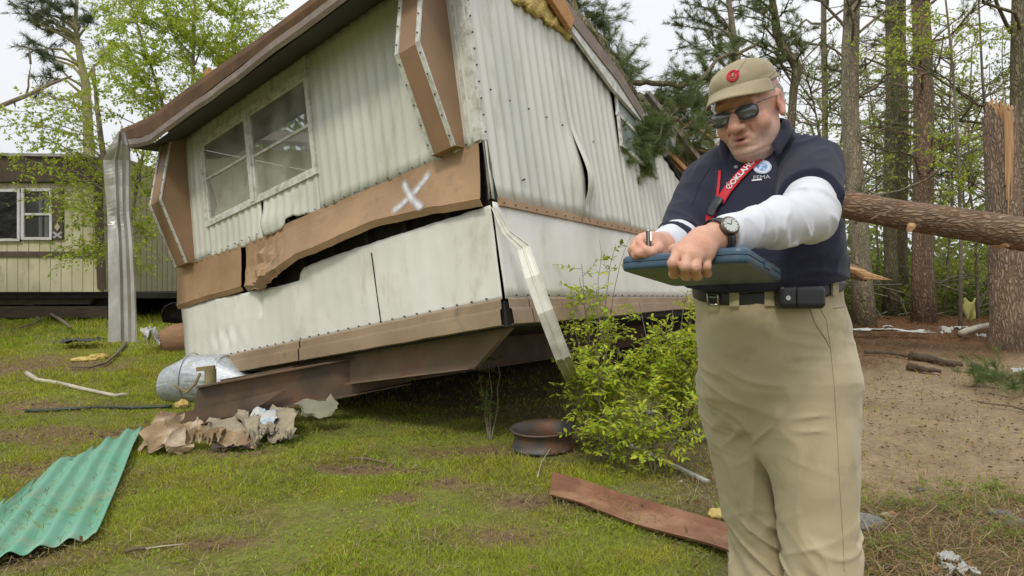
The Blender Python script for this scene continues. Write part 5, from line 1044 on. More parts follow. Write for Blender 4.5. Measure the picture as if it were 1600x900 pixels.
tg=[P(*q,10.6+1.6*(rng.random()-.5)) for q in [(300,20),(280,0),(320,30),(300,60),(270,40),(285,90),(310,110),(295,-20),(250,20),(330,80),
 (230,30),(200,20),(180,45),(215,70),(160,60),(190,95),(240,95),(220,125),(170,120),(200,150),(150,20),(250,150),(225,0),(180,0),(150,90),
 (350,60),(370,40),(385,80),(360,110),(400,30),(340,140),(330,10),(380,10),(405,60),(350,-10),(320,150),(415,20)]]
plant('spring_tree',stems,'bright yellow-green tree fanning up left of the raised roof','tree',GL,tg,C_BR,leaf=.055,asp=.45,nsub=18,sl=.6,rb=.014,lps=34,start=(.2,.98),arc=.05,inner=.15,tv=.45)
g=gp(188,10.8)
stems=[([g,P(184,400,10.8),P(172,300,10.8),P(158,220,10.8),P(150,150,10.8),P(146,100,10.8)],[.07,.06,.05,.045,.03,.015]),([g,P(196,380,10.9),P(212,300,11),P(225,230,11),P(240,180,11)],[.05,.04,.03,.02,.015])]
tg=[P(*q,10.7+1.2*(rng.random()-.5)) for q in [(20,190),(5,170),(50,200),(80,180),(40,225),(90,235),(120,190),(110,150),(60,160),(150,120),(30,300),(15,240),(80,310),(100,300),(130,330),(110,345),(140,300),(70,270),(160,270),(140,240),(90,390),(110,400),(150,390),(60,215),(130,165),(100,205),
 (200,330),(215,350),(240,300),(220,390),(205,280),(250,260),(230,240),(250,210),(215,420),(245,350),(200,220),(230,170)]]
plant('drooping_tree',stems,'pale green tree with boughs sweeping left across the tan home','tree',GL,tg,C_BR*.95,leaf=.055,asp=.5,nsub=14,sl=.5,rb=.012,lps=17,start=(.25,.98),arc=.10,droop=.3,inner=.25,tv=.5)
# ---- the bright shrub beside the home and seedlings
def shrub(base,tips,label,name,nsub=6,leaf=.045,lps=7,sl=.14,group=None,col=A_([.46,.54,.05]),r=.008,asp=.5):
    rt=root(name,base[0],label,'shrub',group); b=B(); LPs=[];LDs=[]
    for i,tp in enumerate(tips):
        s=base[i%len(base)]; st=wander(s,tp,9,.08,.03); b.add(*tube(st,np.linspace(r,r*.3,9),5,cap=False)); st=A_(st)
        for k in range(nsub):
            q=2+6*rng.random(); i0=min(int(q),7); p=st[i0]*(1-q+i0)+st[i0+1]*(q-i0); d=nz(rng.normal(size=3)*A_([1,1,.5])+A_([0,0,.25])); tw=wander(p,p+d*sl*(.6+.8*rng.random()),4,.1); b.add(*tube(tw,[r*.3,r*.25,r*.2,r*.12],4,cap=False)); tw=A_(tw)
            # paired leaflets along the twig
            for u in np.linspace(.25,1,lps):
                w=u*3;j=min(int(w),2); q_=tw[j]*(1-w+j)+tw[j+1]*(w-j); sd=nz(np.cross(d,A_([0,0,1.])+.4*rng.normal(size=3)))
                for sg_ in (1,-1): LPs.append(q_); LDs.append(sd*sg_+d*.5)
    mk('stems',np.concatenate(b.v),b.f,M_twig,rt,smooth=True)
    C_=A_(LPs);D_=A_(LDs); n=len(C_); D_=D_+rng.normal(size=(n,3))*.25; D_[:,2]-=.1; D_/=np.linalg.norm(D_,axis=1,keepdims=True)
    up_=np.zeros((n,3));up_[:,2]=1; up_+=rng.normal(size=(n,3))*.45; S_=np.cross(D_,up_); S_/=np.linalg.norm(S_,axis=1,keepdims=True); Nn=np.cross(S_,D_); sz=(leaf*(.55+.75*rng.random(n)))[:,None]
    V=np.stack([C_,C_+D_*sz*.4+S_*sz*asp*.5+Nn*sz*.08,C_+D_*sz*.8+S_*sz*asp*.33+Nn*sz*.03,C_+D_*sz-Nn*sz*.05,C_+D_*sz*.8-S_*sz*asp*.33+Nn*sz*.03,C_+D_*sz*.4-S_*sz*asp*.5+Nn*sz*.08],1).reshape(-1,3)
    i=np.arange(n)[:,None]*6; Fc=np.concatenate([i+[[0,1,2,3]],i+[[0,3,4,5]]],1).reshape(-1,4)
    mk('leaves',V,Fc,M_leaf,rt,col=tint(n,6,.6,.25)*col); return rt
def sb(px,py): return PG(px,py,-.01)
T_=lambda L: [P(*q) for q in L]
GS2='leafy saplings at the corner of the home'
shrub([sb(1045,700),sb(1075,690)],T_([(1000,470,4.3),(1020,500,4.2),(1048,478,4.2),(1075,490,4.1),(1092,520,4.0),(1040,530,4.1),(1060,560,4.0),(1085,575,3.9),(1020,560,4.1),(1005,520,4.2),(1070,450,4.1),(1098,470,4.1),(1035,500,4.4),(1055,520,3.8),(1085,550,4.2),(1000,590,4.1)]),'tall bright green sapling touching the left trouser leg','leafy_sapling',13,.046,6,.18,GS2,r=.006,asp=.42)
shrub([sb(935,700),sb(950,715)],T_([(880,470,4.4),(895,500,4.3),(905,430,4.5),(920,470,4.3),(935,450,4.3),(885,540,4.1),(950,500,4.2),(910,560,4.1),(965,545,4.1),(870,520,4.3),(940,580,4.0),(905,410,4.5),(960,480,4.3),(890,590,4.0),(975,585,4.0),(925,530,3.9)]),'bright green sapling with upright stems behind the wheel rim','leafy_sapling',13,.044,6,.17,GS2,r=.006,asp=.42)
shrub([sb(985,740),sb(960,735),sb(1020,745),sb(925,725)],T_([(930,620,3.7),(960,640,3.6),(990,650,3.5),(1020,650,3.5),(900,650,3.8),(1050,640,3.5),(1080,650,3.5),(1070,690,3.4),(980,600,3.8),(940,680,3.6),(1010,620,3.7),(1040,610,3.7),(1100,620,3.6),(900,620,3.9)]),'low spreading green sapling in front of the taller ones','leafy_sapling',9,.038,6,.15,GS2,r=.005,asp=.42)
shrub([sb(765,690)],T_([(762,560,4.6),(748,590,4.6),(775,540,4.7),(760,600,4.5)]),'thin dark-leaved seedling in the shade under the home','seedling',5,.035,4,.08,None,A_([.14,.2,.035]),.005)
shrub([PG(940,400,0)*0+P(930,560,4.7)],T_([(935,372,4.7),(985,372,4.6),(960,380,4.6)]),'thin leafy twig crossing the white skirt left of the case','leafy_twig',3,.05,4,.10,None,A_([.33,.42,.05]),.004)
# small weeds on the right foreground
GW='green weeds at the near edge of the drive'
for i,(px,py,s,lb) in enumerate([(1405,800,.12,'weed clump nearest the trousers at the edge of the drive'),(1470,778,.14,'broad weed clump in the middle of the drive edge'),(1500,805,.12,'weed clump left of the flat grey stone'),(1545,770,.10,'small weed clump above the flat grey stone'),(1580,850,.14,'weed clump in the lower right corner'),(1400,865,.10,'low weed clump below the largest grey stone'),(1590,790,.1,'weed clump cut by the right picture edge')]):
    g=sb(px,py); shrub([g],[g+A_([(rng.random()-.5)*s*2.6,(rng.random()-.5)*s*2,s*(.15+.5*rng.random())]) for _ in range(14)],lb,'weed_clump',5,.016,4,.05,GW,A_([.26,.32,.05]),.0015,.3)
# ---- left of the picture: what the window glass reflects
hs3=root('cream_house',(-10,6,0),'plain cream house standing left of the lawn','house')
grooves(lambda u,z,d:A_([-9.2+d,u,z]),1.5,9.2,lambda u:.3,lambda u:3.7,.2,'wall',hs3,M_tan)
mk('roof',*prism([A_([-8.8,1.2,3.7]),A_([-8.8,9.5,3.7]),A_([-11.5,9.5,4.5]),A_([-11.5,1.2,4.5])],A_([0,0,.08])),M_tbr,hs3)
mk('back_wall',*box(-14.2,-14.1,1.5,9.2,.1,3.7),M_tan,hs3); mk('side_wall',*box(-14.1,-9.25,9.1,9.2,.1,3.7),M_tan,hs3); mk('window',*box(-9.24,-9.14,4.5,6,1.6,2.8),M_dg,hs3)
GB='trees left of the lawn, seen in the window glass'
for k,(x,y,h) in enumerate([(-14,3.5,9),(-15,8.5,9),(-19,5.5,11),(-15.5,6.5,8)]):
    g=A_([x,y,0.]); st=wander(g,g+A_([0,0,h]),8,.04); tg=ellpts(g+A_([0,0,h*.65]),(1.8,1.8,h*.35),16)
    plant('yard_tree',[(st,np.linspace(.18,.05,8))],['leafy tree left of the lawn, nearest the photographer','leafy tree left of the lawn beside the tan home','tallest leafy tree left of the lawn, farthest out','smallest leafy tree left of the lawn'][k],'tree',GB,tg,C_OL,leaf=.22,nsub=6,sl=1.0,rb=.05,lps=10,start=(.2,.98))
# ================================================================ THE MAN: implicit surfaces
class Field:
    def __init__(s,lo,hi,res):
        s.lo=A_(lo,float); s.res=res; s.n=np.ceil((A_(hi)-s.lo)/res).astype(int)+1
        s.ax=[(s.lo[i]+res*np.arange(s.n[i])).astype(np.float32) for i in range(3)]; s.a=np.full(s.n,.06,np.float32)
    def sl(s,lo,hi):
        r=[]
        for i in range(3):
            a=int(np.clip((lo[i]-s.lo[i])/s.res,0,s.n[i])); b=int(np.clip((hi[i]-s.lo[i])/s.res+2,0,s.n[i])); r.append(slice(a,b))
        return tuple(r)
    def get(s,sl): return s.ax[0][sl[0]][:,None,None],s.ax[1][sl[1]][None,:,None],s.ax[2][sl[2]][None,None,:]
    def add(s,fn,lo,hi,k=.02,op='u',m=.06):
        sl=s.sl(A_(lo)-m-k,A_(hi)+m+k); X,Y,Z=s.get(sl)
        if 0 in s.a[sl].shape: return s
        d=fn(X,Y,Z); a=s.a[sl]
        if op=='u':
            h=np.clip(.5+.5*(a-d)/k,0,1); s.a[sl]=np.minimum(a*(1-h)+d*h-k*h*(1-h),.06)
        else:
            d=-d; h=np.clip(.5-.5*(a-d)/k,0,1); s.a[sl]=a*(1-h)+d*h+k*h*(1-h)
        return s
    def cap(s,a,b,ra,rb,k=.02,op='u'):
        a=A_(a,float);b=A_(b,float);ab=b-a;L2=ab@ab+1e-12
        def f(X,Y,Z):
            t=np.clip(((X-a[0])*ab[0]+(Y-a[1])*ab[1]+(Z-a[2])*ab[2])/L2,0,1)
            return np.sqrt((X-a[0]-t*ab[0])**2+(Y-a[1]-t*ab[1])**2+(Z-a[2]-t*ab[2])**2)-(ra+(rb-ra)*t)
        r=max(ra,rb); return s.add(f,np.minimum(a,b)-r,np.maximum(a,b)+r,k,op)
    def ell(s,c,r,M=None,k=.02,op='u'):
        c=A_(c,float);r=A_(r,float); M=np.eye(3) if M is None else M   # columns = local axes
        def f(X,Y,Z):
            q=[((X-c[0])*M[0,i]+(Y-c[1])*M[1,i]+(Z-c[2])*M[2,i])/r[i] for i in range(3)]
            k0=np.sqrt(q[0]**2+q[1]**2+q[2]**2); k1=np.sqrt((q[0]/r[0])**2+(q[1]/r[1])**2+(q[2]/r[2])**2)+1e-6
            return k0*(k0-1)/k1
        R_=r.max(); return s.add(f,c-R_,c+R_,k,op)
    def stack(s,T,k=.02,op='u',pw=2.,wr=None,grow=0):
        # T rows: z, cx, cy, a (half width x), b (half depth y)
        T=A_(sorted(T),float)
        def f(X,Y,Z):
            z=np.clip(Z,T[0,0],T[-1,0]); cx,cy,a,b=[np.interp(z,T[:,0],T[:,i]).astype(np.float32) for i in (1,2,3,4)]
            a=a+grow;b=b+grow
            q=((np.abs(X-cx)/a)**pw+(np.abs(Y-cy)/b)**pw)**(1/pw); d=(q-1)*np.minimum(a,b)*.95
            e=np.maximum(T[0,0]-Z,Z-T[-1,0]); d=np.where(e>0,np.sqrt(np.maximum(d,0)**2+e**2)+np.minimum(d,0)*.0+0*e,d) if True else d
            return d if wr is None else d+wr(X,Y,Z)
        return s.add(f,[(T[:,1]-T[:,3]).min()-grow,(T[:,2]-T[:,4]).min()-grow,T[0,0]],[(T[:,1]+T[:,3]).max()+grow,(T[:,2]+T[:,4]).max()+grow,T[-1,0]],k,op)
    def clip(s,fn): 
        X,Y,Z=s.get((slice(None),)*3); s.a=np.maximum(s.a,fn(X,Y,Z).astype(np.float32)); return s
    def warp(s,fn,band=.03):
        X,Y,Z=s.get((slice(None),)*3); i=np.nonzero(np.abs(s.a)<band); s.a[i]+=fn(s.ax[0][i[0]],s.ax[1][i[1]],s.ax[2][i[2]]).astype(np.float32); return s
    def mesh(s):
        a=s.a; a[0]=a[-1]=.06; a[:,0]=a[:,-1]=.06; a[:,:,0]=a[:,:,-1]=.06
        neg=a<0; c=np.zeros([q-1 for q in a.shape],np.int8)
        cor=[(i,j,k) for i in(0,1) for j in(0,1) for k in(0,1)]
        nn=[q-1 for q in a.shape]
        for (i,j,k) in cor: c+=neg[i:i+nn[0],j:j+nn[1],k:k+nn[2]]
        act=np.nonzero((c>0)&(c<8)); idx=np.full(nn,-1,np.int64); idx[act]=np.arange(len(act[0]))
        acc=np.zeros((len(act[0]),3));cnt=np.zeros(len(act[0]))
        for ax in range(3):
            o=[q for q in range(3) if q!=ax]
            for p in (0,1):
                for r in (0,1):
                    d0=[0,0,0];d0[o[0]]=p;d0[o[1]]=r;d1=list(d0);d1[ax]=1
                    v0=a[act[0]+d0[0],act[1]+d0[1],act[2]+d0[2]];v1=a[act[0]+d1[0],act[1]+d1[1],act[2]+d1[2]]
                    m=(v0<0)!=(v1<0); t=v0[m]/(v0[m]-v1[m]); pt=np.tile(A_(d0,float),(m.sum(),1)); pt[:,ax]+=t; acc[m]+=pt;cnt[m]+=1
        V=(acc/cnt[:,None]+np.stack(act,1))*s.res+s.lo
        Fs=[]
        for ax in range(3):
            o=[(ax+1)%3,(ax+2)%3]; sh=[slice(None)]*3; s0=list(sh);s1=list(sh);s0[ax]=slice(0,-1);s1[ax]=slice(1,None)
            n0=neg[tuple(s0)];n1_=neg[tuple(s1)]; e=np.nonzero(n0!=n1_); e=np.stack(e,1); ok=np.all(e[:,o]>0,1)&np.all(e[:,o]<A_(nn)[o],1)&(e[:,ax]<nn[ax]); e=e[ok]
            fl=n0[tuple(e.T)]
            def at(da,db): q=e.copy(); q[:,o[0]]+=da;q[:,o[1]]+=db; return idx[tuple(q.T)]
            f=np.stack([at(-1,-1),at(0,-1),at(0,0),at(-1,0)],1); f[~fl]=f[~fl][:,::-1]; Fs.append(f)
        Fs=np.concatenate(Fs); Fs=Fs[(Fs>=0).all(1)]
        # a little smoothing
        e=np.concatenate([Fs[:,[0,1]],Fs[:,[1,2]],Fs[:,[2,3]],Fs[:,[3,0]]]); 
        for it in range(2):
            sm=np.zeros_like(V);ct=np.zeros(len(V))
            for q in range(3): sm[:,q]=np.bincount(e[:,0],V[e[:,1],q],len(V))+np.bincount(e[:,1],V[e[:,0],q],len(V))
            ct=np.bincount(e[:,0],minlength=len(V))+np.bincount(e[:,1],minlength=len(V)); V=V*.5+.5*sm/np.maximum(ct,1)[:,None]
        return V,Fs
# ---- frames
FW=nz([-.57,-.82,0]); LF=nz([.82,-.57,0])        # the man's facing direction and his left
yaw=R(42);pit=R(18);roll=R(7)
def rdg(x,y,z,s,p=3): return (1-np.abs(2*vn(x,y,z,s)-1))**p
hf=nz([-math.sin(yaw)*math.cos(pit),-math.cos(yaw)*math.cos(pit),-math.sin(pit)])
hl=nz(np.cross([0,0,1],-hf)*-1); hl=nz(np.cross([0,0,1],hf))*1.0
if hl@A_([1,0,0])<0: hl=-hl            # his left = picture right
hu=np.cross(hf,hl); hu=hu if hu[2]>0 else -hu
hl2=hl*math.cos(roll)+hu*math.sin(roll); hu=nz(hu*math.cos(roll)-hl*math.sin(roll)); hl=hl2
HM=np.stack([hl,hf,hu],1); HO=P(1170,172,1.70)
def H(x,y,z): return HO+hl*x+hf*y+hu*z
def toH(V): return (V-HO)@HM
EL=P(1262,335,1.43); WR=P(1124,370,1.285); SL=A_([.805,1.725,1.375])
ER=A_([.45,1.70,1.175]); WRr=P(1036,385,1.46); SR=A_([.575,1.89,1.355])
def ring(py,l,r,D,b): z=CH-(py-450)/1000*D; return (z,((l+r)/2-800)/1000*D,D,(r-l)/2000*D,b)
TOR=[ring(495,1086,1322,1.80,.155),ring(470,1082,1318,1.79,.175),ring(440,1070,1323,1.78,.20),ring(400,1066,1323,1.78,.21),ring(350,1066,1316,1.79,.20),ring(300,1074,1302,1.81,.18),ring(262,1085,1290,1.82,.155),ring(238,1105,1276,1.83,.125),ring(212,1140,1250,1.83,.09),ring(197,1165,1232,1.82,.06)]
RL=[ring(590,1092,1235,1.84,.13),ring(640,1096,1200,1.86,.118),ring(700,1108,1202,1.87,.105),ring(760,1122,1212,1.87,.098),ring(820,1138,1218,1.875,.09),ring(862,1146,1226,1.88,.088),ring(895,1146,1240,1.88,.098),ring(960,1150,1240,1.88,.09),ring(1000,1155,1240,1.88,.09)]
LL=[ring(590,1180,1346,1.74,.14),ring(640,1168,1348,1.735,.13),ring(700,1188,1350,1.72,.118),ring(760,1210,1349,1.71,.11),ring(820,1224,1346,1.71,.10),ring(870,1230,1345,1.71,.098),ring(910,1236,1343,1.71,.10),ring(1000,1236,1340,1.71,.10),ring(1040,1230,1335,1.73,.095)]
TOR=[(t[0],t[1]-.010,t[2],t[3]-.014,t[4]) for t in TOR]
HIP=[ring(440,1080,1322,1.79,.172),ring(470,1083,1322,1.79,.175),ring(500,1086,1332,1.79,.178),ring(550,1089,1341,1.79,.178),ring(600,1092,1346,1.79,.168),ring(618,1094,1347,1.79,.15)]
RL=[ring(520,1150,1200,1.81,.07),ring(560,1110,1225,1.82,.11)]+RL; LL=[ring(520,1230,1290,1.77,.07),ring(560,1190,1335,1.75,.13)]+LL; HIP=HIP+[ring(660,1130,1310,1.79,.10)]
HIP=[(t[0],t[1]-.008,t[2],t[3]-.022,t[4]-.01) for t in HIP]; RL=[(t[0],t[1]+.004-.006,t[2],t[3]-.010,t[4]-.008) for t in RL]; LL=[(t[0],t[1]-.012,t[2],t[3]-.014,t[4]-.01) for t in LL]
def shrink(T,g): return [(t[0],t[1],t[2],max(.02,t[3]-g),max(.02,t[4]-g)) for t in T]
def zb(X,Y): return 1.058+.21*-1*((X-.70)*FW[0]+(Y-1.79)*FW[1])     # belt centre line, dips at the front
person_loc=(.70,1.79,0)
# ---- body: one continuous mesh
lo=(.12,1.05,-.01);hi=(1.12,2.16,1.70)
f=Field(lo,hi,.0032)
f.stack(shrink(TOR,.03),k=.03); f.stack(shrink(HIP,.025),k=.03); f.stack(shrink(RL,.03),k=.03); f.stack(shrink(LL,.03),k=.03)
f.cap((.745,1.88,.10),(.745,1.88,.10),.05,.05,.03); 
# feet
f.cap((.705,1.87,.07),(.63,1.76,.045),.05,.038,.03); f.cap((.84,1.72,.07),(.78,1.60,.045),.05,.038,.03)
# arms
f.cap(SL,EL,.052,.044,.03); f.cap(EL,WR,.040,.030,.02); f.cap(SR,ER,.06,.05,.03); f.cap(ER,WRr,.044,.03,.02)
# neck and head
f.cap((.70,1.83,1.40),H(0,-.035,-.05),.068,.052,.035)
f.ell(H(0,-.012,.035),(.079,.100,.098),HM,.02); f.ell(H(0,.024,-.028),(.063,.070,.074),HM,.03); f.ell(H(0,.042,-.080),(.044,.048,.045),HM,.03)
for s in (1,-1):
    f.ell(H(s*.034,.012,-.062),(.028,.043,.034),HM,.03); f.ell(H(s*.040,.066,-.034),(.028,.026,.026),HM,.02)
f.ell(H(0,.030,-.106),(.043,.050,.034),HM,.03); f.ell(H(0,.076,-.098),(.028,.022,.020),HM,.02)
f.cap(H(-.042,.082,.026),H(.042,.082,.026),.012,.012,.014)
for s in (1,-1): f.ell(H(s*.033,.101,.004),(.019,.014,.013),HM,.014,'s'); f.ell(H(s*.032,.078,.003),(.0145,)*3,HM,.003)
f.cap(H(0,.090,.012),H(0,.121,-.032),.009,.0155,.012)
for s in (1,-1): f.ell(H(s*.0155,.107,-.036),(.0100,.013,.009),HM,.005); f.ell(H(s*.008,.111,-.0415),(.0035,.006,.003),HM,.002,'s')
f.ell(H(0,.083,-.066),(.034,.016,.020),HM,.015)
f.ell(H(0,.0985,-.0585),(.022,.0095,.0055),HM,.006); f.ell(H(0,.0975,-.0755),(.019,.0100,.0070),HM,.006)
f.ell(H(0,.108,-.0665),(.0165,.014,.0030),HM,.003,'s')
for s in (1,-1):
    f.cap(H(s*.026,.092,-.036),H(s*.036,.078,-.062),.0012,.001,.006,'s')
    f.ell(H(s*.082,-.004,-.002),(.0085,.021,.033),HM,.006); f.ell(H(s*.084,.004,-.030),(.008,.010,.012),HM,.006); f.ell(H(s*.091,.001,.002),(.007,.0115,.019),HM,.004,'s')
# hands
def hand(wr,palm,mcps,chains,thumb,r=.0105,pr=.024):
    for m in mcps: f.cap(palm,m,pr*.75,.0125,.014)
    f.cap(wr,palm,.029,.028,.02)
    for a,c in zip(mcps[:-1],mcps[1:]): f.cap((a+palm)/2,(c+palm)/2,.018,.018,.015); f.cap(a*.7+c*.3,a*.3+c*.7,.010,.010,.008)
    for ch,rr in chains:
        for i in range(len(ch)-1): f.cap(ch[i],ch[i+1],rr*(1-.08*i),rr*(1-.08*(i+1)),.0025)
        for q in ch[1:-1]: f.ell(q,(rr*1.05,)*3,None,.003)
    for i in range(len(thumb)-1): f.cap(thumb[i],thumb[i+1],[.016,.0125,.0105][i],[.0125,.0115,.009][i],.006)
M4=[P(1059,392,1.238),P(1075,397,1.228),P(1091,400,1.228),P(1106,399,1.24)]
PI4=[P(1051,411,1.222),P(1070,416,1.214),P(1087,418,1.216),P(1104,416,1.23)]
T4=[P(1053,428,1.262),P(1072,431,1.258),P(1089,431,1.26),P(1105,427,1.266)]
E4=[P(1057,430,1.295),P(1075,432,1.29),P(1092,431,1.29),P(1107,428,1.295)]
hand(WR,P(1097,378,1.262),M4,[((M4[i],PI4[i],T4[i],E4[i]),[.0104,.0108,.0104,.0092][i]) for i in range(4)],[P(1096,378,1.29),P(1070,384,1.325),P(1052,390,1.345)])
pb=P(1018,383,1.425)
M5=[P(1002,376,1.40),P(996,381,1.405),P(994,386,1.415),P(995,391,1.43)]
Cc=[((M5[0],P(1000,381,1.372),P(1010,391,1.352),P(1013,396,1.352)),.0092),((M5[1],P(990,388,1.38),P(999,396,1.358),P(1009,399,1.356)),.0096),((M5[2],P(987,391,1.395),P(993,399,1.372),P(1003,401,1.37)),.0092),((M5[3],P(988,396,1.41),P(994,401,1.39),P(1002,402,1.385)),.008)]
hand(WRr,pb,M5,Cc,[P(1026,386,1.41),P(1029,389,1.375),P(1019,394,1.352)],pr=.022)
def facew(X,Y,Z):
    m=(Z>1.38); x=(X-HO[0])*hl[0]+(Y-HO[1])*hl[1]+(Z-HO[2])*hl[2]; y=(X-HO[0])*hf[0]+(Y-HO[1])*hf[1]+(Z-HO[2])*hf[2]; z=(X-HO[0])*hu[0]+(Y-HO[1])*hu[1]+(Z-HO[2])*hu[2]
    ax_=np.abs(x); w=.0015*(fbm(x*45,y*45,z*45,77,3)-.5)
    w=w+.0022*np.exp(-((ax_-(.024+.35*(-.036-z)))/.0022)**2)*(z<-.034)*(z>-.066)*(y>.05)        # folds beside the nose
    w=w+.0014*np.exp(-((z-.040-.004*np.sin(x*90))/.0016)**2)*(y>.06)+.0014*np.exp(-((z-.030-.003*np.sin(x*70+1))/.0014)**2)*(y>.06)
    w=w+.0016*np.exp(-((z+.016+.25*(ax_-.03))/.0018)**2)*(ax_>.014)*(ax_<.05)*(y>.05)            # bags under the eyes
    w=w+.0022*np.exp(-((z+.088+4*x*x)/.0025)**2)*(ax_<.03)*(y>.05)+.002*np.exp(-((z+.108-2*x*x)/.002)**2)*(y>.03)
    return w*m
f.warp(facew,.012)
V,Fc=f.mesh()
hl_=toH(V); n_=len(V)
skin=np.ones((n_,3))*A_([.66,.385,.275]); mot=fbm(V[:,0]*60,V[:,1]*60,V[:,2]*60,3); m2_=fbm(V[:,0]*22,V[:,1]*22,V[:,2]*22,6); skin*= (.84+.32*mot)[:,None]; skin*=(1+np.clip(m2_-.5,0,1)[:,None]*A_([.1,-.45,-.45]))
inh=(V[:,2]>1.36)*1.0
def blob(c,r): return np.exp(-(((hl_-A_(c))/A_(r))**2).sum(1))*inh
def tintc(w,c): 
    global skin
    skin=skin*(1-w[:,None])+A_(c)*w[:,None]
for s in (1,-1): tintc(.55*blob((s*.045,.085,-.035),(.026,.04,.022)),(.56,.23,.17)); tintc(.7*blob((s*.088,0,0),(.02,.025,.035)),(.55,.22,.17))
tintc(.6*blob((0,.12,-.03),(.018,.03,.016)),(.56,.23,.17))
st=np.clip(sstep(-.045,-.075,hl_[:,2])*sstep(-.01,.04,hl_[:,1])*inh*.50*(.4+.8*fbm(V[:,0]*400,V[:,1]*400,V[:,2]*400,8,2)),0,.8)*(1-np.clip(blob((0,.1,-.067),(.03,.03,.016))*1.5,0,1)); tintc(st,(.48,.40,.34))
lip=np.clip((blob((0,.103,-.0585),(.021,.02,.0055))+blob((0,.103,-.0755),(.018,.02,.0065)))*1.4,0,1)*.75; tintc(lip,(.47,.19,.16))
tintc(np.clip(blob((0,.10,-.0665),(.015,.02,.0028))*1.3,0,1),(.10,.03,.03))
hands=(V[:,1]<1.47)&(V[:,2]<1.22); kn=(fbm(V[:,0]*90,V[:,1]*90,V[:,2]*90,13)-.35)*1.2
hw=np.clip(kn,0,1)*hands; tintc(hw*.5,(.52,.24,.17)); skin[hands]*=.95
M_skin=mat('skin',(1,1,1),(.93,.9,.88),rough=.48,scale=70,bump=.5,bscale=230,bdist=.0015,attr=True,spec=.4)
bs=[q for q in M_skin.node_tree.nodes if q.type=='BSDF_PRINCIPLED'][0]; bs.inputs['Subsurface Weight'].default_value=.12; bs.inputs['Subsurface Radius'].default_value=(.012,.004,.002); bs.inputs['Subsurface Scale'].default_value=.6
man=mk('person',V,Fc,M_skin,None,smooth=True,col=skin,label='heavy-set man in khaki cap and navy polo writing on a blue case',cat='person')
# ---- trousers
def creases(V,segs):
    pass
f=Field((.40,1.50,-.0),(1.12,2.1,1.16),.0042)
def wrp(X,Y,Z):
    n=vn(X*5,Y*5,Z*4,41); m=vn(X*7,Y*7,Z*6,42); a=.6*X-.8*(Y-1.8)
    w=.018*(fbm(X*6,Y*6,Z*4,10,4)-.5)
    w=w-.012*rdg(X*5,Y*5,Z*34+a*12+3*n,4)*np.exp(-((Z-.78)/.15)**2)*np.clip(m*2-.5,0,1)
    w=w-.017*rdg(X*6,Y*6,Z*22-a*16+4*n,7,4)*np.exp(-((Z-.55)/.16)**2)*np.clip(1.5-m*2,0,1)
    w=w-.021*rdg(X*6,Y*6,Z*24+a*14+4*n,9,2)*sstep(.48,.26,Z)
    w=w-.009*rdg(X*12+n,Y*12,Z*4,12,4)*sstep(.95,.6,Z)
    return w
g=Field((.40,1.50,-.0),(1.12,2.1,1.16),.0042)
f.stack(HIP,k=.01,pw=2.15); f.stack(RL,k=.035); g.stack(HIP,k=.01,pw=2.15); g.stack(LL,k=.035)
hh_=np.clip(.5+.5*(f.a-g.a)/.004,0,1); f.a=np.minimum(f.a,g.a)-.004*hh_*(1-hh_)
f.warp(wrp)
# the split between the legs, front crotch crease
f.clip(lambda X,Y,Z: (Z-(zb(X,Y)+.026)))
f.clip(lambda X,Y,Z: .075-Z+0*X+0*Y)
V,Fc=f.mesh()
M_kh=mat('khaki_twill',(.47,.40,.25),(.41,.35,.215),rough=.85,scale=6,bump=.35,bscale=900,bdist=.0006,sheen=.25,spec=.2,dirt=(.3,.25,.16),dscale=9,dthr=.66)
trou=mk('trousers',V,Fc,M_kh,man,smooth=True)
# ---- polo shirt
f=Field((.36,1.28,.93),(1.10,2.1,1.56),.004)
def wrs(X,Y,Z):
    w=.009*(fbm(X*6,Y*6,Z*5,31,3)-.5)
    n=vn(X*4,Y*4,Z*4,32)
    w=w-.0065*rdg(X*9+Z*4,Y*6,Z*30-X*16+2*n,33)*sstep(.66,.74,X)*sstep(1.02,1.12,Z)          # pulls around the raised arm
    w=w-.011*rdg(X*7+n,Y*7,Z*28,35)*sstep(1.16,1.06,Z)                                       # creases above the belt
    w=w-.007*rdg(X*20+Z*10,Y*8,Z*12+n*2,37)*sstep(.62,.52,X)
    return w
f.stack([(t[0],t[1],t[2],t[3],t[4]) for t in TOR],k=.02)
u_=nz(EL-SL); v_=nz(ER-SR); wd=nz(WRr-ER); e0=SL+u_*.285; e1=ER+wd*.045
BX=((.36,1.20,.93),(1.10,2.1,1.56),.004)
f=Field(*BX); f.stack(TOR,k=.02); f.cap(SL-A_([0,0,.005]),A_([.73,1.81,1.40]),.073,.078,.04); f.cap(SR,A_([.68,1.83,1.385]),.07,.08,.04); f.cap((.70,1.83,1.41),(.685,1.80,1.455),.082,.070,.03)
g=Field(*BX); g.cap(SL,e0+u_*.05,.076,.071,.02); hd=nz(u_+A_([.0,0,.35])); g.clip(lambda X,Y,Z:(X-e0[0])*hd[0]+(Y-e0[1])*hd[1]+(Z-e0[2])*hd[2])
g2=Field(*BX); g2.cap(SR,ER+v_*.015,.075,.062,.035); g2.cap(ER,e1+wd*.05,.060,.058,.02); g2.clip(lambda X,Y,Z:np.where((X-ER[0])**2+(Y-ER[1])**2+(Z-ER[2])**2<.13**2,(X-e1[0])*wd[0]+(Y-e1[1])*wd[1]+(Z-e1[2])*wd[2],-.06))
def smin(a,d,k): h=np.clip(.5+.5*(a-d)/k,0,1); return a*(1-h)+d*h-k*h*(1-h)
f.a=smin(smin(f.a,g.a,.03),g2.a,.02).astype(np.float32)
f.warp(wrs)
f.clip(lambda X,Y,Z:(zb(X,Y)+.021)-Z)
V,Fc=f.mesh()
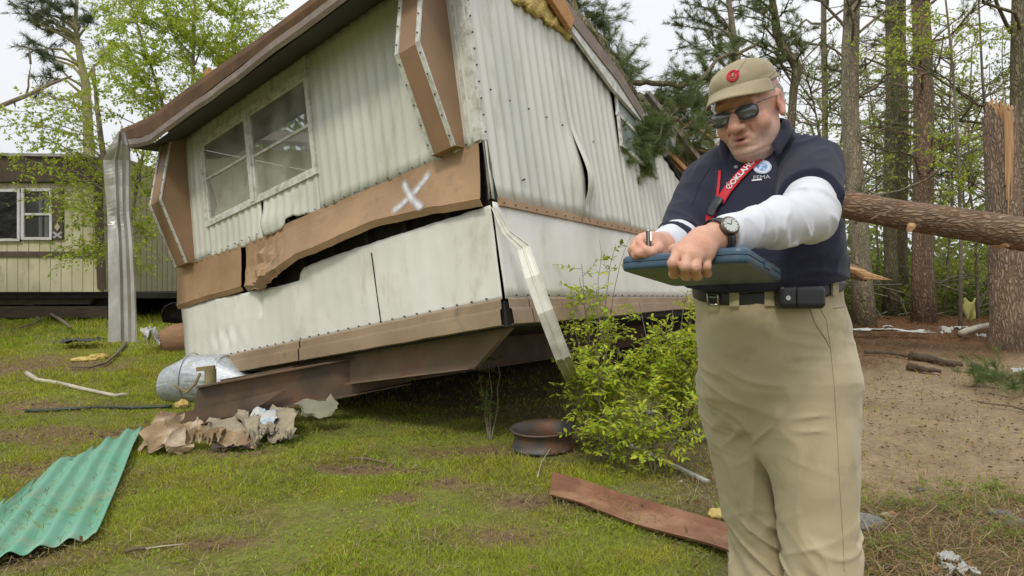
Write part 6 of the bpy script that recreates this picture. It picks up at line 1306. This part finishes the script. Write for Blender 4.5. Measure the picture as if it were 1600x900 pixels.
M_navy=mat('navy_cotton_knit',(.031,.031,.052),(.023,.023,.042),rough=.92,scale=8,bump=.5,bscale=700,bdist=.0008,sheen=.08,spec=.15)
shirt=mk('polo_shirt',V,Fc,M_navy,man,smooth=True)
# ---- white undershirt sleeves
def sleeve(pts,rads,res,ws,name):
    pts=[A_(p) for p in pts]; lo=np.min(pts,0)-.12;hi=np.max(pts,0)+.12; f=Field(lo,hi,res)
    for i in range(len(pts)-1): f.cap(pts[i],pts[i+1],rads[i],rads[i+1],.03)
    f.warp(ws); e=pts[-1];d=nz(pts[-1]-pts[-2]); f.clip(lambda X,Y,Z:(X-e[0])*d[0]+(Y-e[1])*d[1]+(Z-e[2])*d[2])
    V,Fc=f.mesh(); return mk(name,V,Fc,M_white,man,smooth=True)
M_white=mat('white_cotton',(.66,.67,.72),(.60,.61,.66),rough=.9,scale=6,bump=.2,bscale=500,bdist=.0006,sheen=.2,spec=.2)
ax=nz(WR-EL)
def wsl(X,Y,Z):
    t=(X-EL[0])*ax[0]+(Y-EL[1])*ax[1]+(Z-EL[2])*ax[2]; n=vn(X*10,Y*10,Z*10,51); m=vn(X*14,Y*14,Z*14,52)
    w=.008*(fbm(X*10,Y*10,Z*10,54,3)-.5)
    w=w-.0125*rdg(t*30+3*n-Z*14,Z*12+t*8,Y*8,56,3)*np.exp(-((t-.06)/.12)**2)*np.clip(m*2-.3,0,1)
    w=w-.0045*rdg(t*46+3*n+Z*10,Z*12-t*8,Y*8,57,3)*sstep(.08,.2,t)
    return w
sleeve([SL+u_*.15,EL+A_([.004,0,-.002]),EL+ax*.10,WR-ax*.012],[.067,.054,.044,.0365],.003,wsl,'long_sleeve')
sleeve([ER-wd*.02,ER+wd*.05,WRr+wd*.012],[.052,.049,.038],.003,lambda X,Y,Z:.012*(fbm(X*14,Y*14,Z*14,58,3)-.5)+.002*np.sin(Y*160+X*60),'long_sleeve')
# ---- belt, buckle, loops, pouch
M_belt=mat('black_leather',(.018,.018,.02),(.012,.012,.013),rough=.4,scale=20,bump=.2,bscale=250,bdist=.001,spec=.6)
M_metal=mat('steel',(.55,.53,.5),rough=.3,metal=1,bump=0)
f=Field((.40,1.50,.93),(1.12,2.1,1.16),.0034)
f.stack(HIP,k=.01,pw=2.15,grow=.007); f.clip(lambda X,Y,Z:np.abs(Z-zb(X,Y))-.0175)
g=Field((.40,1.50,.93),(1.12,2.1,1.16),.0034); g.stack(HIP,k=.01,pw=2.15,grow=-.004); f.a=np.maximum(f.a,-g.a)
belt=mk('belt',*f.mesh(),M_belt,man,smooth=True)
bb=bvh_of(belt); bs_=bvh_of(shirt)
def surf(bt,px,py,lift=.002):
    d=nz(P(px,py,1.)-CAM); h=bt.ray_cast(Vector(CAM),Vector(d)); 
    if h[0] is None: return None,None
    n=A_(h[1]); n=n if n@d<0 else -n
    return A_(h[0])+n*lift,n
def onbelt(px,lift=.0):
    # point of the belt's centre line as seen at px
    best=(None,None)
    for py in range(420,500):
        p,n=surf(bb,px,py,lift)
        if p is not None and abs(p[2]-zb(p[0],p[1]))<.004 and (best[0] is None or p[1]<best[0][1]-.02): best=(p,n)
    return best
for px in (1148,1202,1303):
    p,n=onbelt(px,.003)
    if p is not None:
        s=nz(np.cross([0,0,1],n)); mk('belt_loop',*boxo(p,s*.012,n*.003,A_([0,0,.021])),M_kh,man)
p,n=onbelt(1116,.006)
if p is not None:
    s=nz(np.cross([0,0,1],n)); b=B()
    for a in (-1,1): b.add(*tube([p+s*.017*a-A_([0,0,.02]),p+s*.017*a+A_([0,0,.02])],.0028,8)); b.add(*tube([p-s*.017+A_([0,0,.02*a]),p+s*.017+A_([0,0,.02*a])],.0028,8))
    b.add(*tube([p-s*.017,p+s*.012+n*.002],.002,6)); b.mk('belt_buckle',M_metal,man,smooth=True)
p,n=onbelt(1243,.022)
s=nz(np.cross([0,0,1],n)); s=s if s[0]>0 else -s
f=Field(p-.08,p+.08,.002); Mx=np.stack([s,n,A_([0,0,1.])],1)
def rb(X,Y,Z):
    q=[(X-p[0])*Mx[0,i]+(Y-p[1])*Mx[1,i]+(Z-p[2]+.002)*Mx[2,i] for i in range(3)]; h=(.044,.010,.016)
    d=[np.abs(q[i])-h[i] for i in range(3)]; return np.sqrt(sum(np.maximum(k,0)**2 for k in d))-.014
f.add(rb,p-.06,p+.06,.002); f.add(lambda X,Y,Z:np.abs(((X-p[0])*s[0]+(Y-p[1])*s[1]+(Z-p[2])*s[2])+.018)-.0012+0*X+np.where(((X-p[0])*n[0]+(Y-p[1])*n[1])>.018,0,.01),p-.06,p+.06,.002,'s')
mk('belt_pouch',*f.mesh(),M_belt,man,smooth=True)
b=B(); b.add(*tube([p-s*.040+n*.020-A_([0,0,.006]),p-s*.040+n*.027-A_([0,0,.006])],.006,12)); b.mk('pouch_snap',M_metal,man)
# pocket seam and side seam of the trousers
btr=bvh_of(trou)
M_seam=mat('seam_thread',(.325,.27,.17),rough=.9,bump=0)
def seamline(pts,name,r=.0014,bt=btr,m=M_seam,par=trou):
    out=[]
    for (a,c),(d,e) in zip(pts[:-1],pts[1:]):
        for t in np.linspace(0,1,8)[:-1]:
            q,_=surf(bt,a+(d-a)*t,c+(e-c)*t,.0006)
            if q is not None: out.append(q)
    if len(out)>2: mk(name,*tube(out,r,5),m,par,smooth=True)
seamline([(1262,472),(1273,505),(1290,530),(1297,545)],'pocket_seam',.0011); seamline([(1274,468),(1291,500),(1297,540),(1303,600),(1308,680),(1312,760),(1318,860),(1319,899)],'side_seam',.0006)
seamline([(1302,482),(1322,479)],'back_pocket_seam',.0009)
# ---- collar, placket, buttons
nc=A_([.655,1.745,1.45])
def collar():
    V=[];th=np.linspace(-150,132,61)
    for a in th:
        # a=0 is the back of the neck; opening at the front
        d=(-FW*math.cos(R(a))+LF*math.sin(R(a)))
        fr=abs(a)/150; sd_=1 if a<0 else 0; sd_=float(sstep(-10,60,-a)) ; r=.072-.012*sd_+.008*fr; zt=.066-.138*fr**3
        for t,(dr,dz) in enumerate([(.0,.0),(.004,.004),(.016,.0),(.022-.006*sd_,-.014),(.030-.012*sd_+.008*sstep(.75,1,fr),-.030+.006*sd_-.018*sstep(.7,1,fr))]):
            V.append(nc+d*(r+dr)+FW*(.012*fr)+A_([0,0,zt+dz]))
    n=5;return V,[(i*n+j,(i+1)*n+j,(i+1)*n+j+1,i*n+j+1) for i in range(60) for j in range(4)]
V,Fc=collar(); mk('shirt_collar',*thicken(V,Fc,.003),M_navy,man,smooth=True)
def strip(bt,pts,w,name,m,par,lift=.003,n=10,th=.0016,smooth=True):
    # ribbon of points read on the surface; pts: pixel (x,y); w: width in pixels
    rows=[]
    for (a,c),(d,e) in zip(pts[:-1],pts[1:]):
        for t in np.linspace(0,1,n)[:-1]: rows.append((a+(d-a)*t,c+(e-c)*t,d-a,e-c))
    rows.append((*pts[-1],pts[-1][0]-pts[-2][0],pts[-1][1]-pts[-2][1]))
    V=[]
    for (x,y,dx,dy) in rows:
        l=math.hypot(dx,dy);ux,uy=-dy/l,dx/l
        q=[surf(bt,x+ux*w*k/2,y+uy*w*k/2,lift)[0] for k in (-1,-.33,.33,1)]
        if any(k is None for k in q): continue
        V+=q
    m_=len(V)//4; Fc=[(i*4+j,i*4+j+1,(i+1)*4+j+1,(i+1)*4+j) for i in range(m_-1) for j in range(3)]
    V,Fc=thicken(V,Fc,-th) if True else (V,Fc); return mk(name,V,Fc,m,par,smooth=smooth)
M_red=mat('red_webbing',(.55,.015,.03),(.45,.01,.02),rough=.6,scale=40,bump=.3,bscale=400,bdist=.001)
M_wt=mat('white_print',(.75,.75,.75),rough=.6,bump=0)
strip(bs_,[(1121,268),(1120,300),(1110,336)],5,'placket_edge',M_navy,shirt,.002)
for (x,y) in [(1150,262),(1138,288)]:
    p,n=surf(bs_,x,y,.001)
    if p is not None: mk('button',*tube([p,p+n*.003],.005,14),mat('button_shell',(.35,.33,.3),rough=.3,bump=0),shirt)
lan=strip(bs_,[(1187,247),(1170,262),(1154,279),(1138,298),(1126,317)],13,'lanyard',M_red,man,.006)
strip(bs_,[(1126,268),(1124,290),(1121,315)],4,'lanyard_far_side',M_red,lan,.004)
strip(bs_,[(1128,312),(1121,322),(1112,338)],11,'lanyard_buckle',M_belt,lan,.009,th=.004)
strip(bs_,[(1116,330),(1108,345),(1103,360)],12,'lanyard_end',M_red,lan,.006)
def textmesh(body,size,name,m,par,o,ux,uy,nrm,bt=None,lift=.003,font_bold=True,align='CENTER',off=.0006):
    cu=bpy.data.curves.new(name,'FONT'); cu.body=body; cu.size=1; cu.align_x=align; cu.align_y='CENTER'; cu.offset=off/size*1.0; cu.resolution_u=3
    ob=bpy.data.objects.new(name,cu); COL.objects.link(ob); bpy.context.view_layer.update(); me=bpy.data.meshes.new_from_object(ob.evaluated_get(bpy.context.evaluated_depsgraph_get()))
    V=A_([v.co for v in me.vertices]); Fc=[tuple(p.vertices) for p in me.polygons]; bpy.data.objects.remove(ob)
    W3=[]
    for v in V:
        p=o+ux*v[0]*size+uy*v[1]*size
        if bt is not None:
            h=bt.ray_cast(Vector(p+nrm*.08),Vector(-nrm)); p=A_(h[0])+nrm*lift if h[0] is not None else p
        W3.append(p)
    return mk(name,W3,Fc,m,par)
# text along the lanyard, reading upwards to the right
a,_=surf(bs_,1136,301,.0); c,n=surf(bs_,1180,254,.0); pm,n=surf(bs_,1159,273,.0)
ux=nz(c-a); nn=nz(n-ux*(n@ux)); uy=nz(np.cross(nn,ux)); uy=uy if uy[2]>0 else -uy
textmesh('OKLAHO',.0205,'lanyard_text',M_wt,lan,pm+ux*.004,ux,uy,nn,bs_,.0095)
b=B(); pr=pm-ux*.047
ringv=[pr+ux*math.cos(t)*.0068+uy*math.sin(t)*.0068 for t in np.linspace(0,2*math.pi,18)]
rr=[]
for q in ringv:
    h=bs_.ray_cast(Vector(q+nn*.08),Vector(-nn)); rr.append(A_(h[0])+nn*.0092 if h[0] is not None else q)
b.add(*tube(rr,.0014,5)); b.add(*tube([rr[3],(rr[3]+rr[11])/2+ux*.002,rr[11]],.0012,5)); b.mk('lanyard_emblem',M_wt,lan)
# seal on the chest
p,n=surf(bs_,1191,261,0); 
cx_=nz(np.cross([0,0,1],n)); cx_=cx_ if cx_[0]>0 else -cx_; cy_=nz(np.cross(n,cx_)); cy_=cy_ if cy_[2]>0 else -cy_
def disc(r0,r1,name,m,lift,par,k=40,o=None):
    o=p if o is None else o
    V=[];
    for t in np.linspace(0,2*math.pi,k,endpoint=False):
        for r in (r0,r1):
            q=o+cx_*math.cos(t)*r+cy_*math.sin(t)*r; h=bs_.ray_cast(Vector(q+n*.05),Vector(-n)); V.append((A_(h[0]) if h[0] is not None else q)+n*lift)
    return mk(name,V,[(2*i,2*((i+1)%k),2*((i+1)%k)+1,2*i+1) for i in range(k)],m,par)
M_seal=mat('seal_white',(.72,.75,.82),rough=.8,scale=300,bump=0); M_sealb=mat('seal_blue',(.10,.25,.55),(.5,.6,.75),rough=.8,scale=190,bump=0,coords='Object',lo=.44,hi=.56,detail=2)
se=disc(.0,.0225,'chest_seal',M_seal,.0018,shirt); disc(.0,.0135,'seal_centre',M_sealb,.0024,se); disc(.0195,.0212,'seal_rim',M_sealb,.0024,se)
for r_ in range(22):
    pass
textmesh('FEMA',.017,'chest_text',mat('embroidery_grey',(.5,.5,.55),rough=.8,bump=0),shirt,p-cy_*.034-cx_*.004,cx_,cy_,n,bs_,.002,off=0)
b=B(); q0=p-cy_*.043-cx_*.028; q1=p-cy_*.043-cx_*.004
V=[]
for t in np.linspace(0,1,8):
    for k in (0,.004):
        q=q0+(q1-q0)*t+cy_*k; h=bs_.ray_cast(Vector(q+n*.05),Vector(-n)); V.append((A_(h[0]) if h[0] is not None else q)+n*.002)
mk('chest_stripe',V,[(2*i,2*i+2,2*i+3,2*i+1) for i in range(7)],M_wt,shirt)
# ---- cap
M_cap=mat('khaki_cap_cotton',(.36,.30,.185),(.31,.26,.16),rough=.9,scale=10,bump=.4,bscale=600,bdist=.0006,sheen=.2,spec=.2,dirt=(.27,.23,.14),dscale=14,dthr=.62)
f=Field(HO-.22,HO+.22,.0028)
cm=HM.copy(); tl=R(-4); cf=hf*math.cos(tl)+hu*math.sin(tl); cu_=hu*math.cos(tl)-hf*math.sin(tl); cm=np.stack([hl,cf,cu_],1)
f.ell(H(0,-.008,.050),(.0875,.108,.070),cm,.01); f.ell(H(0,.012,.082),(.074,.084,.040),cm,.03); f.ell(H(0,-.008,.045),(.0875,.109,.05),cm,.01)
cc=H(0,-.008,.04)
f.warp(lambda X,Y,Z:.012*(fbm((X-HO[0])*16,(Y-HO[1])*16,(Z-HO[2])*16,61,3)-.5)+.0015*np.exp(-(((((X-HO[0])*hu[0]+(Y-HO[1])*hu[1]+(Z-HO[2])*hu[2])-.055-.2*((X-HO[0])*hl[0]+(Y-HO[1])*hl[1]+(Z-HO[2])*hl[2]))/.005)**2)))
f.clip(lambda X,Y,Z:-(((X-HO[0])*cu_[0]+(Y-HO[1])*cu_[1]+(Z-HO[2])*cu_[2])-.056))
cap=mk('cap',*f.mesh(),M_cap,man,smooth=True)
V=[];na=33;nb=10
for i in range(na):
    a=R(-68+136*i/(na-1))
    for j in range(nb):
        t=j/(nb-1); x=math.sin(a)*(.086+.0*t); y=math.cos(a)*.105-.008
        ln=.066*(max(0,math.cos(a*1.3))**.75)
        yy=y+ln*t; xx=x*(1+.05*t); z=.068-.012*t-.22*t*ln-(xx/.09)**2*.030*(.35+t*.65)
        V.append(H(xx,yy,z))
Fc=[(i*nb+j,(i+1)*nb+j,(i+1)*nb+j+1,i*nb+j+1) for i in range(na-1) for j in range(nb-1)]
mk('cap_brim',*thicken(V,Fc,.0035),M_cap,cap,smooth=True)
bc=bvh_of(cap)
M_red2=mat('red_embroidery',(.55,.03,.05),(.42,.02,.03),rough=.8,scale=60,bump=.4,bscale=500,bdist=.001)
pl,nn=surf(bc,1145,118,0); ex_=nz(hl-nn*(hl@nn)); ey_=np.cross(nn,ex_); ey_=ey_ if ey_[2]>0 else -ey_
def oncap(u,v,l=.0015):
    q=pl+ex_*u+ey_*v; h=bc.ray_cast(Vector(q+nn*.05),Vector(-nn)); return (A_(h[0]) if h[0] is not None else q)+nn*l
b=B()
def logo(f0,w):
    pts=[oncap(*q) for q in f0]; b.add(*tube(pts,w,6))
T=np.linspace(R(35),R(385),30); logo([(math.cos(t)*.0135*(1-.0),math.sin(t)*.0155) for t in T],.0022)
T=np.linspace(R(35),R(385),30); logo([(math.cos(t)*.0105,math.sin(t)*.0122) for t in T],.0020)
logo([(-.004,.006),(-.005,-.003),(.0,-.006),(.004,-.002),(.004,.006)],.0016); logo([(.004,.005),(.009,.010),(.015,.012)],.0016)
b.mk('cap_emblem',M_red2,cap)
M_cs=mat('cap_stitching',(.27,.22,.13),rough=.9,bump=0)
seamline([(1166,93),(1158,104),(1152,112)],'crown_seam',.0007,bc,M_cs,cap); seamline([(1212,112),(1200,122),(1188,133)],'panel_seam',.0007,bc,M_cs,cap)
seamline([(1252,208),(1232,226),(1218,250),(1212,280)],'shoulder_seam',.0009,bs_,mat('navy_seam',(.018,.018,.03),rough=.9,bump=0),shirt)
seamline([(1110,262),(1092,290),(1080,325)],'armhole_seam',.0009,bs_,mat('navy_seam_dark',(.018,.018,.03),rough=.9,bump=0),shirt)
# ---- hair at the sides
f=Field(HO-.16,HO+.16,.0028); f.ell(H(0,-.020,.018),(.0835,.096,.075),HM,.01)
f.clip(lambda X,Y,Z:np.maximum(((X-HO[0])*hf[0]+(Y-HO[1])*hf[1]+(Z-HO[2])*hf[2])-.012,np.abs((X-HO[0])*hu[0]+(Y-HO[1])*hu[1]+(Z-HO[2])*hu[2])-.045))
f.warp(lambda X,Y,Z:.004*(fbm(X*120,Y*120,Z*120,5,2)-.5))
mk('hair',*f.mesh(),mat('grey_hair',(.38,.34,.3),(.22,.19,.16),rough=.8,scale=60,bump=.6,bscale=300),man,smooth=True)
# ---- sunglasses
M_gf=mat('glasses_frame_metal',(.16,.13,.11),rough=.3,metal=.9,bump=0)
lm=bpy.data.materials.new('dark_lens'); lm.use_nodes=True; q=lm.node_tree.nodes['Principled BSDF']; q.inputs['Base Color'].default_value=(.075,.08,.08,1); q.inputs['Roughness'].default_value=.10; q.inputs['Specular IOR Level'].default_value=.9; q.inputs['Coat Weight'].default_value=.6
def lens(s):
    o=[]
    for t in np.linspace(0,2*math.pi,28,endpoint=False):
        c,si=math.cos(t),math.sin(t); x=.0285*np.sign(c)*abs(c)**.75; z=.0215*np.sign(si)*abs(si)**.8
        if si>0: z*=.72
        x=x*(1-.10*(si<0)*abs(si))
        x=x+(.004*(-si if si<0 else 0)); xx=.0345+x; y=.1085-((xx-.01)**2)*2.6
        o.append(H(s*xx,y,z-.001))
    return o
gs=B()
for s in (1,-1): L_=lens(s); gs.add(*tube(L_+[L_[0]],.0008,6,cap=False))
gs.add(*tube([H(-.014,.110,.004),H(0,.113,.006),H(.014,.110,.004)],.0009,6)); gs.add(*tube([H(-.03,.1085,.0145),H(0,.1125,.0155),H(.03,.1085,.0145)],.0009,6))
for s in (1,-1): gs.add(*tube([H(s*.062,.100,.010),H(s*.072,.094,.012),H(s*.081,.06,.013),H(s*.083,.02,.014),H(s*.083,-.006,.010)],.0015,6)); gs.add(*tube([H(s*.012,.1085,-.006),H(s*.010,.102,-.010)],.002,6))
sg=gs.mk('sunglasses',M_gf,man,smooth=True)
for s in (1,-1):
    L_=lens(s); c=sum(L_)/len(L_)+hf*.001; V=[c]+L_; k=len(L_); mk('lens',*thicken(V,[(0,1+i,1+(i+1)%k) for i in range(k)],.0012),lm,sg,smooth=True)
# ---- watch
wa=nz(WR-EL); wn=nz(P(1116,362,1.24)-WR); wn=nz(wn-wa*(wn@wa)); ws_=np.cross(wa,wn); wc=WR+wa*.006
pts=[wc+(wn*math.cos(t)+ws_*math.sin(t)*1.05)*.0345 for t in np.linspace(0,2*math.pi,30)]
V=[]
for q in pts:
    r=nz(q-wc)
    for (dw,dr) in [(-.010,0),(-.010,.003),(.010,.003),(.010,0)]: V.append(q+wa*dw+r*dr)
watch=mk('watch',V,[(i*4+j,(i+1)*4+j,(i+1)*4+(j+1)%4,i*4+(j+1)%4) for i in range(29) for j in range(4)],M_belt,man,smooth=True)
face=nz(wn+.35*(CAM-wc)/np.linalg.norm(CAM-wc)); fc=wc+wn*.040
b=B(); b.add(*tube([fc-face*.006,fc+face*.003,fc+face*.005],[.019,.0195,.017],28)); b.mk('watch_case',M_gf,watch,smooth=False)
b=B(); b.add(*tube([fc+face*.0045,fc+face*.0058],.0155,28)); b.mk('watch_dial',mat('watch_dial',(.6,.62,.6),rough=.3,bump=0),watch)
a1,a2=frame(face); b=B()
for k in range(12): t=k*math.pi/6; b.add(*beam(fc+face*.0062+(a1*math.cos(t)+a2*math.sin(t))*.0125,fc+face*.0062+(a1*math.cos(t)+a2*math.sin(t))*.0148,.0012,.0006,face))
b.add(*beam(fc+face*.0063,fc+face*.0063+a1*.009+a2*.003,.0014,.0006,face)); b.add(*beam(fc+face*.0063,fc+face*.0063-a1*.004+a2*.011,.0010,.0006,face)); b.mk('watch_hands',M_belt,watch)
# ---- shoes
M_shoe=mat('dark_leather_shoe',(.05,.035,.025),rough=.5,scale=10)
for (hx,hy,tx,ty) in [(.715,1.89,.62,1.74),(.85,1.75,.77,1.58)]:
    f=Field((tx-.1,ty-.1,-.02),(hx+.1,hy+.1,.18),.004); f.cap((hx,hy,.05),(tx,ty,.038),.052,.046,.03); f.cap((hx,hy,.05),(hx,hy,.12),.05,.045,.03); f.clip(lambda X,Y,Z:.004-Z+0*X+0*Y)
    mk('shoe',*f.mesh(),M_shoe,man,smooth=True)
# ================================================================ what he holds
M_case=mat('blue_molded_plastic',(.055,.105,.16),(.045,.088,.135),rough=.38,scale=12,bump=.25,bscale=500,bdist=.0006,spec=.5,dirt=(.10,.15,.2),dscale=60,dthr=.7,dsoft=.03)
NL,NR,FR=P(967,411,1.40),P(1167,396,1.20),P(1223,430,1.50); FL=FR+NL-NR
ctr=(NL+FR)/2; exx=(NR-NL+FR-FL)/4; eyy=(FL-NL+FR-NR)/4; ezz=nz(np.cross(exx,eyy)); ezz=ezz if ezz[2]>0 else -ezz
def rrect(sx_,sy_,r,k=7):
    o=[]
    lx,ly=np.linalg.norm(exx)*sx_,np.linalg.norm(eyy)*sy_
    for (cx,cy,a0) in [(1,1,0),(-1,1,90),(-1,-1,180),(1,-1,270)]:
        for t in range(k): a=R(a0+90*t/(k-1)); o.append((cx*(lx-r)+math.cos(a)*r,cy*(ly-r)+math.sin(a)*r))
    return o
ux_,uy_=nz(exx),nz(eyy); sk=lambda x,y,z: ctr+exx*(x/np.linalg.norm(exx))+eyy*(y/np.linalg.norm(eyy))+ezz*z
def shell(prof_,r,name,parent=None,**k):
    V=[];nn_=None
    for (ins,z) in prof_:
        lx,ly=np.linalg.norm(exx),np.linalg.norm(eyy); o=rrect(1-ins/lx,1-ins/ly,max(.004,r-ins)); nn_=len(o); V+=[sk(x,y,z) for x,y in o]
    m=len(prof_);Fc=[(i*nn_+j,i*nn_+(j+1)%nn_,(i+1)*nn_+(j+1)%nn_,(i+1)*nn_+j) for i in range(m-1) for j in range(nn_)]+[tuple(range(nn_))[::-1],tuple((m-1)*nn_+j for j in range(nn_))]
    return mk(name,V,Fc,M_case,parent,smooth=False,**k)
case=root('clipboard_case',ctr,'blue plastic storage clipboard case held level in front of the man','clipboard case')
shell([(.012,-.017),(.005,-.016),(.001,-.012),(0,-.008),(0,-.0012),(.0018,-.0008)],.028,'case_bottom',case)
shell([(.0018,.0008),(0,.0012),(0,.007),(.001,.011),(.005,.0145),(.012,.0155)],.028,'case_lid',case)
shell([(.0022,-.0012),(.0022,.0012)],.028,'case_seam',case)
mk('paper_form',*boxo(ctr+ezz*.0165-exx*.1,exx*.72,eyy*.78,ezz*.0006),M_wt,case)
b=B(); lx=np.linalg.norm(exx)
b.add(*boxo(sk(lx+.001,.0,0),uy_*.03,ux_*.003,ezz*.007)); b.mk('latch',M_case,case)
b=B(); kk=[sk(lx*.55,.165-.02,.014),sk(lx*.72,.15,.022),sk(lx*.9,.12,.018),sk(lx*.97,.09,.014)]; b.add(*tube(kk,.004,8)); b.mk('paper_clip_bar',M_gf,case,smooth=True)
b=B(); pa=P(1014,399,1.352); pc=P(1013,362,1.372); b.add(*tube([pa,pa+(pc-pa)*.08,pa+(pc-pa)*.1,pc],[.001,.003,.0052,.0050],12)); pen=b.mk('pen',M_belt,None,smooth=False,label='black and silver ballpoint pen gripped upright in his writing hand',cat='pen')
b=B(); b.add(*beam(pa+(pc-pa)*.6+A_([.004,-.004,0]),pc+A_([.004,-.004,0]),.003,.0015)); b.add(*tube([pc,pc+(pc-pa)*.07],[.0052,.004],12)); b.mk('pen_clip',M_metal,pen)
